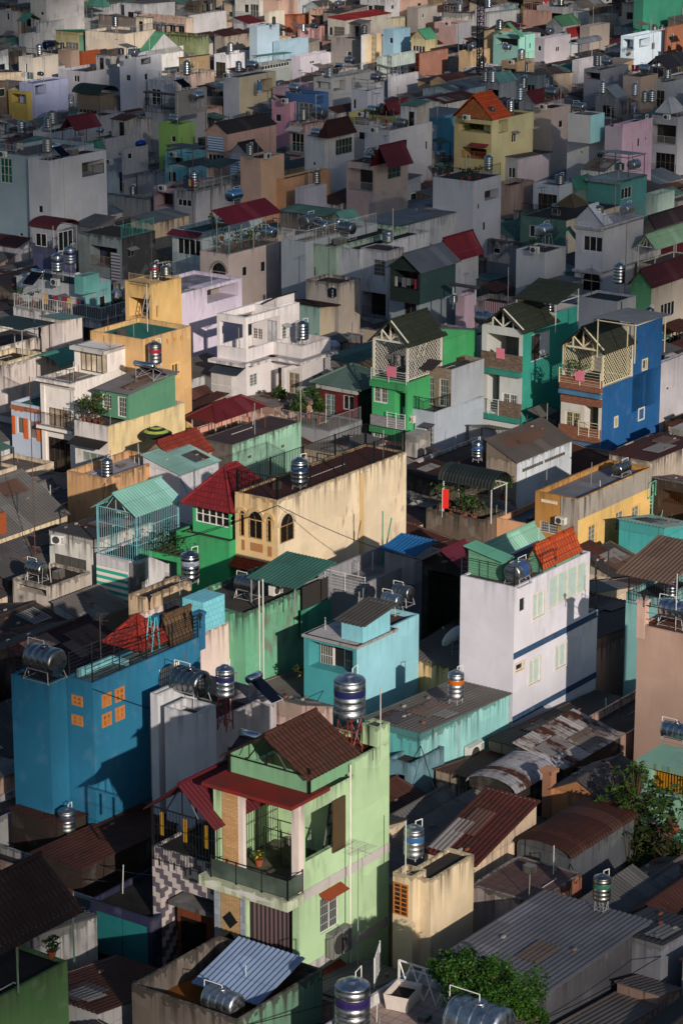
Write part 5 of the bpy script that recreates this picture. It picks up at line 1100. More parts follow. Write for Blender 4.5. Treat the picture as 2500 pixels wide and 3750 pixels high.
# three terraced houses with lattice gables
def lattice(v, face, u0, u1, z0, z1, c, d=.0, step=.3, par=None):
    m = MB(); W, H_ = u1-u0, z1-z0; n = int((W+H_)/step)
    for i in range(n+1):
        t = i*step
        for sgn in (0, 1):
            a = (min(t, W), max(0, t-W)); b = (max(0, t-H_), min(t, H_))
            if sgn: a = (W-a[0], a[1]); b = (W-b[0], b[1])
            m.tube(v.P(face, u0+a[0], z0+a[1], d), v.P(face, u0+b[0], z0+b[1], d), .022)
    for a, b in (((0, 0), (W, 0)), ((0, H_), (W, H_)), ((0, 0), (0, H_)), ((W, 0), (W, H_))): m.tube(v.P(face, u0+a[0], z0+a[1], d), v.P(face, u0+b[0], z0+b[1], d), .05)
    m.build('lattice', paint(c), v.root)
def gable_terrace(v, z0, z1, depth, c, roofc, rise, front='lattice', panel=None, side='lattice', fcol='d8d4c8'):
    """open terrace storey on top of the front of v, with a white truss gable"""
    h = v.h; X0, Y0, Y = v.off.x, v.off.y, v.Y; m = MB(z1)
    pm = MB(z1)
    for a, b in ((.02, .02), (.02, Y-.17), (depth-.15, .02), (depth-.15, Y-.17)): pm.box(X0+a, X0+a+.15, Y0+b, Y0+b+.15, z0, z1-.15)
    pm.boxes('post', paint(fcol), h.root)
    m.box(X0+.03, X0+.15, Y0+.02, Y0+Y-.02, z1-.14, z1-.005); ym = Y0+Y/2
    for a, b in (((Y0, z1), (ym, z1+rise)), ((Y0+Y, z1), (ym, z1+rise)), ((ym, z1), (ym, z1+rise)), ((Y0+Y*.25, z1), (Y0+Y*.25, z1+rise*.5)), ((Y0+Y*.75, z1), (Y0+Y*.75, z1+rise*.5)), ((ym, z1), (Y0+Y*.25, z1+rise*.5)), ((ym, z1), (Y0+Y*.75, z1+rise*.5))): m.tube((X0+.08, *a), (X0+.08, *b), .065)
    m.build('truss', paint(fcol), h.root)
    rv = volm(h, X0, Y0, depth, Y, z0, z1, c, roof='none', vis=0, solid=False); VOLS.pop(); h.vols.pop(); rv.roof = 'gx'; rv.rise = rise; rv.rk = 't'; rv.rc = roofc; rv.over = .28; rv.pitched(MB(), 'roof')
    bw_ = MB(z1); bw_.box(X0+depth-.02, X0+depth+.1, Y0, Y0+Y, z0, z1+rise*.2); bw_.build('terrace_wall', plaster('a8a49c', .3), h.root)
    dd = MB(); dd.box(X0+depth-.06, X0+depth-.03, Y0+Y*.15, Y0+Y*.75, z0+.05, z1-.5); dd.build('terrace_door', glass('1c2220'), h.root)
    if side == 'lattice': lattice(v, 'R', .15, depth-.15, z0+.1, z1-.05, fcol, .06, .34)
    if side: lattice(v, 'R', .15, depth-.15, z0+.1, z1-.05, fcol, Y-.06, .34)
    return rv
tg = N('bright green terraced house with white lattice gable terrace', 478, 0, 0, 0, 1, 'ffffff') if False else None
GA = '2fae62'
tg = N('bright green narrow house with white lattice terrace and dark gable roof', 1492, 1402, 1362, 1745, 7.3, GA, dirt=.06, par=.05, rc='5a5a5a', vis=5)
v = tg.v; dpt = 4.6
gable_terrace(v, 7.35, 10.3, dpt, GA, '2c3428', 1.5)
tgb = volm(tg, dpt, 0, v.X-dpt, v.Y, 7.3, 9.6, GA, dirt=.06, roof='sX', rise=1.0, rc='5c5e62', over=.1, vis=3)
v.railing([v.P('L', .05, 6.9, -.12), v.P('L', v.Y, 6.9, -.12)], 1.1, 'd0d4d0', bars=False, mid=5, post=1.5, pr=.035)
for zz in (6.7, 3.2): v.band('L', zz, zz+.45, GA, .35)
v.win('L', 1368, 1395, 1420, 1480, fr='d8d8d4', gl='1a1c1c', bars='e0e0dc', tr=0, fw=.1); v.win('L', 1366, 1565, 1418, 1640, fr='d8d8d4', gl='1a1c1c', bars='e0e0dc', fw=.1)
mb = MB(); v.fbox(mb, 'L', v.Y*.05, v.Y*.98, -.3, -.02, 3.7, 4.5); mb.build('stone_parapet', masonry('9a989c', '7c7a7e', .3, .1), tg.root)
v.railing([v.P('L', .0, 3.7, -.33), v.P('L', v.Y*.5, 3.7, -.33)], 1.2, 'd0d4d0', bars=False, mid=5, post=1.0, pr=.035)
v.hole('L', (v.Y*.06, v.Y*.36, 3.8, 6.5), 1.4, '2a8a50')
CL = ['1c1a22', '8a2a3a', '2a3a5a', '6a6a6a', '3a2a2a', 'b8b0a8']
laundry(v, 'L', 1395, 1290, 1480, 1345, 'dark clothes hung on the bright green lattice terrace', CL, d=1.6)
mb = MB(); mb.box(-.2, -.15, .9, 1.75, 7.6, 8.4)
for nm, v_, q, t in (('g', v, (1408, 1298), 'pink towel on the bright green lattice terrace railing'),):
    ro = empty('towel', tg.O, ANG); tag(ro, t, 'towel'); mb.build('cloth', paint('d87a90', .9), ro)
mb = MB(); [mb.tube((3.0+s_*.0, 1.0+s_*.45, 7.4), (4.3, 1.0+s_*.45, 10.4), .03) for s_ in (0, 1)]; [mb.tube((3.0+1.3*t, 1.0, 7.4+3*t), (3.0+1.3*t, 1.45, 7.4+3*t), .025) for t in (.15, .3, .45, .6, .75, .9)]; lr = empty('ladder', tg.O, ANG); tag(lr, 'white ladder inside the bright green lattice terrace', 'ladder'); mb.build('frame', paint('c8d0c0'), lr)
# grey-blue house between
gb = N('pale grey-blue house with brown tiled awning between green and turquoise houses', 1590, 1510, 1475, 1770, 5.2, 'aab6c4', dirt=.06, par=.4, rc='6a6a70', vis=4)
v = gb.v; gb2 = volm(gb, 2.2, 0, v.X-2.2, v.Y, 5.0, 8.0, 'a8b2bc', dirt=.1, vis=2.5, roof='flat', par=.3, rc='4a4a4e', mL=masonry('9a8a7c', '7c6a5c', .3, .12))
gb2.winm('L', gb2.Y*.55, gb2.Y*.82, 5.1, 7.2, fr='d8d4d0', gl='1a1816', bars='d8d8d4'); gb2.winm('L', gb2.Y*.1, gb2.Y*.38, 5.1, 7.2, fr='d8d4d0', gl='1a1816', bars='d8d8d4')
gb2.awning('L', 1498, 1300, 1618, 1370, '3c343a', 1.4, .5, True)
v.railing([(.05, v.Y, 5.2), (.05, .05, 5.2), (2.2, .05, 5.2)], .95, '1a1c1e', gap=.13)
v.win('L', 1555, 1560, 1600, 1642, fr='dcdcdc', gl='14181a', bars='e0e0dc', fw=.1, awn='4a4850'); v.hole('L', (v.Y*.62, v.Y*.98, 0, 4.6), 1.4, '3a4048')
aircon(v, 'L', 1500, 1515, 1524, 1548, 'small air conditioner in the recess of the grey-blue house')
# turquoise
TQ = '12a08c'
tt = N('turquoise narrow house with stone-clad balcony and white truss gable', 1912, 1362, 1762, 2115, 7.2, 'c8ccc8', TQ, dirt=.05, par=.05, rc='4a5a58', vis=6)
v = tt.v; dpt = 4.6
v3 = volm(tt, 0, 0, dpt, v.Y, 7.2, 10.4, 'c8ccc8', TQ, dirt=.05, roof='none', vis=3); v3.hole('L', (.35, v.Y-.45, 7.25, 9.8), 2.8, '7c8480'); v3.winm('R', 1.2, 3.9, 7.7, 9.8, fr='d8dce0', gl='3a3634', mull=1)
mb = MB(); v3.fbox(mb, 'R', 2.5, 3.8, .03, .08, 7.9, 9.7); mb.build('white_panel', paint('d0d4d8'), tt.root)
gable_terrace(v, 10.3, 10.42, dpt, TQ, '30382c', 1.4, side=None)
tb = volm(tt, dpt, 0, v.X-dpt, v.Y, 7.2, 10.9, 'c8ccc8', TQ, dirt=.05, roof='flat', par=.9, rc='6a6a68', vis=4)
tt.canopy(2036, 1108, 1888, 2120, 12.3, '323a2e', roof='sx', rise=.8, zp=10.0, pc='c8ccc8', rk='t', over=.2)
for zz, c in ((6.75, TQ), (3.2, TQ)): v.band('L', zz, zz+.4, c, .3)
mb = MB(); v.fbox(mb, 'L', -.02, v.Y, -.08, -.01, 7.2, 8.4); v.fbox(mb, 'L', 0, v.Y*.55, -.25, -.02, 3.6, 4.7); mb.boxes('stone_cladding', masonry('8a7868', '5a4a42', .3, .1), tt.root)
v.win('L', 1838, 1435, 1893, 1528, fr='dcdcdc', gl='1c1816', bars='e0e0dc', fw=.1); v.hole('L', (v.Y*.55, v.Y*.85, 3.7, 6.7), 1.4, '9aa09c')
v.railing([v.P('L', v.Y*.52, 3.6, -.3), v.P('L', v.Y, 3.6, -.3)], 1.2, 'd0d4d0', bars=False, mid=5, post=1.0, pr=.035)
mb = MB(); mb.box(-.16, -.11, v.Y*.42, v.Y*.62, 8.0, 8.8); ro = empty('towel', tt.O, ANG); tag(ro, 'pink towel over the stone-clad turquoise balcony', 'towel'); mb.build('cloth', paint('d87a90', .9), ro)
tank('v', 2010, 1160, 36, 10.0, 'upright steel tank under the tiled canopy of the turquoise house', stand=.2, ratio=1.8)
# blue
BB = '0b5c9a'
bb_ = N('strong blue narrow house with cream lattice gable terrace', 2205, 1420, 2055, 2420, 7.4, 'd4cfc4', BB, dirt=.12, par=.05, rc='4a4a4c', vis=6)
v = bb_.v; dpt = 4.4
gable_terrace(v, 7.4, 10.2, dpt, BB, '2e332a', 1.5, fcol='d8cfae')
b2 = volm(bb_, dpt, 0, v.X-dpt, v.Y, 7.2, 11.3, 'c8c4bc', BB, dirt=.12, roof='flat', par=1.0, rc='5a5a5c', vis=6)
bb_.canopy(2328, 1190, 2186, 2440, 13.3, '6a6e74', roof='sX', rise=.2, zp=10.5, pc='d8cfae', over=.3, rust=.02)
tank('v', 2375, 1195, 36, 10.4, 'upright steel tank under the grey canopy of the strong blue house', stand=.2, band='24304a', ratio=1.7)
BR = masonry('9a6a54', '7a4a3a', .25, .08)
mb = MB(); v.fbox(mb, 'L', -.02, v.Y, -.3, -.02, 7.0, 7.9); v.fbox(mb, 'L', -.01, v.Y, -.1, -.01, 5.9, 6.5); v.fbox(mb, 'L', 0, v.Y, -.3, -.02, 3.2, 4.2); mb.boxes('brick_parapet', BR, bb_.root)
for zz in (6.6, 2.8): v.band('L', zz, zz+.3, '4a8ab8', .4)
v.railing([v.P('L', 0, 7.4, -.33), v.P('L', v.Y, 7.4, -.33)], 1.1, 'd8cfae', bars=False, mid=4, post=1.4, pr=.04); v.railing([v.P('L', 0, 3.6, -.33), v.P('L', v.Y*.5, 3.6, -.33)], 1.1, 'd8cfae', bars=False, mid=4, post=1.1, pr=.04)
v.win('L', 2070, 1502, 2122, 1590, fr='d8d0a8', gl='1c1814', bars='d8d0b0', fw=.1); v.hole('L', (v.Y*.08, v.Y*.42, 3.7, 5.9), 1.3, '6a665c')
for q in ((2352, 1320, 2366, 1348), (2338, 1500, 2355, 1530), (2250, 1530, 2258, 1558)): (b2 if q[0] > 2300 else v).win('R', *q, fr='d8cfae', gl='14303a', trim='d8cfae', mull=0, fw=.05)
mb = MB(); mb.box(-.42, -.37, v.Y*.38, v.Y*.6, 7.75, 8.55); ro = empty('towel', bb_.O, ANG); tag(ro, 'pink towel over the brick balcony of the strong blue house', 'towel'); mb.build('cloth', paint('d87a90', .9), ro)
plant(2100, 1405, 7.4, 1.7, 'leafy plant inside the lattice of the strong blue house', n=150)
laundry(b2, 'L', 2250, 1215, 2305, 1250, 'clothes hung under the grey canopy of the strong blue house', CL, d=.8, seed=4)
# white house with corrugated roof
wc = N('white stained wall house with dark corrugated gable roof before the blue house', 1892, 1692, 1780, 2093, 5.4, '9a8a78', 'cbd4dc', dirt=.5, roof='sy', rise=1.2, rc='4e4844', over=.1, vis=4, rust=.2)
mb = MB(); v = wc.v; [v.fbox(mb, 'R', v.X*t+i*.3, v.X*t+i*.3+.12, -.12, 0, 4.55, 4.75) for t in (.1, .5) for i in range(9)]; mb.boxes('vent', plaster('8a8478', .6), wc.root)
tank('v', 1747, 1690, 42, 5.0, 'upright steel tank with blue lettered band left of the white stained wall', stand=.3, band='28508a', ratio=1.55)
# dark terrace with black netting
dk = N('dark cluttered roof terrace with black arched netting and potted flowers', 1770, 1905, 1560, 1850, 4.4, '6a5a4c', dirt=.7, roof='flat', par=.7, rc='2c2420', vis=2)
dk.canopy(1800, 1790, 1620, 1858, 6.4, '16201e', roof='arcy', rise=.9, zp=4.0, pc='c8c8c4', rust=.0)
for i, (x, y, h, t, f) in enumerate(((1650, 1880, 2.4, 'tall bush on the dark cluttered terrace', None), (1700, 1900, 1.5, 'magenta bougainvillea on the dark terrace wall', 'a02a70'), (1735, 1905, 1.4, 'second magenta bougainvillea nearer the terrace corner', '8a2060'), (1838, 1830, 1.5, 'pot plant beside the white pipe on the dark terrace', None))): plant(x, y, 3.8, h, t, n=220, flowers=f, spread=.55, leafs=.13)
fl = empty('flag', at(1618, 1895, 4.2), .3); tag(fl, 'red flag on a short pole at the dark terrace edge', 'flag'); MB().tube((0, 0, 0), (0, 0, 2.0), .02).build('pole', paint('c8c4bc'), fl); mb = MB(); mb.box(0, .45, -.01, .01, .6, 1.9); mb.build('cloth', paint('c01c14', .9), fl)
N('old house with rusty roof right of the long cream house', 1700, 1790, 1480, 1800, 3.8, '5a5048', dirt=.8, roof='sy', rise=.5, rc='2c1a16', rust=.5, vis=1)
# yellow long house, right
yl = N('long ochre and yellow house with grey sheet roof at right', 2118, 1828, 1960, 2384, 6.8, 'b9812c', 'dfb45c', dirt=.3, par=.35, rc='6a6a70', vis=5, rmat=metalroof('74747a', .05))
v = yl.v; v.win('L', 1980, 1825, 2044, 1850, fr='d8ccb8', gl='3a3020', mull=0, tr=3); v.win('L', 1976, 1905, 2040, 1960, fr='b8b4ac', gl='24221e', bars='c8c8c4'); mb = MB(); v.fbox(mb, 'R', 0, v.X, -.05, 0, 5.4, 6.75); v.fbox(mb, 'L', 0, v.Y*.4, -.05, 0, 4.6, 6.75); mb.boxes('plain_band', plaster('c8bdb0', .45), yl.root)
for q in ((2152, 1930, 2180, 1985), (2252, 1880, 2280, 1935), (2312, 1860, 2338, 1915)): v.win('R', *q, fr='a8a8a0', gl='101210', bars='c8c8c4', trim='d0b070')
aircon(v, 'L', 2052, 1888, 2078, 1912, 'air conditioner on the corner of the long ochre house')
tank('h', 2275, 1740, 80, 6.6, 'lying tank sunk behind the parapet of the long ochre house', stand=.1, ax='x', ratio=1.8)
N('low house with peach parapet and blue-grey roof left of the ochre house', 1960, 1925, 1818, 2060, 4.2, 'd8a070', dirt=.1, par=.35, rc='5a6070', vis=1.5, X=7, rmat=metalroof('5a6272', .02))
N('house with dark rusty roof behind the long ochre house', 2380, 1690, 2230, 2560, 6.0, 'b8a898', dirt=.6, roof='sX', rise=.1, rc='3a1c18', rust=.5, vis=1.5)
bt = N('brown timbered balcony house with turquoise spiral stair at the right edge', 2520, 1800, 2385, 2600, 5.4, '4a3424', dirt=.6, roof='sX', rise=.5, rc='6a625c', rust=.3, vis=3); bt.v.log('L', 2420, 1790, 2500, 1850, 1.2, '2a1c14', '5a3a24', 1.1)
mb = MB(); q = bt.v; cx_, cy_ = q.off.x-.4, q.off.y+q.Y*.88; [mb.tube((cx_, cy_, .3+i*.28), (cx_+.7*math.cos(i*.6), cy_+.7*math.sin(i*.6), .3+i*.28), .05) for i in range(18)]; [mb.tube((cx_+.7*math.cos(i*.6), cy_+.7*math.sin(i*.6), .3+i*.28), (cx_+.7*math.cos(i*.6), cy_+.7*math.sin(i*.6), 1.3+i*.28), .02) for i in range(18)]; [mb.tube((cx_+.7*math.cos(i*.6), cy_+.7*math.sin(i*.6), 1.3+i*.28), (cx_+.7*math.cos(i*.6+.6), cy_+.7*math.sin(i*.6+.6), 1.58+i*.28), .025) for i in range(17)]; mb.tube((cx_, cy_, 0), (cx_, cy_, 5.6), .05); mb.build('spiral_stair', paint('6ab8a0'), bt.root)
tq3 = N('turquoise house with sheet awning and striped shutters at right', 2430, 1970, 2266, 2540, 4.6, '2fa8a8', dirt=.15, roof='sX', rise=.7, rc='7a9a94', vis=3)
tq3.v.awning('L', 2225, 2000, 2400, 2060, '7a9498', 1.3, .5); mb = MB(); q = tq3.v; [q.fbox(mb, 'L', q.Y*.55+i*.2, q.Y*.55+i*.2+.1, -.03, 0, 0, 3.2) for i in range(8)]; mb.boxes('shutter_slat', paint('3ab8b0'), tq3.root)
N('house with big brown corrugated roof at the right edge', 2540, 2020, 2310, 2640, 9.2, '4a4038', roof='sx', rise=1.4, rc='6e5c4e', rust=.25, over=.3, vis=1, zb=0, X=9) if False else None
# ---------------------------------------------------------------- houses farther off (pixel rows 1100 down to 0)
GREY, LIL, OFF = 'a9a9ab', 'b4b2c0', 'c8c4bc'
FARH = []
def far(label, cx, cy, xl, xr, z, cL, cR=None, roof='flat', rc='55524e', wins=(), **k):
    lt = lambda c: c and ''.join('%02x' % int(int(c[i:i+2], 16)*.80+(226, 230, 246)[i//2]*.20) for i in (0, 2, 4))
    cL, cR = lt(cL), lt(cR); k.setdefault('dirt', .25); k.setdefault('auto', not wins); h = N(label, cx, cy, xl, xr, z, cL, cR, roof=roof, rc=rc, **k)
    for f, *q in wins: h.v.win(f, *q, gl='14181c', fr='c8c8c4')
    FARH.append(h)
    return h
# left, rows 1080 - 560
h = far('big plain white house with notched roof corner at left', 182, 588, 102, 388, 12.0, 'bcbcc0', par=.3, wins=[('L', 140, 750, 157, 780)], vis=8, dirt=.06, rc='3a3434')
h.v.hole('R', h.v.rect('R', 300, 592, 380, 620)+(), 2.0) if False else None
h.v.log('R', 300, 596, 382, 632, 2.2, '6a6a70', '2a2c30', 1.0)
solar(205, 575, 50, 11.8, 'solar heater on the big plain white house', ax='x')
far('pale teal house with green grid windows at the far left edge', 101, 572, -60, 108, 12.0, '8aa4ac', wins=[('L', 70, 850, 84, 866)], dirt=.1, vis=9, X=10).v.win('L', 0, 575, 45, 672, fr='b8c4c0', gl='1c4a38', mull=2, tr=2)
far('white low house with maroon roof at the left edge below the teal wall', 60, 905, -60, 107, 4.2, 'c8c4c4', roof='sx', rise=.6, rc='4a2024', vis=1.5)
h = far('shabby house with blue caged balcony and maroon arched roof', 205, 935, 120, 276, 6.4, '3a3a6a', roof='flat', wins=[('L', 128, 850, 170, 905), ('R', 215, 850, 270, 910)], vis=3)
h.canopy(205, 840, 112, 282, 8.4, '4a1a1e', roof='arcy', rise=.7, zp=6.0, pc='9a9aa0', cage='8a8c94')
far('black-stained house with turquoise roof railing', 445, 872, 285, 568, 7.6, '6a7a78', '18181a', dirt=.7, rc='3a3430', vis=5, par=.1).v.toprail('R', 1.2, '4aa098', gap=.2)
h = HOUSES[-1]; h.v.log('L', 330, 895, 430, 985, 1.4, '2a3a5a', '8a7a70'); mb = MB(); h.v.fbox(mb, 'L', .1, 1.2, -.2, -.15, 3.5, 6.2); mb.build('striped_curtain', stripes('9aa8b0', '6a5060', .3), h.root)
far('low house with dark grey sheet roof behind the black-stained house', 340, 830, 270, 420, 6.5, '5a5856', roof='sx', rise=.5, rc='4e5054')
far('cream house with peeling wall beside the black-stained house', 560, 815, 480, 692, 7.4, 'b09a80', 'c8a878', dirt=.6, roof='sy', rise=.3, rc='5a6064', vis=2.5)
h = far('pale turquoise house with maroon awning and curtained balcony', 742, 850, 630, 772, 8.6, 'a8bcbc', wins=[('L', 650, 868, 736, 940)], vis=5, rc='3a5a54', X=9)
h.v.awning('L', 626, 835, 745, 860, '5a1a2a', .9, .4); h.v.railing([h.v.P('L', .1, 4.6, -.6), h.v.P('L', h.v.Y, 4.6, -.6)], 1.0, 'a8a8ac')
far('grey-lilac low box in front of the curtained balcony house', 640, 890, 555, 690, 5.0, '76767e', vis=2, dirt=.1)
h = far('turquoise flat house with solar panel and roof rails at left', 305, 1048, 60, 405, 6.4, 'c0c4c4', '5fb0ac', dirt=.15, par=.3, wins=[('R', 366, 1085, 388, 1122)], vis=4, rc='4a4a48')
h.v.toprail('L', .9, '22262a', bars=False, mid=2); h2 = h.vol(305, 1013, 272, 362, 7.6, '66b8b2', dirt=.1, zb=6, vis=1, rc='8a8a88', par=.05)
tank('v', 212, 1030, 43, 6.4, 'upright steel tank nearest on the turquoise flat house', stand=.9, ratio=1.55, band='303a5a')
tank('v', 258, 985, 43, 6.6, 'upright steel tank behind the nearer one, by the shabby blue cage', stand=.5, ratio=1.5, band='2a3050')
solar(140, 1040, 60, 6.3, 'solar panel on the turquoise flat house roof', ax='y', out=-1)
h = far('white fenced roof terrace house with potted plants at the left edge', 372, 1175, 60, 480, 5.4, 'c0bcba', '8a7a6c', dirt=.6, par=.05, rc='4a403a', vis=2, Y=10)
h.v.toprail('L', 1.1, 'd0d0ce', gap=.2); h.v.toprail('R', 1.1, 'd0d0ce', gap=.2)
plant(75, 1105, 5.4, 1.2, 'pot plant at the white fence, left', n=90); plant(124, 1115, 5.4, 1.3, 'pot plant in a terracotta pot at the white fence', n=90)
sh = empty('spirit_house', at(220, 1130, 5.4), ANG); tag(sh, 'small roofed shrine on the white fenced terrace', 'shrine'); mb = MB(); mb.box(-.45, .45, -.4, .4, 0, .8); mb.build('base', plaster('c8c4c0', .3), sh); mb = MB(); mb.sheet((-.8, -.7, .8), (.8, -.7, .8), (.8, 0, 1.25), (-.8, 0, 1.25), .2, .01); mb.sheet((-.8, .7, .8), (.8, .7, .8), (.8, 0, 1.25), (-.8, 0, 1.25), .2, .01); mb.build('roof', metalroof('6a6264', .1), sh)
bush(430, 1165, 5.0, [(0, 0, 1, .8, .8), (.8, .8, 1.2, .8, .8), (-.8, .5, .9, .7, .8), (1.8, .2, 1, .8, .7)], 'green roof garden shrubs before the tall yellow house', 500, '2a4418', seed=41, name='garden_shrub')
# centre rows 1080 - 560
h = far('beige arched-front house with dark red roof over a planted roof terrace', 836, 932, 732, 1023, 8.2, 'c8b0a0', par=.15, vis=6, dirt=.1, rc='6a5a50', wins=[('R', 888, 977, 906, 1008), ('R', 955, 958, 974, 992)])
h.canopy(838, 815, 790, 1020, 11.2, '5c1224', roof='sy', rise=.85, zp=8.2, pc='8a9a94', rust=.0, over=.25)
arch(h.v, 'L', 778, 958, 828, 1020, 'a89488', '101216'); h.v.railing([h.v.P('L', 0.1, 8.2, .1), h.v.P('L', h.v.Y, 8.2, .1)], 1.0, '8a9090'); h.v.toprail('R', 1.0, '5a6460')
for i, (x, y) in enumerate(((860, 905), (900, 905), (930, 895), (812, 880), (960, 880))): plant(x, y, 8.0, 1.6, ('leafy climber by the arched-front house corner post', 'yellow-flowered plant on the arched-front roof terrace', 'tall thin plant on the arched-front roof terrace', 'palm in the shade of the dark red terrace roof', 'small shrub beside the tank on the arched-front house')[i], n=130, flowers=('b8981c' if i == 1 else None), spread=.6)
tank('h', 985, 880, 55, 8.1, 'lying steel tank under the dark red terrace roof', stand=.3, ax='y', ratio=1.4)
tank('h', 857, 745, 64, 9.3, 'bluish lying steel tank behind the dark red terrace roof', stand=.3, ax='x', ratio=1.5, tint='8ab0d0')
far('grey plain-walled tall house left of the green stained one', 1119, 886, 1029, 1125, 9.6, '8f9aa0', vis=7, dirt=.08, X=11, rc='5a524e', wins=[('L', 1080, 1095, 1083, 1098)])
h = far('pale green stained house with three lying tanks on its roof', 1229, 902, 1119, 1236, 9.3, '86a88a', vis=5, dirt=.5, X=11, rc='2c2624'); h.v.winm('L', h.v.Y*.68, h.v.Y*.84, 6.4, 7.2, fr='3a3a36', gl='0c0c0c', mull=0)
far('white stained narrow wall house right of the pale green one', 1316, 914, 1229, 1322, 9.2, 'b4b8bc', vis=4, dirt=.4, X=11, rc='2c2624', wins=[('L', 1240, 960, 1243, 963)])
tank('h', 1128, 838, 64, 9.9, 'leftmost of three lying steel tanks on the pale green house row', stand=.2, ax='x', ratio=1.35)
tank('h', 1176, 868, 62, 9.2, 'middle of three lying steel tanks on the pale green house row', stand=.5, ax='y', ratio=1.4)
tank('h', 1270, 875, 62, 9.2, 'rightmost of three lying steel tanks on the pale green house row', stand=.5, ax='y', ratio=1.4)
h = far('white weathered tall house with brown deck and blue-banded tank', 1420, 920, 1319, 1478, 9.3, 'b8b8bc', '9a928e', vis=8, dirt=.45, rc='4a3e36', par=.05)
tank('v', 1420, 888, 42, 9.2, 'squat steel tank with blue band on the white weathered tall house', stand=.1, band='3a6a94', ratio=1.0)
far('beige mouldy house with dark tank box behind the white villa', 1240, 1040, 1120, 1318, 7.6, 'b8a898', 'c0ac92', vis=5, dirt=.6, rc='4a4038', par=.3)
N('cream house with brown tiled lean-to and turquoise shutters behind the villa', 1170, 1130, 1060, 1225, 6.0, '9ac0b4', 'd8c4a4', roof='sX', rise=.3, rk='t', rc='3a2422', vis=3, dirt=.2, over=.4)
tank('v', 1215, 1095, 34, 7.6, 'dark round tank behind the brown tiled lean-to', stand=.2, ratio=1.0, tint='4a4a50')
h = far('dark green shed house with grey gable roof and hanging laundry', 1535, 1075, 1425, 1670, 7.6, '8a9aa0', vis=3, dirt=.15, par=.05, rc='4a4a48')
sg = h.vol(1538, 985, 1428, 1668, 10.6, '22322e', '2c4a48', dirt=.05, zb=7.6, roof='gx', rise=1.1, rc='565c66', over=.35, vis=3); sg.log('L', 1440, 985, 1530, 1065, 2.0, '3a2c20')
laundry(sg, 'L', 1440, 1010, 1530, 1060, 'laundry and white cloth hung in the dark green shed house', CL, d=.25, seed=8); plant(1497, 1065, 7.6, 2.2, 'broad-leaved plant at the corner of the dark green shed house', n=120, leafs=.2)
far('grey block house with wide blue-grey shed roof and green fascia', 1600, 850, 1312, 1735, 7.2, '3f6a5c', 'b4b8bc', roof='sX', rise=.2, rc='525c68', vis=1.5, rust=.02, X=16) if False else None
h = N('long hall with wide blue-grey sheet roof and bright green fascia', 1450, 835, 1312, 1735, 8.0, '2f6a5a', 'b4b8bc', roof='sX', rise=.3, rc='545e6a', vis=2, rust=.02); mb = MB(); v = h.v; mb.box(v.X*.99, v.X+.3, 0, v.Y, 8.0, 9.6); mb.build('fascia', paint('1f9a4a'), h.root)
far('low house with red sheet roofs and a grille before the blue-grey hall', 1420, 900, 1310, 1520, 6.8, '9a9a9c', roof='gx', rise=1.0, rc='5c1424', vis=1, rust=.02)
far('white house with crimson gable roof right of the blue-grey hall', 1660, 930, 1600, 1752, 7.4, 'b8b8bc', roof='gx', rise=1.4, rc='6a1220', vis=2, over=.4, rust=.02)
far('low house with pale turquoise gable roof behind the pale green house', 1275, 830, 1195, 1330, 8.4, '5a7a74', roof='gx', rise=1.2, rc='5a8a80', vis=1)
far('house with grey-green sheet roof and mouldy wall behind the planted terrace', 1180, 790, 1024, 1245, 7.6, '6a5c50', '5a4a44', dirt=.8, roof='sx', rise=.2, rc='4a6a60', vis=1.5)
h = far('old mouldy concrete house with broken windows in the shade', 1903, 890, 1783, 1915, 6.6, '7a7a78', dirt=1.0, vis=4, rc='4a4642', wins=[('L', 1805, 905, 1830, 930)])
far('low house with flat teal sheet roof below the mouldy concrete house', 1790, 1030, 1726, 1860, 4.4, '3f4a48', roof='sX', rise=.1, rc='3a5a54', vis=.8)
h = far('white narrow tall house with barred roof garden and recessed balcony', 1732, 664, 1585, 1835, 11.2, 'b4b4bc', vis=9, dirt=.08, par=.1, rc='4a4644', wins=[('R', 1748, 745, 1756, 765), ('R', 1768, 812, 1778, 842)])
h.v.toprail('LR', 1.1, '17181b', gap=.2); h.v.log('R', 1774, 700, 1825, 722, 1.0, '3a3632')
tank('v', 1787, 632, 33, 11.1, 'upright steel tank on the barred roof garden of the white narrow tall house', stand=.3, ratio=1.6)
for i, (x, y) in enumerate(((1690, 660), (1640, 645), (1750, 655))): plant(x, y, 11.0, 1.2, ('pot plant at the front of the barred roof garden', 'pot plant left in the barred roof garden', 'pot plant near the tank in the barred roof garden')[i], n=60)
far('salmon plain wall house right of the white narrow tall house', 1870, 680, 1800, 1955, 8.2, 'a8806a', vis=4, rc='3a3432')
h = far('white box house with deck tank beside a teal gable roof', 2047, 680, 1952, 2096, 8.6, 'b4bcc4', vis=5, dirt=.06, par=.25, rc='a89a84'); tank('v', 2048, 676, 36, 8.4, 'squat banded tank on the white box house', stand=.1, ratio=1.0)
far('low house with teal gable roof and white beam behind the white box', 2110, 690, 2070, 2170, 8.0, '5a7a74', roof='gx', rise=.9, rc='3a7a6a', vis=1)
h = far('teal house with concrete roof frame and white window', 2270, 665, 2150, 2368, 8.8, '2a8a84', dirt=.1, par=.1, vis=5, rc='4a4a46', wins=[('R', 2275, 690, 2312, 720)]); h.v.slab(8.8, .5, .2, 'a0b0ac', 'L')
tank('h', 2320, 625, 52, 9.0, 'lying steel tank on the teal house roof', stand=.2, ax='x', ratio=1.5); tank('v', 2268, 628, 34, 8.8, 'squat steel tank left on the teal house roof', stand=.2, ratio=.8)
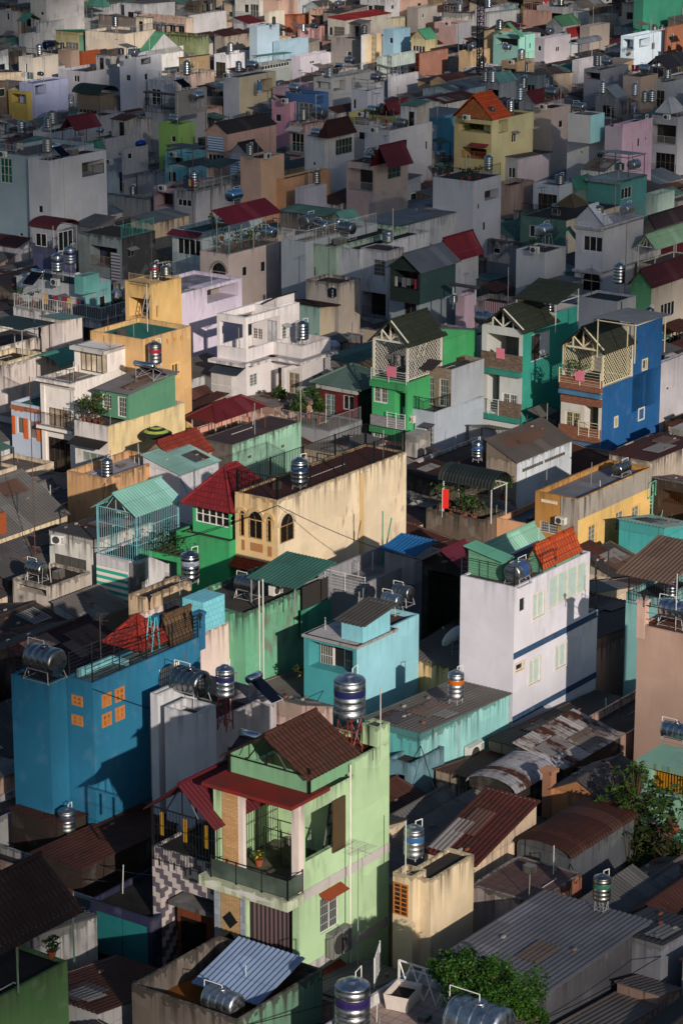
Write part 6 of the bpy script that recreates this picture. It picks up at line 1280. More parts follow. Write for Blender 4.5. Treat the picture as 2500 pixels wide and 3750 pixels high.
h = far('dark green corrugated house with a railed deck and cream parapet', 2073, 808, 1905, 2275, 7.6, '2a5a4c', 'c8b490', vis=4, dirt=.15, par=.1, rc='3a302a', wins=[('L', 1938, 822, 1975, 870)]); h.v.toprail('L', 1.2, '1c1e20', gap=.22)
h.canopy(2100, 760, 2040, 2145, 8.6, '5a4c34', roof='hip', rise=1.0, posts=False)
h = far('tall grey house with white pediment and arched doorway', 2208, 832, 2108, 2356, 11.0, 'b8b8c0', 'a4a4aa', vis=8, dirt=.1, par=.15, rc='5a4a46', wins=[('L', 2136, 860, 2205, 925)])
h.v.toprail('R', 1.0, '8a7a70', gap=.25); pd_ = h.vol(2210, 815, 2108, 2235, 11.3, 'b0b4c0', dirt=.05, zb=10.8, roof='gx', rise=1.4, rc='c0c8d4', vis=.5, over=.2); arch(h.v, 'L', 2135, 985, 2198, 1070, 'b0b0b4'); h.v.slab(7.0, .4, .2, 'c4c4cc', 'L'); h.v.slab(10.9, .3, .2, 'c4c4cc', 'L')
tank('h', 2295, 790, 54, 11.0, 'lying steel tank on the grey house with white pediment', stand=.2, ax='x', ratio=1.4)
h = far('white-grey box house with big tank on a trestle', 1995, 925, 1890, 2072, 8.6, 'b4b8bc', vis=6, dirt=.06, par=.15, rc='4a423e', wins=[('L', 1900, 1000, 1903, 1003)]); tank('h', 1990, 900, 62, 8.5, 'big lying steel tank on a trestle over the white-grey box house', stand=.9, ax='x', ratio=1.35)
h.canopy(2115, 880, 2040, 2120, 9.4, '3f7a68', roof='gx', rise=1.0, posts=False)
far('pale mint low house at the right edge', 2408, 712, 2362, 2470, 6.6, 'a0c4b0', vis=3)
far('dark roofed low house under the mint house', 2400, 830, 2350, 2520, 5.4, '3a3434', roof='gx', rise=1.0, rc='2a1c1e', vis=.6)
h = far('house with pale green sheet roof on white trusses at the right edge', 2400, 970, 2332, 2530, 7.0, 'c0b090', vis=3, par=.1); h.canopy(2400, 905, 2335, 2540, 8.8, '8aae8c', roof='gx', rise=1.0, zp=7.0, pc='c8c8c0', rust=.0)
h = far('beige house with maroon roof and green porthole porch at the right edge', 2385, 1038, 2310, 2560, 8.6, '2f8a4a', 'b8a890', vis=7, roof='gx', rise=1.1, rc='4a1820', rust=.02, wins=[('R', 2420, 1115, 2470, 1150), ('R', 2440, 1240, 2480, 1270)], over=.3)
far('white low-roofed house behind the strong blue house', 2260, 1105, 2115, 2330, 7.4, 'bcbcc2', vis=3, rc='3a4444', par=.2, dirt=.06); tank('v', 2265, 1075, 44, 7.3, 'tall upright steel tank on the white low-roofed house', stand=.9, ratio=1.7)
far('plain grey-white wall house at the right edge beyond the blue house', 2420, 1330, 2400, 2540, 7.4, 'b4aeb2', vis=6, dirt=.15, rc='5a6068', wins=[('R', 2440, 1418, 2452, 1426)])
far('low house with grey sheet roof under the tiled canopy', 2000, 1060, 1930, 2130, 7.0, '8a8c90', roof='sX', rise=.1, rc='55575c', vis=.8)
far('house behind with striped cloth hanging over its parapet', 1850, 1115, 1720, 1920, 6.6, '8a7a70', vis=1.5, dirt=.4, rc='4a3a34'); mb = MB(); v = HOUSES[-1].v; v.fbox(mb, 'L', 0, v.Y*.6, -.1, -.05, 4.6, 6.7); ro = empty('striped_cloth', HOUSES[-1].O, ANG); tag(ro, 'red and blue striped cloth hung over a parapet left of the tiled canopy', 'cloth'); mb.build('cloth', stripes('b8b4bc', '8a3a4a', .22, False), ro)
tank('h', 1778, 1205, 78, 5.8, 'lying steel tank between the bright green and turquoise houses', stand=.4, ax='y', ratio=1.6); tank('v', 1660, 1110, 30, 9.6, 'upright tank on the roof of the bright green narrow house', stand=.1, ratio=.9)
h = far('pink-walled house with grey slab porch behind the bright green house', 1700, 1085, 1668, 1742, 7.2, 'd0a8b8', vis=2, dirt=.1); h.canopy(1740, 1050, 1655, 1745, 9.2, '4a4448', roof='slab', zp=7.0, pc='c8c8cc')
# rows 560 - 240, left
h = far('lavender-blue flat house with terrace opening at left', 125, 305, 70, 248, 8.0, '9aa0cc', vis=6, dirt=.06, par=.2, rc='8a8aa0', wins=[('L', 78, 330, 90, 350)]); h.v.log('R', 128, 312, 170, 340, 1.5, '7a7a94')
far('mustard yellow framed house at the left edge', 100, 335, 30, 128, 7.0, 'b89a1c', vis=3, dirt=.1, rc='4a4020').v.log('L', 42, 340, 95, 380, 1.5, '3a2c1c')
h = far('white-grey house with dark green arched roof over bamboo screens', 362, 425, 281, 456, 6.6, 'a8a8b0', vis=6, dirt=.1, rc='3a3432', wins=[('L', 288, 388, 355, 418)]); h.canopy(364, 345, 276, 424, 9.6, '1a2c28', roof='arcy', rise=.9, zp=6.6, pc='5a5a50', over=.3); c_ = h.vol(362, 350, 282, 418, 9.4, '7a6a5a', dirt=.1, zb=7.6, roof='none', vis=0)
far('grey-lavender house with black square window', 318, 262, 213, 440, 8.2, 'a0a0ac', vis=5, dirt=.1, wins=[('L', 270, 273, 291, 300)], rc='5a5658')
h = far('pale blue-white house with roof rail and dark tank, centre left', 499, 208, 437, 592, 10.6, 'b4bac4', vis=8, dirt=.06, par=.4, wins=[('L', 461, 271, 478, 296), ('R', 530, 268, 542, 290), ('R', 582, 261, 590, 280)], rc='6a625c'); h.v.log('R', 516, 212, 552, 230, 1.2, '3a3a3c', '1c1c20', .9)
tank('v', 443, 205, 22, 10.6, 'dark round tank on the pale blue-white house', stand=.3, ratio=1.0, tint='5a5a60'); tank('h', 488, 207, 34, 10.3, 'lying steel tank on the pale blue-white house', stand=.2, ax='y', ratio=1.4)
far('white lower annex with railing beside the pale blue-white house', 592, 295, 540, 650, 7.6, 'b0b4bc', vis=3, dirt=.3).v.toprail('LR', 1.2, 'c8c8c8', gap=.25)
h = far('beige house with black roof rail and leaning ladder', 122, 210, 68, 213, 9.6, 'c0b8a8', 'b8aa94', vis=7, dirt=.15, rc='4a4440', wins=[('L', 92, 230, 100, 265)]); h.v.toprail('LR', 1.2, '17181c', bars=False, mid=3); tank('h', 178, 182, 48, 9.6, 'dark blue lying tank behind the black roof rail', stand=.2, ax='x', ratio=1.7, tint='26304e')
far('brown house with small window behind the lavender-blue house', 258, 184, 212, 290, 8.0, '8a6a50', vis=4, dirt=.2); far('bare orange brick house at left', 300, 190, 287, 366, 7.2, '9a4a26', vis=3, dirt=.3, mL=masonry('9a4a26', '7a381c', .25, .08), mR=masonry('9a4a26', '7a381c', .25, .08))
h = far('white box house under a dark red gable roof on posts', 190, 485, 121, 285, 7.0, 'b4b4bc', vis=5, dirt=.2, rc='3a3436', par=.25); h.canopy(275, 470, 225, 365, 8.8, '5a1420', roof='gx', rise=1.2, zp=6.0, pc='1c1c1e', rust=0)
tank('v', 192, 468, 40, 6.8, 'upright steel tank on the white box house with dark red roof', stand=.5, ratio=1.2)
far('house with sea-green sheet roof and small red roof beyond it', 285, 560, 258, 382, 6.2, '7a8a88', roof='gx', rise=.9, rc='2f6a58', vis=.8, rust=0)
far('grey wide house with green roof pool, centre left', 300, 512, 290, 512, 6.6, '9a9aa0', vis=4, dirt=.15, rc='3a4a44') if False else far('grey wide house before the dark tall block', 385, 508, 300, 512, 7.0, '9a9aa0', vis=4, dirt=.15, rc='3a4a44')
h = far('grey house with dark caged roof room, centre', 625, 402, 532, 758, 8.6, '96969c', '8e8c8c', vis=8, dirt=.15, rc='3a3634', wins=[('L', 545, 452, 556, 460)]); g_ = h.vol(652, 335, 640, 757, 11.4, '8a8886', dirt=.1, zb=8.5, vis=3, rc='4a4644'); h.canopy(648, 345, 532, 660, 11.0, '3a3230', roof='slab', zp=8.6, pc='17171a', cage='17171a')
tank('h', 725, 395, 46, 9.4, 'lying steel tank on a tall frame on the grey caged-room house', stand=1.0, ax='x', ratio=1.5)
far('lime green house, centre left', 653, 456, 580, 713, 9.0, '6aa428', '74b030', vis=5, dirt=.06, par=.3, wins=[('L', 627, 495, 643, 520)], rc='4a5a3a'); tank('h', 640, 450, 40, 8.7, 'lying tank on the lime green house', stand=.1, ax='y', ratio=1.6)
h = far('pale house with small upper box and white window before the grey wide house', 452, 594, 385, 543, 6.4, '9c9ca2', vis=4, dirt=.15, rc='4a4a4c'); u_ = h.vol(458, 545, 445, 542, 8.8, 'a4a4a8', dirt=.1, zb=6, vis=2, rc='5a5a60'); u_.win('R', 469, 560, 485, 580, fr='c8c8c8'); tank('h', 515, 538, 38, 8.6, 'blue plastic tank on the pale box house', stand=.05, ax='x', ratio=1.6, tint='1c4a9a')
far('pale blue low house below the lime one', 400, 632, 384, 437, 6.0, '8aa8b4', vis=3)
h = far('turquoise house with dark balcony and grey awning', 676, 566, 603, 756, 8.4, '4ab0bc', '3a94a4', vis=6, dirt=.06, wins=[('L', 615, 625, 645, 668)], rc='3a3a3a'); h.v.log('L', 612, 560, 670, 605, 1.5, '24282a'); h.v.awning('L', 610, 500, 676, 545, '5a626a', 1.2, .6) if False else None; h.canopy(705, 545, 612, 755, 10.6, '4a525a', roof='sX', rise=.1, zp=8.4, pc='5a5a5a')
far('low white house with satellite dish and brick parapet', 604, 640, 502, 640, 5.2, 'a8a4a4', vis=2.5, dirt=.4); dish(525, 622, 5.4, 1.4, 'white satellite dish on the low house left of the turquoise one', 2.2)
far('grey low shed house with pipe tank, left of centre', 540, 730, 391, 560, 5.4, '7c8488', roof='sX', rise=.1, rc='5e6a70', vis=1.5); tank('v', 486, 715, 24, 5.8, 'upright tank on the grey low shed', stand=.1, ratio=1.4)
far('house with pink frame and clothes, grey sheet walls and stained end', 715, 702, 638, 882, 7.2, '8a8c90', 'b0aeb0', dirt=.5, vis=4, rc='3a302c', wins=[('L', 650, 725, 700, 758)]); far('pink framed balcony house with hanging clothes', 640, 690, 562, 650, 7.0, 'b8909a', vis=4, X=7, rc='4a4a4c').v.log('L', 570, 700, 634, 760, 1.5, '2a2426')
h = far('salmon house with pediment and blue striped blinds', 833, 486, 752, 880, 8.8, 'c08a74', vis=7, dirt=.1, X=9, roof='gx', rise=1.0, rc='2a2426', wins=[('L', 762, 560, 820, 600), ('L', 762, 620, 812, 665)]); mb = MB(); v = h.v; v.fbox(mb, 'L', v.Y*.15, v.Y*.85, -.25, -.2, 6.6, 8.3); mb.build('striped_blind', stripes('b8c8d8', '5a7890', .28), h.root)
h = far('dark roofed house with blue-white striped awning left of the peach house', 905, 560, 843, 960, 7.8, '8a8c94', vis=4, roof='gx', rise=1.0, rc='241c1e'); mb = MB(); v = h.v; v.fbox(mb, 'L', .2, v.Y-.2, -.3, -.25, 5.2, 7.2); mb.build('striped_awning', stripes('b8c8d8', '5a8098', .28), h.root)
h = far('peach house with stepped side wall', 954, 580, 880, 1040, 10.4, 'c89878', 'd8a070', vis=8, dirt=.05, par=.25, rc='4a3a34', wins=[('L', 890, 700, 893, 703)]); h.vol(1040, 656, 1000, 1111, 8.0, 'd8a070', dirt=.05, par=.2, vis=5, rc='5a4a44', X=8)
tank('v', 915, 585, 26, 10.2, 'upright steel tank behind the peach house', stand=.5, ratio=1.6); aircon_at(975, 580, 10.3, 'air conditioner on the peach house roof', .0)
far('white lavender low wall house right of the peach house', 1115, 690, 1080, 1196, 7.6, 'b4b0bc', vis=4, dirt=.08)
h = far('tall white house with hipped brown roof and dark grid window', 1188, 503, 1115, 1296, 11.2, 'b0b4bc', 'c4c0c0', vis=10, dirt=.15, par=.1, rc='4a4240', wins=[('L', 1145, 590, 1155, 606)]); h.v.win('R', 1229, 512, 1290, 556, fr='8a8c88', gl='1c2420', mull=4, tr=1); h.canopy(1200, 505, 1175, 1295, 11.3, '3a1c1c', roof='hip', rise=1.7, posts=False, rk='t')
tank('h', 1160, 500, 42, 11.2, 'lying steel tank on the tall white brown-hipped house', stand=.1, ax='y', ratio=1.5); tank('v', 1158, 675, 29, 7.4, 'upright tank by the blank side of the tall white house', stand=.1, ratio=1.7)
h = far('pinkish house with crimson gable roof and tall grid window', 1371, 600, 1268, 1494, 9.6, 'b89c94', 'c4a490', vis=9, dirt=.25, par=.08, rc='4a3a36'); h.v.win('R', 1420, 598, 1467, 645, fr='6a7a74', gl='2a3a34', mull=2, tr=2); h.canopy(1420, 590, 1370, 1496, 10.2, '5c1424', roof='gx', rise=1.5, posts=False, rust=0, over=.4)
tank('h', 1350, 590, 40, 9.6, 'lying steel tank beside the crimson gable roof', stand=.1, ax='y', ratio=1.5)
# centre rows
h = far('cream-yellow house with statue niche in its open corner', 875, 283, 817, 1010, 10.2, 'b4b4bc', 'd4bf8c', vis=8, dirt=.06, par=.2, rc='5a5a50', wins=[('R', 958, 395, 974, 404)]); h.v.log('R', 942, 292, 998, 330, 2.2, 'b09a6a')
st = empty('statue', at(950, 338, 8.2), 0); tag(st, 'small robed white and blue statue in the cream-yellow house niche', 'statue'); MB().lathe([(.3, 0), (.32, .3), (.24, .9), (.26, 1.2), (.12, 1.38), (.13, 1.5), (.1, 1.66), (.02, 1.72)], 14).build('figure', paint('b8bcc8', .6), st, True); MB().lathe([(.33, .3), (.3, .9), (.3, 1.22), (.16, 1.4)], 14, cap=False).build('cloak', paint('3a6a9a', .7), st, True)
tank('h', 925, 262, 40, 10.2, 'lying steel tank on the cream-yellow niche house', stand=.4, ax='y', ratio=1.4)
far('pink house with long sloping top and window', 1062, 373, 995, 1163, 9.0, 'd08094', 'd88c9c', vis=6, dirt=.06, par=.2, rc='5a4448', wins=[('L', 1008, 415, 1029, 445)]); tank('v', 996, 400, 26, 7.4, 'upright tank at the left wall of the pink house', stand=.1, ratio=1.6)
far('strong blue box house with open terrace behind the pink one', 1152, 345, 1045, 1203, 10.0, '1a4a8a', '1c5498', vis=4, dirt=.06, rc='3a3a40').v.log('R', 1156, 352, 1185, 375, 1.2, '2a2c2c'); tank('h', 1080, 340, 40, 9.9, 'lying tank on the strong blue box house', stand=.2, ax='y', ratio=1.4)
far('pale pink low house behind the blue box', 1050, 322, 998, 1060, 8.4, 'c8a0b0', vis=3, X=6)
far('white-grey wide house with open top storey, centre', 1215, 287, 1148, 1372, 10.8, 'b0b0ac', 'b0aeaa', vis=8, dirt=.1, rc='5a5854', wins=[('R', 1330, 300, 1333, 303)]).v.log('R', 1221, 292, 1266, 325, 2.0, '6a6a64'); HOUSES[-1].v.log('L', 1155, 295, 1208, 325, 2, '5a5246'); HOUSES[-1].v.toprail('R', 1.2, 'c0c0bc', gap=.3)
solar(1245, 270, 40, 10.6, 'solar panel on the white-grey wide house', ax='y', out=-1); tank('h', 1280, 240, 36, 11.0, 'lying steel tank on the white-grey wide house', stand=.3, ax='y', ratio=1.4)
h = far('lilac-white house with black barred roof', 1346, 332, 1286, 1405, 10.4, 'b4b4c0', 'b8b8c8', vis=7, dirt=.06, rc='2c2a2e', wins=[('L', 1292, 360, 1303, 398)]); h.v.toprail('LR', 1.3, '141518', bars=False, mid=2); tank('h', 1375, 305, 36, 10.4, 'reddish-banded lying tank on the black barred roof', stand=.4, ax='y', ratio=1.4, tint='b0a0a8')
h = far('salmon house with spiral stair and rusty parapet', 1118, 455, 1060, 1217, 8.4, 'b8948c', 'c89a88', vis=4, dirt=.5, rc='2c2624'); tank('h', 1170, 438, 52, 8.2, 'big lying tank on the salmon rusty house', stand=.2, ax='y', ratio=1.3); dish(1105, 440, 8.4, .9, 'small red-marked satellite dish on the salmon rusty house', 2.2); h.v.awning('L', 1060, 460, 1112, 485, 'c0bcb8', .9, .4)
h = far('yellow house with dark red gable roof', 1430, 425, 1278, 1502, 9.0, 'c8b84a', vis=4, dirt=.06, rc='5a5430'); h.canopy(1428, 415, 1400, 1502, 9.2, '5c1420', roof='gx', rise=1.3, posts=False, rust=0)
h = far('white small house with balcony and white windows', 1360, 445, 1295, 1426, 8.6, 'b8b0a4', 'c0b8b8', vis=5, dirt=.1, wins=[('L', 1312, 480, 1335, 512), ('L', 1340, 485, 1358, 512)]); h.v.log('L', 1300, 440, 1350, 458, 1.2, '3a3a3c', '1c1c1e', .8); tank('v', 1398, 423, 24, 8.4, 'upright tank on the white small balcony house', stand=.2, ratio=1.6); tank('h', 1365, 420, 40, 8.5, 'lying tank on the white small balcony house', stand=.2, ax='y', ratio=1.4)
h = far('large white house with tall narrow window, centre right', 1426, 478, 1335, 1582, 9.4, 'b8b8c0', 'bcbcc4', vis=9, dirt=.06, par=.4, rc='8a8a8c', wins=[('R', 1558, 515, 1566, 545), ('R', 1476, 510, 1492, 540)]); tank('h', 1470, 465, 44, 9.0, 'lying tank on the large white house', stand=.1, ax='y', ratio=1.5)
far('turquoise wall house behind the large white one', 1600, 440, 1560, 1668, 8.0, '2a8aa0', vis=4, X=7)
# right, rows 660 - 240
h = far('olive yellow house with orange gable roof and planted balcony', 1800, 442, 1663, 1954, 10.4, 'b09c50', 'c0b470', vis=9, dirt=.05, par=.2, rc='8a5a30'); v = h.v; v.log('L', 1680, 445, 1795, 490, 2.2, '4a3624'); v.log('R', 1826, 440, 1860, 480, 2.0, 'b0a468'); v.log('L', 1690, 535, 1780, 585, 1.8, '3a2416', 'a0502a', .8)
h.canopy(1805, 430, 1665, 1865, 10.6, 'b04820', roof='gx', rise=2.4, zp=None, posts=False, rk='t', over=.3); mb = MB(); q = HOUSES[-1].v; mb.poly([(0.05, 0, 10.5), (0.05, q.Y, 10.5), (0.05, q.Y/2, 12.7)]); mb.build('gable_wall', masonry('a8683c', '7a4424', .3, .12), h.root)
v.awning('L', 1725, 520, 1790, 545, '8a3030', .7, .3, True)
for i, (x, y) in enumerate(((1690, 490), (1720, 495), (1760, 498))): plant(x, y, 8.3, 1.4, ('leftmost plant on the olive yellow balcony', 'plant in the middle of the olive yellow balcony', 'plant right on the olive yellow balcony')[i], n=80)
tank('v', 1868, 418, 26, 10.2, 'upright tank beside the orange gable roof', stand=.3, ratio=1.7)
far('peach-beige tall house right of the olive yellow one', 2022, 396, 1952, 2089, 10.6, 'c8ac94', 'b49a8c', vis=9, dirt=.05, par=.2, rc='2c2826', wins=[('R', 2046, 440, 2060, 464), ('L', 1954, 515, 1958, 519)]); tank('h', 2020, 365, 46, 10.4, 'big reddish lying tank on the peach-beige tall house', stand=.4, ax='y', ratio=1.3)
far('low white pinkish house in front of the peach-beige one', 1895, 585, 1824, 2018, 5.8, '8a8c94', 'c0b0b8', vis=4, dirt=.1, roof='sX', rise=.3, rc='4a4644', wins=[('L', 1860, 610, 1885, 652)])
far('white house with notched aqua corner, right', 2245, 495, 2077, 2290, 9.0, 'b8bcbc', 'a8a8ac', vis=9, dirt=.05, par=.15, rc='6a6a68', wins=[('L', 2123, 550, 2131, 561), ('L', 2184, 558, 2204, 588), ('R', 2250, 500, 2284, 515), ('R', 2246, 550, 2264, 590)]); HOUSES[-1].vol(2163, 422, 2080, 2213, 11.6, 'b8bcbc', '8accd4', dirt=.05, zb=8.5, vis=3, rc='6a6a68', par=.1)
tank('h', 2120, 410, 48, 11.5, 'lying steel tank on the white notched house', stand=.2, ax='y', ratio=1.6)
far('lilac pink house with glazed upper balcony, right', 2278, 466, 2215, 2389, 10.4, 'a08c9c', 'c498b0', vis=9, dirt=.05, par=.1, rc='3a3034', wins=[('R', 2366, 418, 2374, 432), ('R', 2334, 505, 2342, 535), ('R', 2362, 500, 2368, 512)]).v.log('R', 2282, 430, 2325, 445, 1.2, '3a3c3c')
h = far('plain grey house with white peaked tent roof at right', 2482, 428, 2386, 2560, 9.2, '9a9aa2', vis=9, dirt=.05, rc='5a5a5e'); h.canopy(2455, 415, 2408, 2500, 9.6, 'b4b8bc', roof='hip', rise=1.6, zp=9.0, rust=0)
for i, (x, y, w_) in enumerate(((2205, 352, 26), (2322, 360, 26), (2358, 385, 24), (2384, 385, 26), (1802, 312, 26), (1775, 310, 24))): tank('v', x, y, w_, 9.6, ('upright tank on the grey house before the peach box', 'upright tank beside the peach box house', 'left one of the tank pair above the lilac pink house', 'right one of the tank pair above the lilac pink house', 'right one of two upright tanks by the mast', 'left one of two upright tanks by the mast')[i], stand=.4, ratio=1.7)
tank('v', 1902, 375, 30, 9.4, 'tall upright tank with lid above the olive yellow house', stand=.3, ratio=1.7); tank('v', 1915, 330, 30, 9.0, 'dark upright tank behind the tall lidded one', stand=.3, ratio=1.4)
far('house with dark flat roof and red sheet gable right of the mast', 1960, 375, 1900, 2065, 8.4, '8a8a90', vis=2, roof='gx', rise=1.2, rc='5c1420', rust=0)
far('peach box house, right', 2346, 281, 2281, 2409, 9.6, 'c4a088', 'd0a884', vis=7, dirt=.05, par=.1, rc='6a5a50', wins=[('L', 2300, 330, 2303, 333)]); tank('h', 2365, 270, 42, 9.6, 'lying steel tank on the peach box house', stand=.2, ax='y', ratio=1.4)
h = far('wide grey house with dark green screened top room', 2200, 255, 2138, 2300, 9.8, '8c8c92', vis=6, dirt=.08, rc='4a4a4c', wins=[('R', 2270, 290, 2273, 293)]); h.v.log('L', 2142, 262, 2196, 292, 1.5, '14201e'); tank('h', 2222, 243, 36, 9.6, 'lying tank on the wide grey house', stand=.3, ax='y', ratio=1.4)
far('grey shed house with pale gable roof before the wide grey house', 2255, 355, 2180, 2296, 7.4, '7a7c80', roof='gx', rise=1.2, rc='8a949c', vis=2)
h = far('white house with large dark gable canopy at the right edge', 2440, 300, 2378, 2520, 8.6, 'b4b8b8', vis=5, dirt=.06); h.canopy(2440, 245, 2362, 2530, 10.6, '3a3a3e', roof='gx', rise=1.2, zp=8.6, pc='b0b0b0')
far('ochre tan terrace house with rail', 1893, 225, 1835, 1956, 8.6, 'a07848', 'b08850', vis=4, dirt=.1, rc='5a5a40').v.toprail('R', 1.0, 'a09860', gap=.3); tank('h', 1855, 190, 30, 8.6, 'lying tank on the ochre tan terrace house', stand=.3, ax='y', ratio=1.3)
h = far('mint house with green gable roof', 1901, 130, 1806, 1958, 9.4, '5a9a8c', '74d4b8', vis=6, dirt=.05, rc='4a6a60', wins=[('R', 1938, 155, 1944, 175)]); h.canopy(1905, 130, 1810, 1912, 9.6, '4a8a6c', roof='gx', rise=1.6, posts=False, rust=0); h.v.log('L', 1815, 135, 1895, 168, 1.5, '1c4a44')
far('grey-lilac plain house with two white windows, right', 1993, 140, 1957, 2089, 7.6, '9a98a4', 'b4aab0', vis=4, dirt=.05, wins=[('L', 1968, 165, 1980, 186), ('R', 2035, 170, 2048, 186)], rc='4a4240'); tank('h', 2012, 130, 30, 7.4, 'round tank on the grey-lilac plain house', stand=.2, ax='x', ratio=1.2)
far('grey house with blue striped curtain and green roof', 2060, 92, 2000, 2124, 8.0, '8a8c90', 'b0aeb0', roof='gx', rise=1.2, rc='4a7a58', vis=3, rust=0)
far('grey-brown plain house, upper right', 2158, 95, 2123, 2232, 8.4, '8a7c70', 'a08e7c', vis=4, dirt=.1)
h = far('bright white-blue house with planted terraces, upper right', 2322, 132, 2273, 2421, 9.6, 'b8d0e0', 'c4dcec', vis=7, dirt=.03, rc='8aa0a8', wins=[('R', 2386, 155, 2398, 178)]); h.v.log('R', 2340, 142, 2378, 165, 1.5, '5a6a70'); h.v.log('L', 2280, 140, 2318, 180, 1.5, '4a6070')
for i, (x, y) in enumerate(((2290, 185), (2305, 200), (2350, 180))): plant(x, y, 7.0, 1.6, ('left terrace plant of the bright white-blue house', 'plant at the front corner of the bright white-blue house', 'plant in the upper opening of the bright white-blue house')[i], n=70)
far('rust orange house at the upper right edge', 2442, 98, 2434, 2540, 8.8, '7a3614', '9a4a1c', vis=6, dirt=.1, rc='4a3020', wins=[('R', 2455, 122, 2466, 146)])
h = far('big emerald green building at the top right corner', 2357, -60, 2322, 2540, 14.0, '0c7a54', '10a070', vis=10, dirt=.03, rc='2a4a40', wins=[('R', 2379, 70, 2383, 76)])
h = far('house with white shed front and yellow door, upper right', 2104, 48, 2100, 2158, 7.4, 'c4ccd0', roof='sX', rise=.6, rc='5a524a', vis=3); far('cream low house with pots, upper right', 2200, 60, 2155, 2260, 7.4, 'c0b49a', vis=3, rc='5a5448')
far('peach house with ornate railing below a red sign', 2005, 42, 1915, 2020, 7.4, 'd89878', vis=3, rc='6a5a50').v.toprail('L', 1.2, 'd8a080', gap=.4)
far('lit cream box house beside grey awning, right', 2032, 275, 2025, 2096, 6.4, 'd8b890', vis=3, roof='sX', rise=.3, rc='4a2c20', rust=.4)
h = far('small house with roof canopy on blue posts, right', 2118, 220, 2095, 2200, 7.6, 'b4b0b4', vis=3, dirt=.15); h.canopy(2118, 160, 2088, 2198, 9.6, '5a6068', roof='arcx', rise=.6, zp=7.6, pc='2a5a7a')
far('white house with teal gable hut roof and tanks right of the mast', 1830, 300, 1780, 1890, 8.0, '8a9498', roof='gx', rise=1.0, rc='6a9a94', vis=1.5, rust=0); far('teal-grey house with arched blue awning', 1965, 275, 1880, 1999, 8.6, '5a7478', vis=3, roof='sX', rise=.2, rc='4a5056')
far('turquoise white house with crimson gable hut, far right of mast', 2090, 130, 2060, 2135, 7.0, 'b0b4b8', roof='gx', rise=1.0, rc='8a1c20', vis=1.5, rust=0)
# rows 240 - 0, left and centre
far('cream long sunlit house with flat face, upper left', 458, 123, 312, 466, 7.6, 'd8c4a4', vis=3.5, dirt=.2, rc='6a5a48', rot=0, wins=[('L', 355, 143, 370, 148), ('L', 416, 140, 432, 146)], X=7)
far('peach long low house, upper left', 680, 66, 507, 710, 7.4, 'd0a488', 'e0c0a0', vis=3, dirt=.3, rc='5a5450')
far('white sunlit wall house behind the peach one', 700, 56, 690, 800, 7.2, 'd8d4d4', vis=3, dirt=.1, X=9)
far('white gabled house with green roof and two small windows', 527, 208, 495, 672, 6.4, 'c8c8c8', 'dcdad4', roof='gy', rise=3.0, rc='4f8a6a', vis=3, dirt=.2, over=.15, rust=0, wins=[('R', 590, 160, 597, 176), ('R', 602, 160, 609, 176)])
far('mouldy olive green wall house, upper left', 717, 132, 583, 765, 7.4, '6a7a34', '6a7a3c', vis=4, dirt=1.0, rc='4a4a30', wins=[('L', 640, 150, 643, 153)])
far('stained white tower block at the top left', 168, -30, 110, 306, 12.0, 'a8a49c', 'bab6b0', vis=9, dirt=.6, wins=[('L', 148, 40, 160, 55)])
far('grey-white stained box with round tank, upper left', 140, 82, 132, 236, 7.6, 'a8a8a6', vis=4, dirt=.35, X=None); tank('v', 210, 68, 26, 7.4, 'round dark tank on the grey-white stained box', stand=.1, ratio=1.0, tint='4a4a4c')
far('small grey house with white window at the top left edge', 48, 42, -20, 68, 8.4, '9a9ca0', vis=4, wins=[('L', 24, 45, 34, 72)]); tank('h', 20, 30, 30, 8.4, 'dark lying tank at the top left edge', stand=.1, ax='y', ratio=1.5, tint='5a5c60')
h = far('small white house with sea-green gable roof on posts, upper left', 90, 125, 68, 146, 6.6, 'b4b4b4', vis=3); h.canopy(90, 75, 66, 146, 8.6, '3f7a68', roof='gy', rise=.9, zp=6.6, pc='2a2a2a', rust=0)
far('green sheet shed with yellow slatted wall, upper left', 290, 128, 205, 300, 6.8, 'a89a50', '3a7a50', roof='sX', rise=.5, rc='2f6a44', vis=2, rust=0, X=6)
far('house with long dark roof behind the cream sunlit one', 505, 68, 360, 520, 7.4, '6a5a50', roof='sX', rise=.2, rc='4a4846', vis=2)
h = far('house with sea-green tent roof pavilion, top left', 370, 55, 306, 400, 7.0, 'a8a4a0', vis=2); h.canopy(378, 24, 314, 400, 9.0, '4a8070', roof='hip', rise=1.2, zp=7.0, rust=0)
far('white block house at the top left', 525, 18, 455, 530, 8.0, 'c8c8ca', roof='sX', rise=.3, rc='5a5456', vis=3, X=8)
far('pale sky-blue tall box house, upper centre', 941, 96, 913, 1023, 10.4, '8aa4b4', '98b8cc', vis=7, dirt=.06, par=.2, wins=[('L', 925, 130, 928, 133)], rc='4a4c50'); HOUSES[-1].vol(1023, 152, 1000, 1087, 8.0, '98b8cc', dirt=.06, vis=4, X=7, rc='4a5056'); tank('v', 1003, 98, 13, 10.2, 'slim dark tank on the sky-blue box house', stand=.4, ratio=2.2, tint='3a3a3e')
far('brown stained house with dark red roofs, upper centre', 823, 130, 785, 914, 7.2, '8a7a6a', 'a08c74', vis=3, dirt=.7, roof='sy', rise=.4, rc='3a1c18', rust=.4)
far('bright cream house, top centre', 985, 42, 968, 1042, 8.0, 'd8c8a8', 'e0d4b8', vis=4, dirt=.2); far('house with orange sheet roof, top centre', 1050, 62, 1038, 1132, 6.8, 'a84a1c', roof='sX', rise=.4, rc='a84818', vis=2, rust=.1)
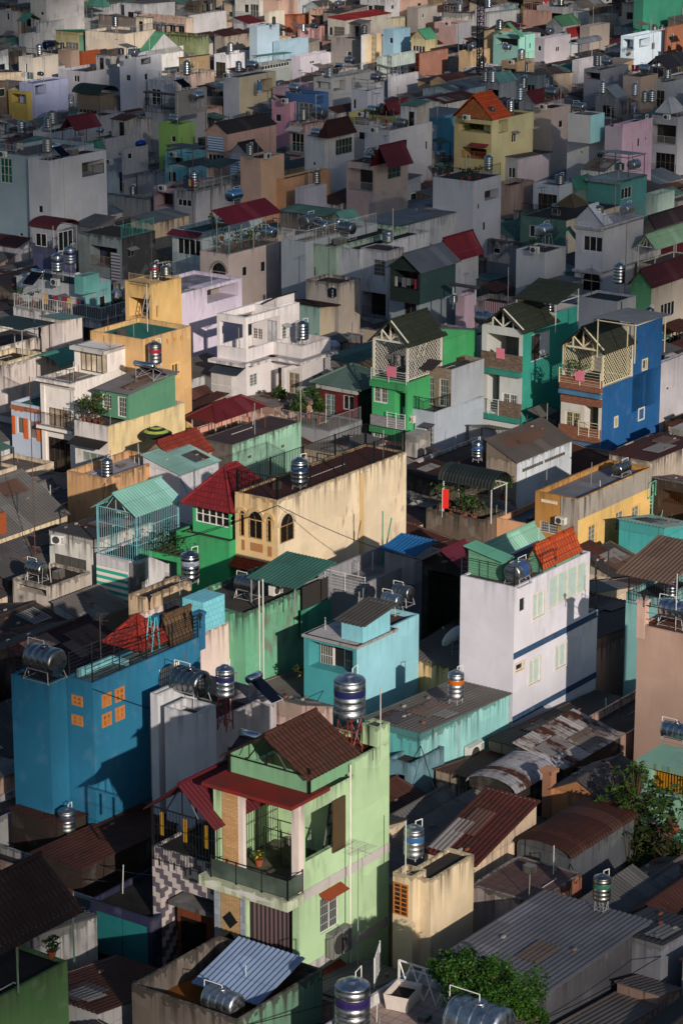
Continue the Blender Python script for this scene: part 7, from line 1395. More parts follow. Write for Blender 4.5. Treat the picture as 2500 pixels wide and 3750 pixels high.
far('pink low house, upper centre', 1100, 105, 1090, 1208, 6.4, 'c88484', 'd08c88', vis=3, roof='sX', rise=.2, rc='5a5450'); tank('v', 1110, 118, 16, 7.0, 'upright tank left of the pink low house', stand=.2, ratio=1.8); tank('h', 1150, 108, 26, 6.6, 'lying tank on the pink low house', stand=.2, ax='y', ratio=1.5)
far('grey concrete long house with white window, upper centre', 1323, 143, 1212, 1340, 7.2, '7a7068', vis=4, dirt=.3, wins=[('L', 1270, 185, 1286, 208)], X=7, rc='4a4a4a'); far('cream sunlit house beside the grey concrete one', 1340, 128, 1322, 1396, 8.2, 'e0dcd0', 'd8b880', vis=5, dirt=.25)
far('light blue house with leaning white ladder, upper centre', 1440, 108, 1402, 1502, 8.2, '7ab0c8', '84bcd4', vis=5, dirt=.1, wins=[('L', 1425, 135, 1438, 158)])
far('lilac low house with small dark window, upper centre', 1100, 206, 1066, 1205, 6.2, 'b0a8b4', 'b8b0bc', vis=3, dirt=.08, wins=[('R', 1135, 222, 1152, 230)])
far('white sunlit wall house left of the sea-green veranda', 830, 200, 784, 840, 6.4, 'd0d0d4', vis=3, X=6); h = far('house with sea-green veranda roof and glazed front', 950, 240, 905, 1066, 6.0, '7a8480', vis=3, wins=[('R', 960, 240, 1060, 238)]); h.canopy(950, 210, 925, 1064, 7.4, '4a7a70', roof='sX', rise=.2, zp=6, rust=0)
far('white stained wall house left of the brick one', 1430, 280, 1420, 1532, 6.8, 'c0c0c4', vis=3, dirt=.2); far('red brick house with thin window, upper right of centre', 1535, 195, 1520, 1640, 7.4, '7a3420', '8a4a30', vis=4, dirt=.2, mL=masonry('7a3422', '5a2618', .25, .08)) ; far('grey-mint low terrace house before the light blue one', 1400, 208, 1380, 1530, 5.8, '9ab0a4', vis=2)
far('salmon sunlit house with window, upper right of centre', 1670, 85, 1590, 1725, 8.0, 'd8a090', 'b8b4b8', vis=4, dirt=.15, rot=0, wins=[('L', 1665, 125, 1680, 152)]) ; far('cream-green house with sea-green gable hut roof', 1560, 140, 1505, 1600, 7.4, 'c0b070', roof='gx', rise=1.2, rc='4a9070', vis=2, rust=0)
far('grey-beige house with flat roof, top centre right', 1530, 28, 1490, 1600, 8.2, '8a7e74', 'a89c8c', vis=4, dirt=.2, wins=[('R', 1545, 48, 1553, 62)]); far('pale yellow low house, top centre right', 1410, 72, 1398, 1492, 6.6, 'c8b888', vis=2, roof='sX', rise=.3, rc='8a9a88'); far('long white shed house, top right of centre', 1790, 50, 1780, 1910, 7.2, 'c8ccc8', roof='sX', rise=.3, rc='8a9c94', vis=2)
far('house with red sheet roof and stained front, top centre', 1265, 72, 1200, 1432, 7.6, 'b0a894', roof='sy', rise=.3, rc='8a2420', vis=3, rust=.1)
far('beige stained wall house with tank on trestle, centre left', 700, 270, 640, 785, 7.0, 'b09a88', 'c8a48c', vis=3.5, dirt=.5); tank('v', 684, 296, 28, 7.0, 'upright steel tank on a trestle, centre left', stand=.8, ratio=1.9); solar(655, 320, 50, 7.2, 'solar heater left of the trestle tank', ax='x')
far('ochre brown low house, upper left of centre', 660, 215, 655, 768, 6.6, '8a6a38', vis=2, dirt=.2, roof='sX', rise=.2, rc='4a3a30')
far('dark open-fronted hall behind the red sign at the top right', 2330, -8, 1995, 2345, 6.5, '18191b', '202224', vis=1, dirt=.1, rc='2a2a2c', X=10)  # solid front wall; near-black colour stands in for the shade inside
HOUSES[-1].auto = False
# red sign with letters far away at the top
sg_ = empty('street_sign', at(1996, 45, 6.0), 0); tag(sg_, 'tall narrow red sign with white letters at the top right', 'sign'); MB().box(-.6, .6, -.08, .08, 0, 6).build('panel', paint('a01828'), sg_)
for i, ch in enumerate('BAN'): letters(ch, 1.35, 0, 0, Matrix.Translation((0, -.1, 3.9-i*1.5)) @ Matrix.Rotation(math.pi/2, 4, 'X'), paint('d8c8c8'), sg_)
# telecom mast
ma = empty('lattice_mast', at(1752, 480, 0.0), .3); tag(ma, 'dark lattice telecom mast with panel antennas above the roofs', 'mast'); mb = MB(); Hm = 46; wm = .5
for k in range(3): t = 2*math.pi*k/3; mb.tube((wm*math.cos(t), wm*math.sin(t), 0), (wm*math.cos(t), wm*math.sin(t), Hm), .085, 5)
for i in range(int(Hm/.8)):
    for k in range(3):
        t, u = 2*math.pi*k/3, 2*math.pi*(k+1)/3; z = i*.8; mb.tube((wm*math.cos(t), wm*math.sin(t), z), (wm*math.cos(u), wm*math.sin(u), z+.8), .045); mb.tube((wm*math.cos(t), wm*math.sin(t), z), (wm*math.cos(u), wm*math.sin(u), z), .04)
mb.build('lattice', paint('0c0d10', .6), ma)
for k in range(3):
    t = 2*math.pi*k/3+.4; m = MB(); c, s_ = 1.5*math.cos(t), 1.5*math.sin(t); m.tube((0, 0, 25.5), (c, s_, 25.5), .05); m.tube((0, 0, 27.5), (c, s_, 27.5), .05); m.box(c-.16, c+.16, s_-.1, s_+.1, 25.2, 27.9); m.build('panel_antenna', paint('5a6468'), ma)
for zz in (18.5, 22.8): mb = MB(); mb.tube((0, 0, zz), (.9, -.4, zz), .04); mb.box(.6, 1.3, -.8, -.1, zz-.5, zz+.4); mb.build('equipment_box', paint('3a4046'), ma)
# everyday additions that nearly every house has: balconies, awnings, pipes, roof rooms, shelters
rd = random.Random(99)
def free(v, face, u0, u1, z0, z1): return all(u1 < h[0] or u0 > h[1] or z1 < h[2] or z0 > h[3] for h in v.holes[face])
def dress(h):
    v = h.v
    if not v.solid or v.X < 2 or v.Y < 2: return
    zf = v.z-v.par-2.9; n = 0; U = v.Y
    while zf > .3 and n < 3 and v.mL is None and h.auto:
        if free(v, 'L', .1, U-.1, zf, zf+2.5) and rd.random() < .8:
            k = rd.random(); a = .25
            if k < .45:
                b = min(U-.25, a+rd.uniform(1.4, 2.6)); v.winm('L', a, b, zf+.05, zf+2.2, fr=rd.choice((WHITE, 'b8b4ac', '5a4a3c', '3a3a3a', '7a8a88')), gl=rd.choice(('0c1014', '1a1512', '20241f')), tr=1, bars=rd.choice((None, None, 'b8b8b4')))
                if U-b > 1.1: v.winm('L', b+.3, min(U-.2, b+1.2), zf+.7, zf+2.1, fr=WHITE, gl='10151a')
                mb = MB(zf); v.fbox(mb, 'L', .02, U-.02, -.75, 0, zf-.16, zf); mb.build('balcony', plaster(v.cL, .4), h.root)
                v.railing([v.P('L', U-.05, zf, 0), v.P('L', U-.05, zf, -.7), v.P('L', .05, zf, -.7), v.P('L', .05, zf, 0)], .95, rd.choice(('1b1c1e', '2a2c30', 'b8b8b4', '6a8a88')), gap=.17)
            elif k < .75:
                for q in range(max(1, int(U/1.9))):
                    u = .3+q*1.8
                    if u+1.1 < U: v.winm('L', u, u+1.2, zf+.7, zf+2.1, fr=rd.choice((WHITE, 'c8c0b4', '6a5a4a')), gl='0e1216', bars=rd.choice((None, 'c8c8c4', '2a2a2a')), awn=rd.choice((None, None, '5a6a64', '6a2a24', '7a7c80')))
            else:
                v.logm('L', .2, U-.2, zf, zf+2.3, rd.uniform(1, 1.6), rd.choice((None, '4a4640', '6a6a68')), rd.choice(('1b1c1e', 'a8a8a4')), .95)
        zf -= 3.2; n += 1
    if v.mR is None and rd.random() < .6:
        u = v.X*rd.uniform(.05, .95); mb = MB(); mb.tube(v.P('R', u, .1, -.06), v.P('R', u, v.z-.1, -.06), .045, 6); mb.build('downpipe', paint(rd.choice(('b8b8b4', '8a8c8e', '5a5854'))), h.root)
    if v.mR is None and v.X > 4 and h.auto and rd.random() < .55:
        u = v.X*rd.uniform(.15, .7); z = v.z-rd.uniform(1.6, 4.2)
        if z > .6 and free(v, 'R', u-.3, u+1.2, z-.6, z+1.4): v.winm('R', u, u+rd.choice((.5, .7, 1.0)), z, z+rd.choice((.6, 1.0, 1.2)), fr=rd.choice((WHITE, 'b8b4ac', '6a6a68')), gl='0e1216', awn=rd.choice((None, '7a7c80', '6a4a3a')))
    if v.roof == 'flat' and v.X > 4.5 and v.Y > 2.6:
        z = v.z-v.par; k = rd.random() if not any(o.name.startswith(('terrace_roof', 'railing')) for o in h.root.children) else 1.0; x0, y0 = v.off.x, v.off.y
        if len(h.vols) == 1 and k < .5:
            a = rd.uniform(1.8, 2.6); b = min(v.Y-.4, rd.uniform(1.6, 2.4)); hh = rd.uniform(1.9, 2.5); X_ = v.X-a-.25; Y_ = rd.choice((.25, v.Y-b-.25))
            r_ = volm(h, x0+X_, y0+Y_, a, b, z+.01, z+hh, v.cL, rd.choice((v.cR, 'a8a6a2')), dirt=.4, roof=rd.choice(('sx', 'sX', 'sy', 'flat')), rise=.3, rc=rd.choice(('5e5c5a', '4a6a60', '4a2a22', '55606a', '6a2024')), par=.1, over=.2, vis=0)
            r_.winm('L', .3, 1.1, z+.1, z+1.8, fr='6a6a68', gl='15120f', mull=0)
        elif k < .75:
            L_ = min(v.X-.6, rd.uniform(2.5, 4.5)); q = volm(h, x0+v.X-L_-.2, y0+.15, L_, v.Y-.3, z, z+2.3, v.cL, roof='none', vis=0, solid=False); h.vols.pop(); VOLS.pop()
            pq = proj(q.O); h.canopy(pq[0], pq[1], 0, 0, z+2.2, rd.choice(('5e6064', '4a6a60', '5a2a24', '6a6a6c', '3a4a4a', '7a8a8a')), roof=rd.choice(('sx', 'sX', 'gx', 'sy')), rise=rd.uniform(.25, .7), zp=z, pc=rd.choice(('8a8d90', '3a3c3e', 'b8b8b4')), rust=.1, X=L_, Y=v.Y-.3, over=.15)
        if rd.random() < .5 and not any(o.name.startswith('railing') for o in h.root.children): v.toprail(rd.choice(('L', 'LR', 'R', 'LR')), rd.uniform(.7, 1.1), rd.choice(('1b1c1e', '2a2c30', '8a8c90', 'b8b8b4')), gap=.22)
        for _ in range(rd.randint(0, 3)):
            p = (x0+v.X*rd.uniform(.05, .95), y0+v.Y*rd.uniform(.05, .95), z); MB().tube(p, (p[0]+rd.uniform(-.1, .1), p[1], z+rd.uniform(.8, 2.2)), .025).build('pipe', paint(rd.choice(('c8c8c4', '8a8a88', '6a4a3a'))), h.root)
        if rd.random() < .5:
            mb = MB(); px_, py_ = x0+v.X*rd.uniform(.15, .7), y0+v.Y*rd.uniform(.15, .7); mb.box(px_, px_+rd.uniform(.5, 1.2), py_, py_+rd.uniform(.4, .9), z, z+rd.uniform(.3, .9)); mb.build('roof_box', plaster(rd.choice(('8a8680', '6a5a4c', 'a8a4a0', '7a4a34')), .7), h.root)
# ---------------------------------------------------------------- windows for houses without a drawn one, then build all walls and roofs
rw = random.Random(5)
for h in FARH: dress(h)
for h in HOUSES:
    for v in h.vols:
        if h.auto and h not in FARH and v is h.v and v.solid:
            for face, U in (('L', v.Y), ('R', v.X)):
                if v.holes[face] or U < 2: continue
                n = max(1, int(U/3.0)) if rw.random() < (.8 if face == 'L' else .45) else 0
                for i in range(n):
                    if rw.random() < .3: continue
                    u = U*(i+.5)/n+rw.uniform(-.3, .3); zt = v.z-rw.uniform(.9, 1.4); w_ = rw.choice((.5, .7, 1.0)) if face == 'R' else rw.choice((.9, 1.2, 1.6))
                    v.winm(face, u-w_/2, u+w_/2, zt-rw.uniform(.9, 1.3), zt, fr=rw.choice((WHITE, 'c8c8c4', '8a8a88', '6a5a4a')), gl=rw.choice(('0c1014', '14181a', '1c2420')), bars=None)
        v.build()
# ---------------------------------------------------------------- low houses between them, only where the view can see them
gx_, gy_ = math.cos(ANG), math.sin(ANG)
def to_g(x, y): return x*gx_+y*gy_, -x*gy_+y*gx_
def from_g(a, b): return a*gx_-b*gy_, a*gy_+b*gx_
foot = []
for h in HOUSES:
    for v in h.vols:
        a, b = to_g(v.O.x, v.O.y); foot.append((a, a+v.X, b, b+v.Y, v.zb, v.z))
FT = np.array(foot)
CAMG = np.array(to_g(0, 0)+(CAMH,))
def hidden(pts, boxes):
    """which points are hidden from the camera by boxes (all in the turned ground frame)"""
    d = CAMG-pts; out = np.zeros(len(pts), bool)
    for i, (p, q) in enumerate(zip(pts, d)):
        with np.errstate(divide='ignore', invalid='ignore'):
            lo, hi = (boxes[:, 0::2]-p)/q, (boxes[:, 1::2]-p)/q
        t0 = np.minimum(lo, hi).max(1); t1 = np.maximum(lo, hi).min(1); out[i] = np.any((t1 > np.maximum(t0, 0.004)) & (t1 > 0.004))
    return out
keep = []
for h in HOUSES:
    for v in h.vols:
        if v.vis <= 0: continue
        a, b = to_g(v.O.x, v.O.y)
        for k in range(4):
            zz = v.z-v.vis*(k+.3)/4
            if zz < .3: continue
            keep += [(a-.1, b+v.Y*t, zz) for t in (.2, .5, .8)]+[(a+v.X*t, b-.1, zz) for t in (.15, .4, .65, .9)]
        keep += [(a+v.X*s_, b+v.Y*t, v.z+.05) for s_ in (.2, .6) for t in (.3, .7)]
KP = np.array(keep); KP = KP[~hidden(KP, FT)]
cell = 1.0; occ = set()
for a0, a1, b0, b1, z0, z1 in foot:
    for i in range(math.floor(a0/cell), math.ceil(a1/cell)):
        for j in range(math.floor(b0/cell), math.ceil(b1/cell)): occ.add((i, j))
def inview(x, y, z, m=120):
    if y < 60: return False
    px, py, _ = proj((x, y, z)); return -m < px < 2500+m and -200 < py < 3750+400
def framed(f): px, py, _ = proj((*from_g((f[0]+f[1])/2, (f[2]+f[3])/2), f[5])); return -60 < px < 2560 and -60 < py < 3850
rf = random.Random(21); FILL = []
def blocks(box):
    """how many of the points to keep in sight this box would hide"""
    bx = np.array(box); d = CAMG-KP
    with np.errstate(divide='ignore', invalid='ignore'): lo, hi = (bx[0::2]-KP)/d, (bx[1::2]-KP)/d
    t0 = np.minimum(lo, hi).max(1); t1 = np.maximum(lo, hi).min(1); return int(((t1 > np.maximum(t0, .003)) & (t1 > .003)).sum())
cells = []
for yi in range(95, 640, 2):
    hw = yi*.24+8
    for xi in range(int(-hw), int(hw)+1, 2):
        a, b = to_g(xi, yi); cells.append((yi, math.floor(a), math.floor(b)))
for yi, i, j in sorted(cells):
    if (i, j) in occ: continue
    x, y = from_g(i+.5, j+.5)
    if not inview(x, y, 4, 1000 if y > 125 else 500): continue
    best = None
    for _ in range(5):
        W, D = (rf.choice((3, 4, 4, 5, 6)), rf.choice((5, 6, 8, 9, 11))) if yi < 320 else (rf.choice((3, 3, 4, 4, 5)), rf.choice((4, 5, 6, 7, 8)))
        for (di, dj) in ((0, 0), (-1, 0), (0, -1)):
            cs = [(i+di+p, j+dj+q) for p in range(D) for q in range(W)]
            if not any(c in occ for c in cs): best = (i+di, j+dj, D, W) if not best or D*W > best[2]*best[3] else best
    if not best:
        for D, W in ((4, 3), (3, 3), (5, 2), (2, 4), (3, 2), (2, 2)):
            if not any((i+p, j+q) in occ for p in range(D) for q in range(W)): best = (i, j, D, W); break
    if not best: continue
    ai, bj, D, W = best
    for p in range(D):
        for q in range(W): occ.add((ai+p, bj+q))
    yy = from_g(ai, bj)[1]; off_ = not inview(x, y, 4, 60); opts = [4.6, 3.8, 3.2] if off_ and yy < 330 else [9.5, 8, 7, 6, 5, 4, 3.2] if yy > 330 else [7.5, 6, 5, 4, 3.2] if yy > 200 else [4.6, 3.8, 3.2]
    k0 = rf.randrange(3); hgt = None
    for z in opts[min(k0, len(opts)-1):]:
        if blocks((ai-.1, ai+D, bj-.1, bj+W, 0, z+.7)) <= (0 if yy < 260 else 1): hgt = z; break
    hgt = hgt or 2.8
    FILL.append((ai, ai+D-.04, bj, bj+W-.04, 0.0, hgt))
ALLB = np.array(foot+FILL); sel = []
for f in FILL:
    s_ = np.array([(f[0]-.05, f[2]+(f[3]-f[2])*t, f[5]*u) for t in (.2, .8) for u in (.6, .97)]+[(f[0]+(f[1]-f[0])*t, f[2]-.05, f[5]*u) for t in (.2, .8) for u in (.6, .97)]+[(f[0]+(f[1]-f[0])*t, f[2]+(f[3]-f[2])*u, f[5]+.4) for t in (.15, .5, .85) for u in (.2, .8)])
    vis = (~hidden(s_, ALLB)).sum()
    if vis >= 1: sel.append((f, vis))
SHORT = [(proj((h.O.x, h.O.y, h.v.z))[:2], h) for h in HOUSES]
WALLS = (('d4d0c8', 'off-white'), ('b8b8ba', 'grey'), ('c8c0cc', 'pale lilac'), ('d0bca0', 'beige'), ('d8d6d4', 'white'), ('c4c4c8', 'light grey'), ('9ab4b8', 'pale blue-green'), ('8a8680', 'dull grey'), ('d0a894', 'pale pink'), ('b89a70', 'tan'), ('7a6a5c', 'brown'), ('b8c0c8', 'bluish white'))
ROOFS = (('5e5c5a', 'grey sheet', .15), ('4a2a22', 'rusty sheet', .6), ('55606a', 'blue-grey sheet', .05), ('4a6a60', 'sea-green sheet', .08), ('5a1c22', 'dark red sheet', .05), ('6a6460', 'dusty sheet', .35), ('3a3432', 'dark sheet', .3), ('4a4846', 'sooty sheet', .25), ('503c34', 'brown sheet', .5))
used = set()
def short(lab, n=6):
    q = lab.replace(',', '').split(); k = 0; o_ = []
    for t_ in q:
        k += len(t_.split('-'))
        if k > n: break
        o_.append(t_)
    q = o_
    while q[-1] in ('peaked', 'and', 'with', 'a', 'the', 'of', 'its', 'under', 'over', 'on', 'in', 'at', 'or', 'by', 'before', 'behind', 'beside', 'left', 'right', 'dark', 'white', 'green', 'grey', 'red', 'blue', 'small', 'open', 'wide', 'tall', 'brown', 'long', 'far', 'pale', 'beyond', 'between', 'large', 'hanging', 'peeling', 'mouldy', 'cream', 'lower', 'upper', 'sheet', 'roof', 'steel', 'bright', 'plain', 'yellow', 'pink', 'turquoise', 'black', 'maroon', 'crimson', 'to', 'big', 'two', 'three'): q = q[:-1]
    return ' '.join(q)
def size_in_view(fv):
    f, vis = fv; x, y = from_g(f[0], f[2]); return vis*(f[1]-f[0]+f[3]-f[2])*f[5]/(x*x+y*y)
sel.sort(key=lambda fv: size_in_view(fv)*(1 if framed(fv[0]) else 0), reverse=True)
NIND = max(0, 296-len(HOUSES))
def filler_look(f):
    a0, a1, b0, b1, _, z = f; x, y = from_g(a0, b0); W, D = b1-b0, a1-a0
    wc_, wn = rf.choice(WALLS); rc_, rn, ru = rf.choice(ROOFS)
    roof = rf.choice(('flat', 'flat', 'sx', 'sX', 'sy', 'gx', 'gx')) if min(W, D) > 2.5 else 'flat'
    if y > 330 and rf.random() < .35: rc_, rn, ru = rf.choice((ROOFS[1], ROOFS[5], ROOFS[6]))
    if y < 200: roof = rf.choice(('sX', 'sX', 'gx', 'sy', 'flat')); rc_, rn, ru = rf.choice((ROOFS[0], ROOFS[1], ROOFS[1], ROOFS[5], ROOFS[6])); wc_, wn = rf.choice((WALLS[1], WALLS[5], WALLS[8], WALLS[3]))
    return wc_, wn, rc_, rn, ru, roof, W, D, x, y, z
for f, vis in sel[:NIND]:
    wc_, wn, rc_, rn, ru, roof, W, D, x, y, z = filler_look(f); px, py, _ = proj((x, y, z))
    (ax, ay), ah = min(SHORT, key=lambda s: (s[0][0]-px)**2+((s[0][1]-py)*1.4)**2); dx, dy = px-ax, py-ay
    where = ('left of' if dx < 0 else 'right of') if abs(dx) > abs(dy)*1.2 else ('behind' if dy < 0 else 'in front of')
    rt = 'flat' if roof == 'flat' else rn.replace(' sheet', '')+' roofed'
    for size in ('low' if z < 5 else 'narrow' if W < 4.5 else 'broad', 'deep' if D > 8 else 'short', 'plain', 'squat', 'boxy', 'modest', 'slim'):
        lab = f'{size} {wn} {rt} house {where} the {short(ah.label, 5)}'
        if lab not in used: break
    used.add(lab)
    h = House(lab, px, py, 0, 0, z, wc_, roof=roof, rc=rc_ if roof != 'flat' else rf.choice(('55524e', '4a4644', '6a625c', '5a4a44')), X=D, Y=W, rise=rf.uniform(.4, 1.0), rust=ru, dirt=rf.uniform(.15, .6), par=rf.uniform(.15, .5), over=.1, auto=True)
    v = h.v
    if z > 3.5: dress(h)
    for q_ in h.vols: q_.build()
    r_ = rf.random()
    if y > 200 and z > 3.6 and roof == 'flat':
        p = v.roofc(rf.uniform(.25, .7), rf.uniform(.3, .7)); q = proj(p); s_ = q[2]
        if r_ < .5: tank('v', q[0], q[1], F/s_*rf.uniform(.85, 1.1), p.z, 'upright tank on '+lab, stand=rf.uniform(.2, .8), ratio=rf.uniform(1.3, 1.7), pipe=False)
        elif r_ < .8: tank('h', q[0], q[1], F/s_*rf.uniform(1.3, 1.6), p.z, 'lying tank on '+lab, stand=rf.uniform(.2, .5), ax=rf.choice('xy'), ratio=1.4, pipe=False)
# everything smaller is one object
ST = {}
def stuff(mat): return ST.setdefault(mat.name, (mat, MB()))[1]
class Stuff(MB): pass
for f, vis in sel[NIND:]:
    wc_, wn, rc_, rn, ru, roof, W, D, x, y, z = filler_look(f); X0, Y0 = f[0], f[2]
    wall = stuff(plaster(wc_, rf.choice((.2, .5)))); wall.top = z; t = .13; p = rf.uniform(.15, .5)
    def quad_(m, *q): m.poly(q)
    x0, x1, y0, y1 = f[0], f[1], f[2], f[3]; o = ((x0, y0), (x1, y0), (x1, y1), (x0, y1)); i_ = ((x0+t, y0+t), (x1-t, y0+t), (x1-t, y1-t), (x0+t, y1-t))
    for k in range(4):
        a, b = o[k], o[(k+1) % 4]; wall.poly([(*a, 0), (*b, 0), (*b, z), (*a, z)])
        if roof == 'flat':
            c, d = i_[(k+1) % 4], i_[k]; wall.poly([(*a, z), (*b, z), (*c, z), (*d, z)]); wall.poly([(*d, z), (*c, z), (*c, z-p), (*d, z-p)])
    if roof == 'flat':
        m = stuff(deck(rf.choice(('55524e', '4a4644', '6a625c', '5a4a44')), .6)); m.poly([(*c, z-p) for c in i_])
        for _q in range(rf.choice((0, 1, 1, 2))):
            cx_, cy_ = x0+(x1-x0)*rf.uniform(.3, .7), y0+(y1-y0)*rf.uniform(.3, .7); r_ = rf.uniform(.4, .55); hh = rf.uniform(1.1, 1.7)
            if min(W, D) > 2: stuff(steel(rf.choice(('c8ccd2', '9a9c9e', 'a8a8a4')), .35)).lathe([(r_*.8, 0), (r_, .3), (r_, .3+hh*.3), (r_*.94, .3+hh*.35), (r_, .3+hh*.4), (r_, .3+hh*.8), (r_*.5, .3+hh), (r_*.2, .34+hh)], 14, Matrix.Translation((cx_, cy_, z-p)))
    else:
        m = stuff(metalroof(rc_, ru)); r_ = rf.uniform(.4, 1.0); e = .12
        if roof == 'gx':
            ym = (y0+y1)/2; m.sheet((x0-e, y0-e, z), (x1+e, y0-e, z), (x1+e, ym, z+r_), (x0-e, ym, z+r_)); m.sheet((x0-e, y1+e, z), (x1+e, y1+e, z), (x1+e, ym, z+r_), (x0-e, ym, z+r_))
            for xx in (x0, x1): wall.poly([(xx, y0, z), (xx, y1, z), (xx, ym, z+r_)])
        elif roof == 'sy':
            m.sheet((x0-e, y0-e, z), (x1+e, y0-e, z), (x1+e, y1+e, z+r_), (x0-e, y1+e, z+r_))
            for xx in (x0, x1): wall.poly([(xx, y0, z), (xx, y1, z), (xx, y1, z+r_)])
        else:
            za, zc = (z, z+r_) if roof == 'sx' else (z+r_, z); m.sheet((x0-e, y0-e, za), (x0-e, y1+e, za), (x1+e, y1+e, zc), (x1+e, y0-e, zc))
            for yy in (y0, y1): wall.poly([(x0, yy, z), (x1, yy, z), (x1 if roof == 'sx' else x0, yy, z+r_)])
            xx = x1 if roof == 'sx' else x0; wall.poly([(xx, y0, z), (xx, y1, z), (xx, y1, z+r_), (xx, y0, z+r_)])
    if roof == 'flat' and min(W, D) > 2.2:
        for _ in range(rf.randint(2, 6)):
            a_, b_ = rf.uniform(x0+.2, x1-1), rf.uniform(y0+.2, y1-1); k_ = rf.random()
            if k_ < .35: w2 = stuff(plaster(rf.choice(('8a8680', 'a8a4a0', '6a5a4c')), .5)); w2.top = z+1; w2.box(a_, min(x1-.15, a_+rf.uniform(.8, 2.4)), b_, min(y1-.15, b_+rf.uniform(.8, 2)), z-p, z+rf.uniform(.6, 1.9))
            elif k_ < .6: w2 = stuff(metalroof(*rf.choice((('5e5c5a', .15), ('4a6a60', .08), ('4a2a22', .6), ('6a6460', .35))))); zz = z+rf.uniform(1.2, 1.9); a2, b2 = min(x1, a_+rf.uniform(1.5, 3)), min(y1, b_+rf.uniform(1.2, 2.5)); w2.sheet((a_, b_, zz), (a2, b_, zz), (a2, b2, zz+.4), (a_, b2, zz+.4)); w3 = stuff(paint('3a3c3e')); [w3.tube((q_, r2_, z-p), (q_, r2_, zz), .05) for q_ in (a_, a2) for r2_ in (b_, b2)]
            elif k_ < .85: w3 = stuff(paint(rf.choice(('2a2c30', '8a8c90')))); [w3.tube((x0+.1, y0+.1+(y1-y0-.2)*t_, z), (x0+.1, y0+.1+(y1-y0-.2)*t_, z+1), .03) for t_ in (0, .2, .4, .6, .8, 1)]; w3.tube((x0+.1, y0+.1, z+1), (x0+.1, y1-.1, z+1), .04); w3.tube((x0+.1, y0+.1, z+.5), (x0+.1, y1-.1, z+.5), .025)
            else: stuff(paint('8a8a88')).tube((a_, b_, z-p), (a_, b_, z+rf.uniform(1.5, 3)), .035)
    if z > 3.4:
        for (fx, U) in (('L', W), ('R', D)):
            n = int(U/2.6)
            for k in range(n):
                if rf.random() < .3: continue
                u = U*(k+.5)/n; w_ = rf.choice((.35, .5)); zt = z-rf.uniform(.8, 1.3); zb_ = zt-rf.uniform(.8, 1.3); pn = stuff(glass(rf.choice(('0c1014', '1c2420')))); fr_m = stuff(paint(rf.choice((WHITE, '8a8a88'))))
                if fx == 'L': fr_m.box(x0-.05, x0-.004, y0+u-w_-.07, y0+u+w_+.07, zb_-.07, zt+.07); pn.box(x0-.06, x0-.051, y0+u-w_, y0+u+w_, zb_, zt)
                else: fr_m.box(x0+u-w_-.07, x0+u+w_+.07, y0-.05, y0-.004, zb_-.07, zt+.07); pn.box(x0+u-w_, x0+u+w_, y0-.06, y0-.051, zb_, zt)
A = MB(); mats = []; mi = []
for mt, m in ST.values():
    n = len(A.v); A.v += m.v; A.f += [tuple(i+n for i in q) for q in m.f]; A.uv += m.uv; mi += [len(mats)]*len(m.f); mats.append(mt)
if mats:
    so = A.build('far_houses', mats[0]); so.rotation_euler = (0, 0, ANG)
    for mt in mats[1:]: so.data.materials.append(mt)
    so.data.polygons.foreach_set('material_index', mi); tag(so, 'mass of small far houses and low roofs filling the gaps of the quarter', 'houses', kind='stuff')
NFILL = len(sel)
# bare poles and aerials on the roofs, as all over the place
ra = random.Random(77); na = 0
for h in HOUSES:
    v = h.v
    if v.roof != 'flat' or not v.solid or na > 70: continue
    if ra.random() < .55:
        p = v.roofc(ra.uniform(.05, .9), ra.uniform(.1, .9)); q = proj(p)
        if -20 < q[0] < 2520 and -40 < q[1] < 3700:
            na += 1; yg = ra.random() < .35; nm = short(h.label, 8)
            antenna(q[0], q[1], p.z, ra.uniform(1.8, 3.6), ('rod aerial on the roof of the ' if yg else 'bare thin pole on the roof of the ')+nm, yagi=yg, n=6, wd=.7, col=ra.choice(('b8b8b4', '8a8a88', '4a4644')))
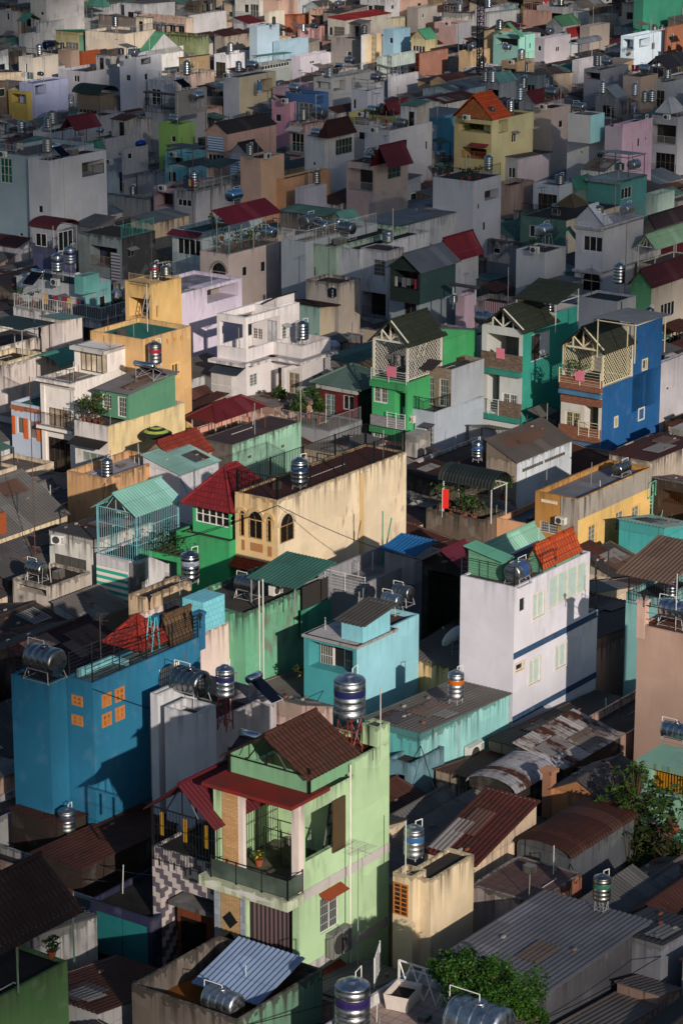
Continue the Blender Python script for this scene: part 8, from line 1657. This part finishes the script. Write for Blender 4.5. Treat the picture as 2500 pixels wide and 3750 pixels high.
# odds and ends on the nearer roofs: pipes, boxes, patches of other sheets and bricks that weigh them down
rn_ = random.Random(44)
for h in HOUSES:
    if h in FARH: continue
    for v in h.vols:
        if not v.solid or v.X < 2.5 or v.Y < 2 or v.vis <= .4: continue
        x0, y0 = v.off.x, v.off.y
        if v.roof == 'flat':
            z = v.z-v.par
            for _ in range(rn_.randint(1, 4)):
                a, b = x0+v.X*rn_.uniform(.06, .94), y0+v.Y*rn_.uniform(.06, .94); MB().tube((a, b, z), (a+rn_.uniform(-.1, .1), b, z+rn_.uniform(.5, 1.6)), .022).build('pipe', paint(rn_.choice(('c8c8c4', '8a8a88', '6a4a3a'))), h.root)
            if rn_.random() < .6:
                a, b = x0+v.X*rn_.uniform(.1, .5), y0+v.Y*rn_.uniform(.1, .8); mb = MB(); mb.path([(a, b, z+.06), (a+v.X*.3, b, z+.06), (a+v.X*.3, b+rn_.uniform(-.3, .3), z+.06)], .03); mb.build('pipe', paint('a8a8a4'), h.root)
            if rn_.random() < .5:
                a, b = x0+v.X*rn_.uniform(.15, .8), y0+v.Y*rn_.uniform(.15, .7); MB().box(a, a+rn_.uniform(.3, .8), b, b+rn_.uniform(.3, .6), z, z+rn_.uniform(.2, .6)).build('roof_box', plaster(rn_.choice(('8a8680', '6a5a4c', '7a4a34', '4a5a68')), .7), h.root)
        elif v.roof in ('sx', 'sX', 'sy', 'gx') and v.rk == 'm':
            def zr(a, b):
                f = {'sx': a/v.X, 'sX': 1-a/v.X, 'sy': b/v.Y, 'gx': min(b, v.Y-b)/(v.Y/2)}[v.roof]; return v.z+.01+v.rise*f
            for _ in range(rn_.randint(1, 3)):
                W_ = min(v.Y*.4, rn_.uniform(.8, 1.6)); L_ = min(v.X*.5, rn_.uniform(1.2, 2.6)); a = rn_.uniform(.1, max(.15, v.X-L_-.1)); b = rn_.uniform(.05, max(.1, (v.Y/2 if v.roof == 'gx' else v.Y)-W_-.05))
                if v.roof == 'gx' and b+W_ > v.Y/2: continue
                c = [(a, b), (a, b+W_), (a+L_, b+W_), (a+L_, b)] if v.roof in ('sx', 'sX') else [(a, b), (a+L_, b), (a+L_, b+W_), (a, b+W_)]
                mb = MB(); mb.sheet(*[(x0+p, y0+q, zr(p, q)+.05+rn_.uniform(0, .03)) for p, q in c], .22, .02, .015); mb.build('roof_patch', metalroof(rn_.choice(('7a7876', '5a4238', '4a4c50', '8a8a88', '6a5a50')), rn_.choice((.1, .4, .6))), h.root)
            for _ in range(rn_.randint(2, 6)):
                a, b = rn_.uniform(.1, .9)*v.X, rn_.uniform(.1, .9)*v.Y; z = zr(a, b)+.02; MB().box(x0+a, x0+a+.22, y0+b, y0+b+.11, z, z+.1).build('brick', paint(rn_.choice(('8a4a34', '7a6a60', '9a958c')), .9), h.root)
# cables sagging from roof to roof
cab = random.Random(8); near_h = [h for h in HOUSES if h not in FARH and 0 < proj((h.O.x, h.O.y, h.v.z))[0] < 2500 and h.v.z > 3]; nc = 0
for h in near_h:
    if nc >= 16: break
    o_ = [k for k in near_h if k is not h and 7 < (k.O-h.O).length < 20]
    if not o_ or cab.random() < .5: continue
    k = cab.choice(o_); a = Vector((h.O.x, h.O.y, h.v.z-.3)); b = Vector((k.O.x, k.O.y, k.v.z-.3)); n_ = 14; nc += 1
    mb = MB(); pts = [a.lerp(b, i/n_)-Vector((0, 0, .7*math.sin(math.pi*i/n_)))-a for i in range(n_+1)]; mb.path([tuple(p) for p in pts], .022, 4)
    ro = empty('power_cable', a); tag(ro, 'dark cable from the '+short(h.label, 5)+' to the '+short(k.label, 4), 'cable', 'cables between the houses'); mb.build('wire', paint('0e0e10'), ro)
# small things on the roofs and walls farther off
rs = random.Random(123); cnt = [0]*6
for h in FARH:
    v = h.v; nm = short(h.label, 9); q0 = proj((v.O.x, v.O.y, v.z))
    if v.roof != 'flat' or v.X < 3.5 or v.Y < 2.2 or not (0 < q0[0] < 2500): continue
    k = rs.random(); p = v.roofc(rs.uniform(.1, .5), rs.uniform(.2, .8)); q = proj(p)
    if k < .42: tank(rs.choice('vvh'), q[0], q[1], pxm(p)*rs.uniform(.8, 1.0), p.z, 'small extra tank on the '+nm, stand=rs.uniform(.2, 1.0), ratio=rs.uniform(1.3, 1.8), pipe=False)
    elif k < .62: plant(q[0], q[1], p.z, rs.uniform(.9, 1.8), 'green pot plant on the '+nm, n=60, spread=.5, leafs=.14)
    elif k < .7: dish(q[0], q[1], p.z, .8, 'small dish on the '+nm, rs.uniform(1.6, 2.8))
    if rs.random() < .3: 
        p = v.roofc(.02, rs.uniform(.2, .8)); q = proj(p); aircon_at(q[0], q[1], p.z+v.par, 'air conditioner on the parapet of the '+short(h.label, 7), -1.57, .8)
    if rs.random() < .22 and v.Y > 2.5:
        ro = empty('laundry', v.roofc(.08, .2), h.rot+math.pi/2); tag(ro, 'washing line on the roof of the '+short(h.label, 8), 'laundry'); x_ = .1; W_ = v.Y*.6; MB().tube((0, 0, 1.5), (W_, 0, 1.5), .012).build('line', paint('3a3a3a'), ro); [MB().tube((a_, 0, 0), (a_, 0, 1.55), .02).build('pole', paint('6a6a6a'), ro) for a_ in (0, W_)]
        while x_ < W_-.4: w_ = rs.uniform(.3, .6); MB().box(x_, min(W_, x_+w_), -.012, .012, 1.5-rs.uniform(.5, .9), 1.49).build('garment', paint(rs.choice(('b8b0a8', '8a2a3a', '2a3a5a', '6a6a6a', '3a6a6a', 'c8a060')), .9), ro); x_ += w_+.08
# ---------------------------------------------------------------- ground
g = MB(); g.poly([(-1500, -300, 0), (1500, -300, 0), (1500, 3500, 0), (-1500, 3500, 0)]); go = g.build('ground', deck('5a5652', .7)); tag(go, 'dark concrete ground of the alleys between the houses', 'ground', kind='structure')
# ---------------------------------------------------------------- unseen clouds that shade the quarter; corner and top ones added to darken
def cloud_mat(alpha):
    t = NT('cloud'); gp = t.n('ShaderNodeNewGeometry').outputs['Position']; t.fin((.8, .82, .85, 1), 1.0, 0, 0); tr = t.n('ShaderNodeBsdfTransparent'); mx = t.n('ShaderNodeMixShader')
    t.l(t.rng(t.noise(gp, .022, 3), .36, .64, max(0, alpha-.28), min(1, alpha+.22)), mx.inputs[0]); t.l(tr.outputs[0], mx.inputs[1]); t.l(t.b.outputs[0], mx.inputs[2]); t.l(mx.outputs[0], t.t.nodes['Material Output'].inputs['Surface']); return t.m
def cloud(label, pts, alpha, hz=10.0, dist=900.0, th=4.0, seed=1):
    """pts: outline (pixels) of the shade on surfaces at height hz"""
    P_ = [at(px, py, hz) for px, py in pts]; c = sum(P_, Vector())/len(P_); up = SUND*dist; m = MB(); n = len(P_)
    def ring(f, dz): return [c+(p-c)*f+up+Vector((0, 0, dz)) for p in P_]
    rings = [ring(.0001, -th), ring(.6, -th*.9), ring(.95, -th*.4), ring(1.0, 0), ring(.95, th*.4), ring(.6, th), ring(.0001, th*1.1)]
    for a, b in zip(rings, rings[1:]):
        for i in range(n): m.poly([a[i], a[(i+1) % n], b[(i+1) % n], b[i]], [(0, 0)]*4)
    o = m.build('cloud', cloud_mat(alpha), None, True); tag(o, label, 'cloud', kind='structure'); return o

cloud('wide grey cloud whose shade lies over the middle of the quarter', [(-300, 230), (300, 270), (420, 200), (800, 235), (1100, 210), (1500, 240), (1900, 190), (2800, 200), (2800, 1200), (2300, 1180), (1900, 1050), (1350, 1060), (1000, 1020), (600, 1000), (300, 1040), (-300, 1000)], .66, th=1.5)
cloud('thin grey cloud whose shade lies over the right of the quarter', [(1250, 1050), (1900, 1040), (2800, 1150), (2800, 1650), (2300, 1560), (1700, 1500), (1330, 1420)], .38, 10, th=1)
cloud('small unseen cloud added to darken the lower left corner', [(-500, 2050), (-40, 2150), (-20, 2600), (40, 2950), (260, 3220), (460, 3400), (470, 3600), (430, 3900), (-500, 3900)], .85, 5, th=.8)  # added out of view to darken the lower left corner
cloud('small unseen cloud added to darken the lower right corner', [(2050, 3480), (2250, 3250), (2400, 2950), (2450, 2550), (2700, 2400), (2900, 3900), (2000, 3950), (1900, 3620)], .7, 5, th=.8)  # unseen sun blocker, added to dim the lower right corner
cloud('small unseen cloud added to shade the far left', [(-300, -100), (150, -100), (240, 60), (180, 200), (-300, 230)], .7, 8)  # out of view, added so the top left corner falls in shade
cloud('thin unseen cloud veil added to dim the farthest rows', [(-400, -400), (1200, -380), (2800, -400), (2800, 60), (1900, 110), (1200, 70), (500, 100), (-400, 150)], .25, 10, seed=4)  # added unseen to tone down the sunlight on the farthest rows
if 0:
    for l in LABELS:
        if not 4 <= len(l.replace('-', ' ').split()) <= 16: print('LABEL', l)
        if len(LABELS[l]) > 1: print('DUP', l)
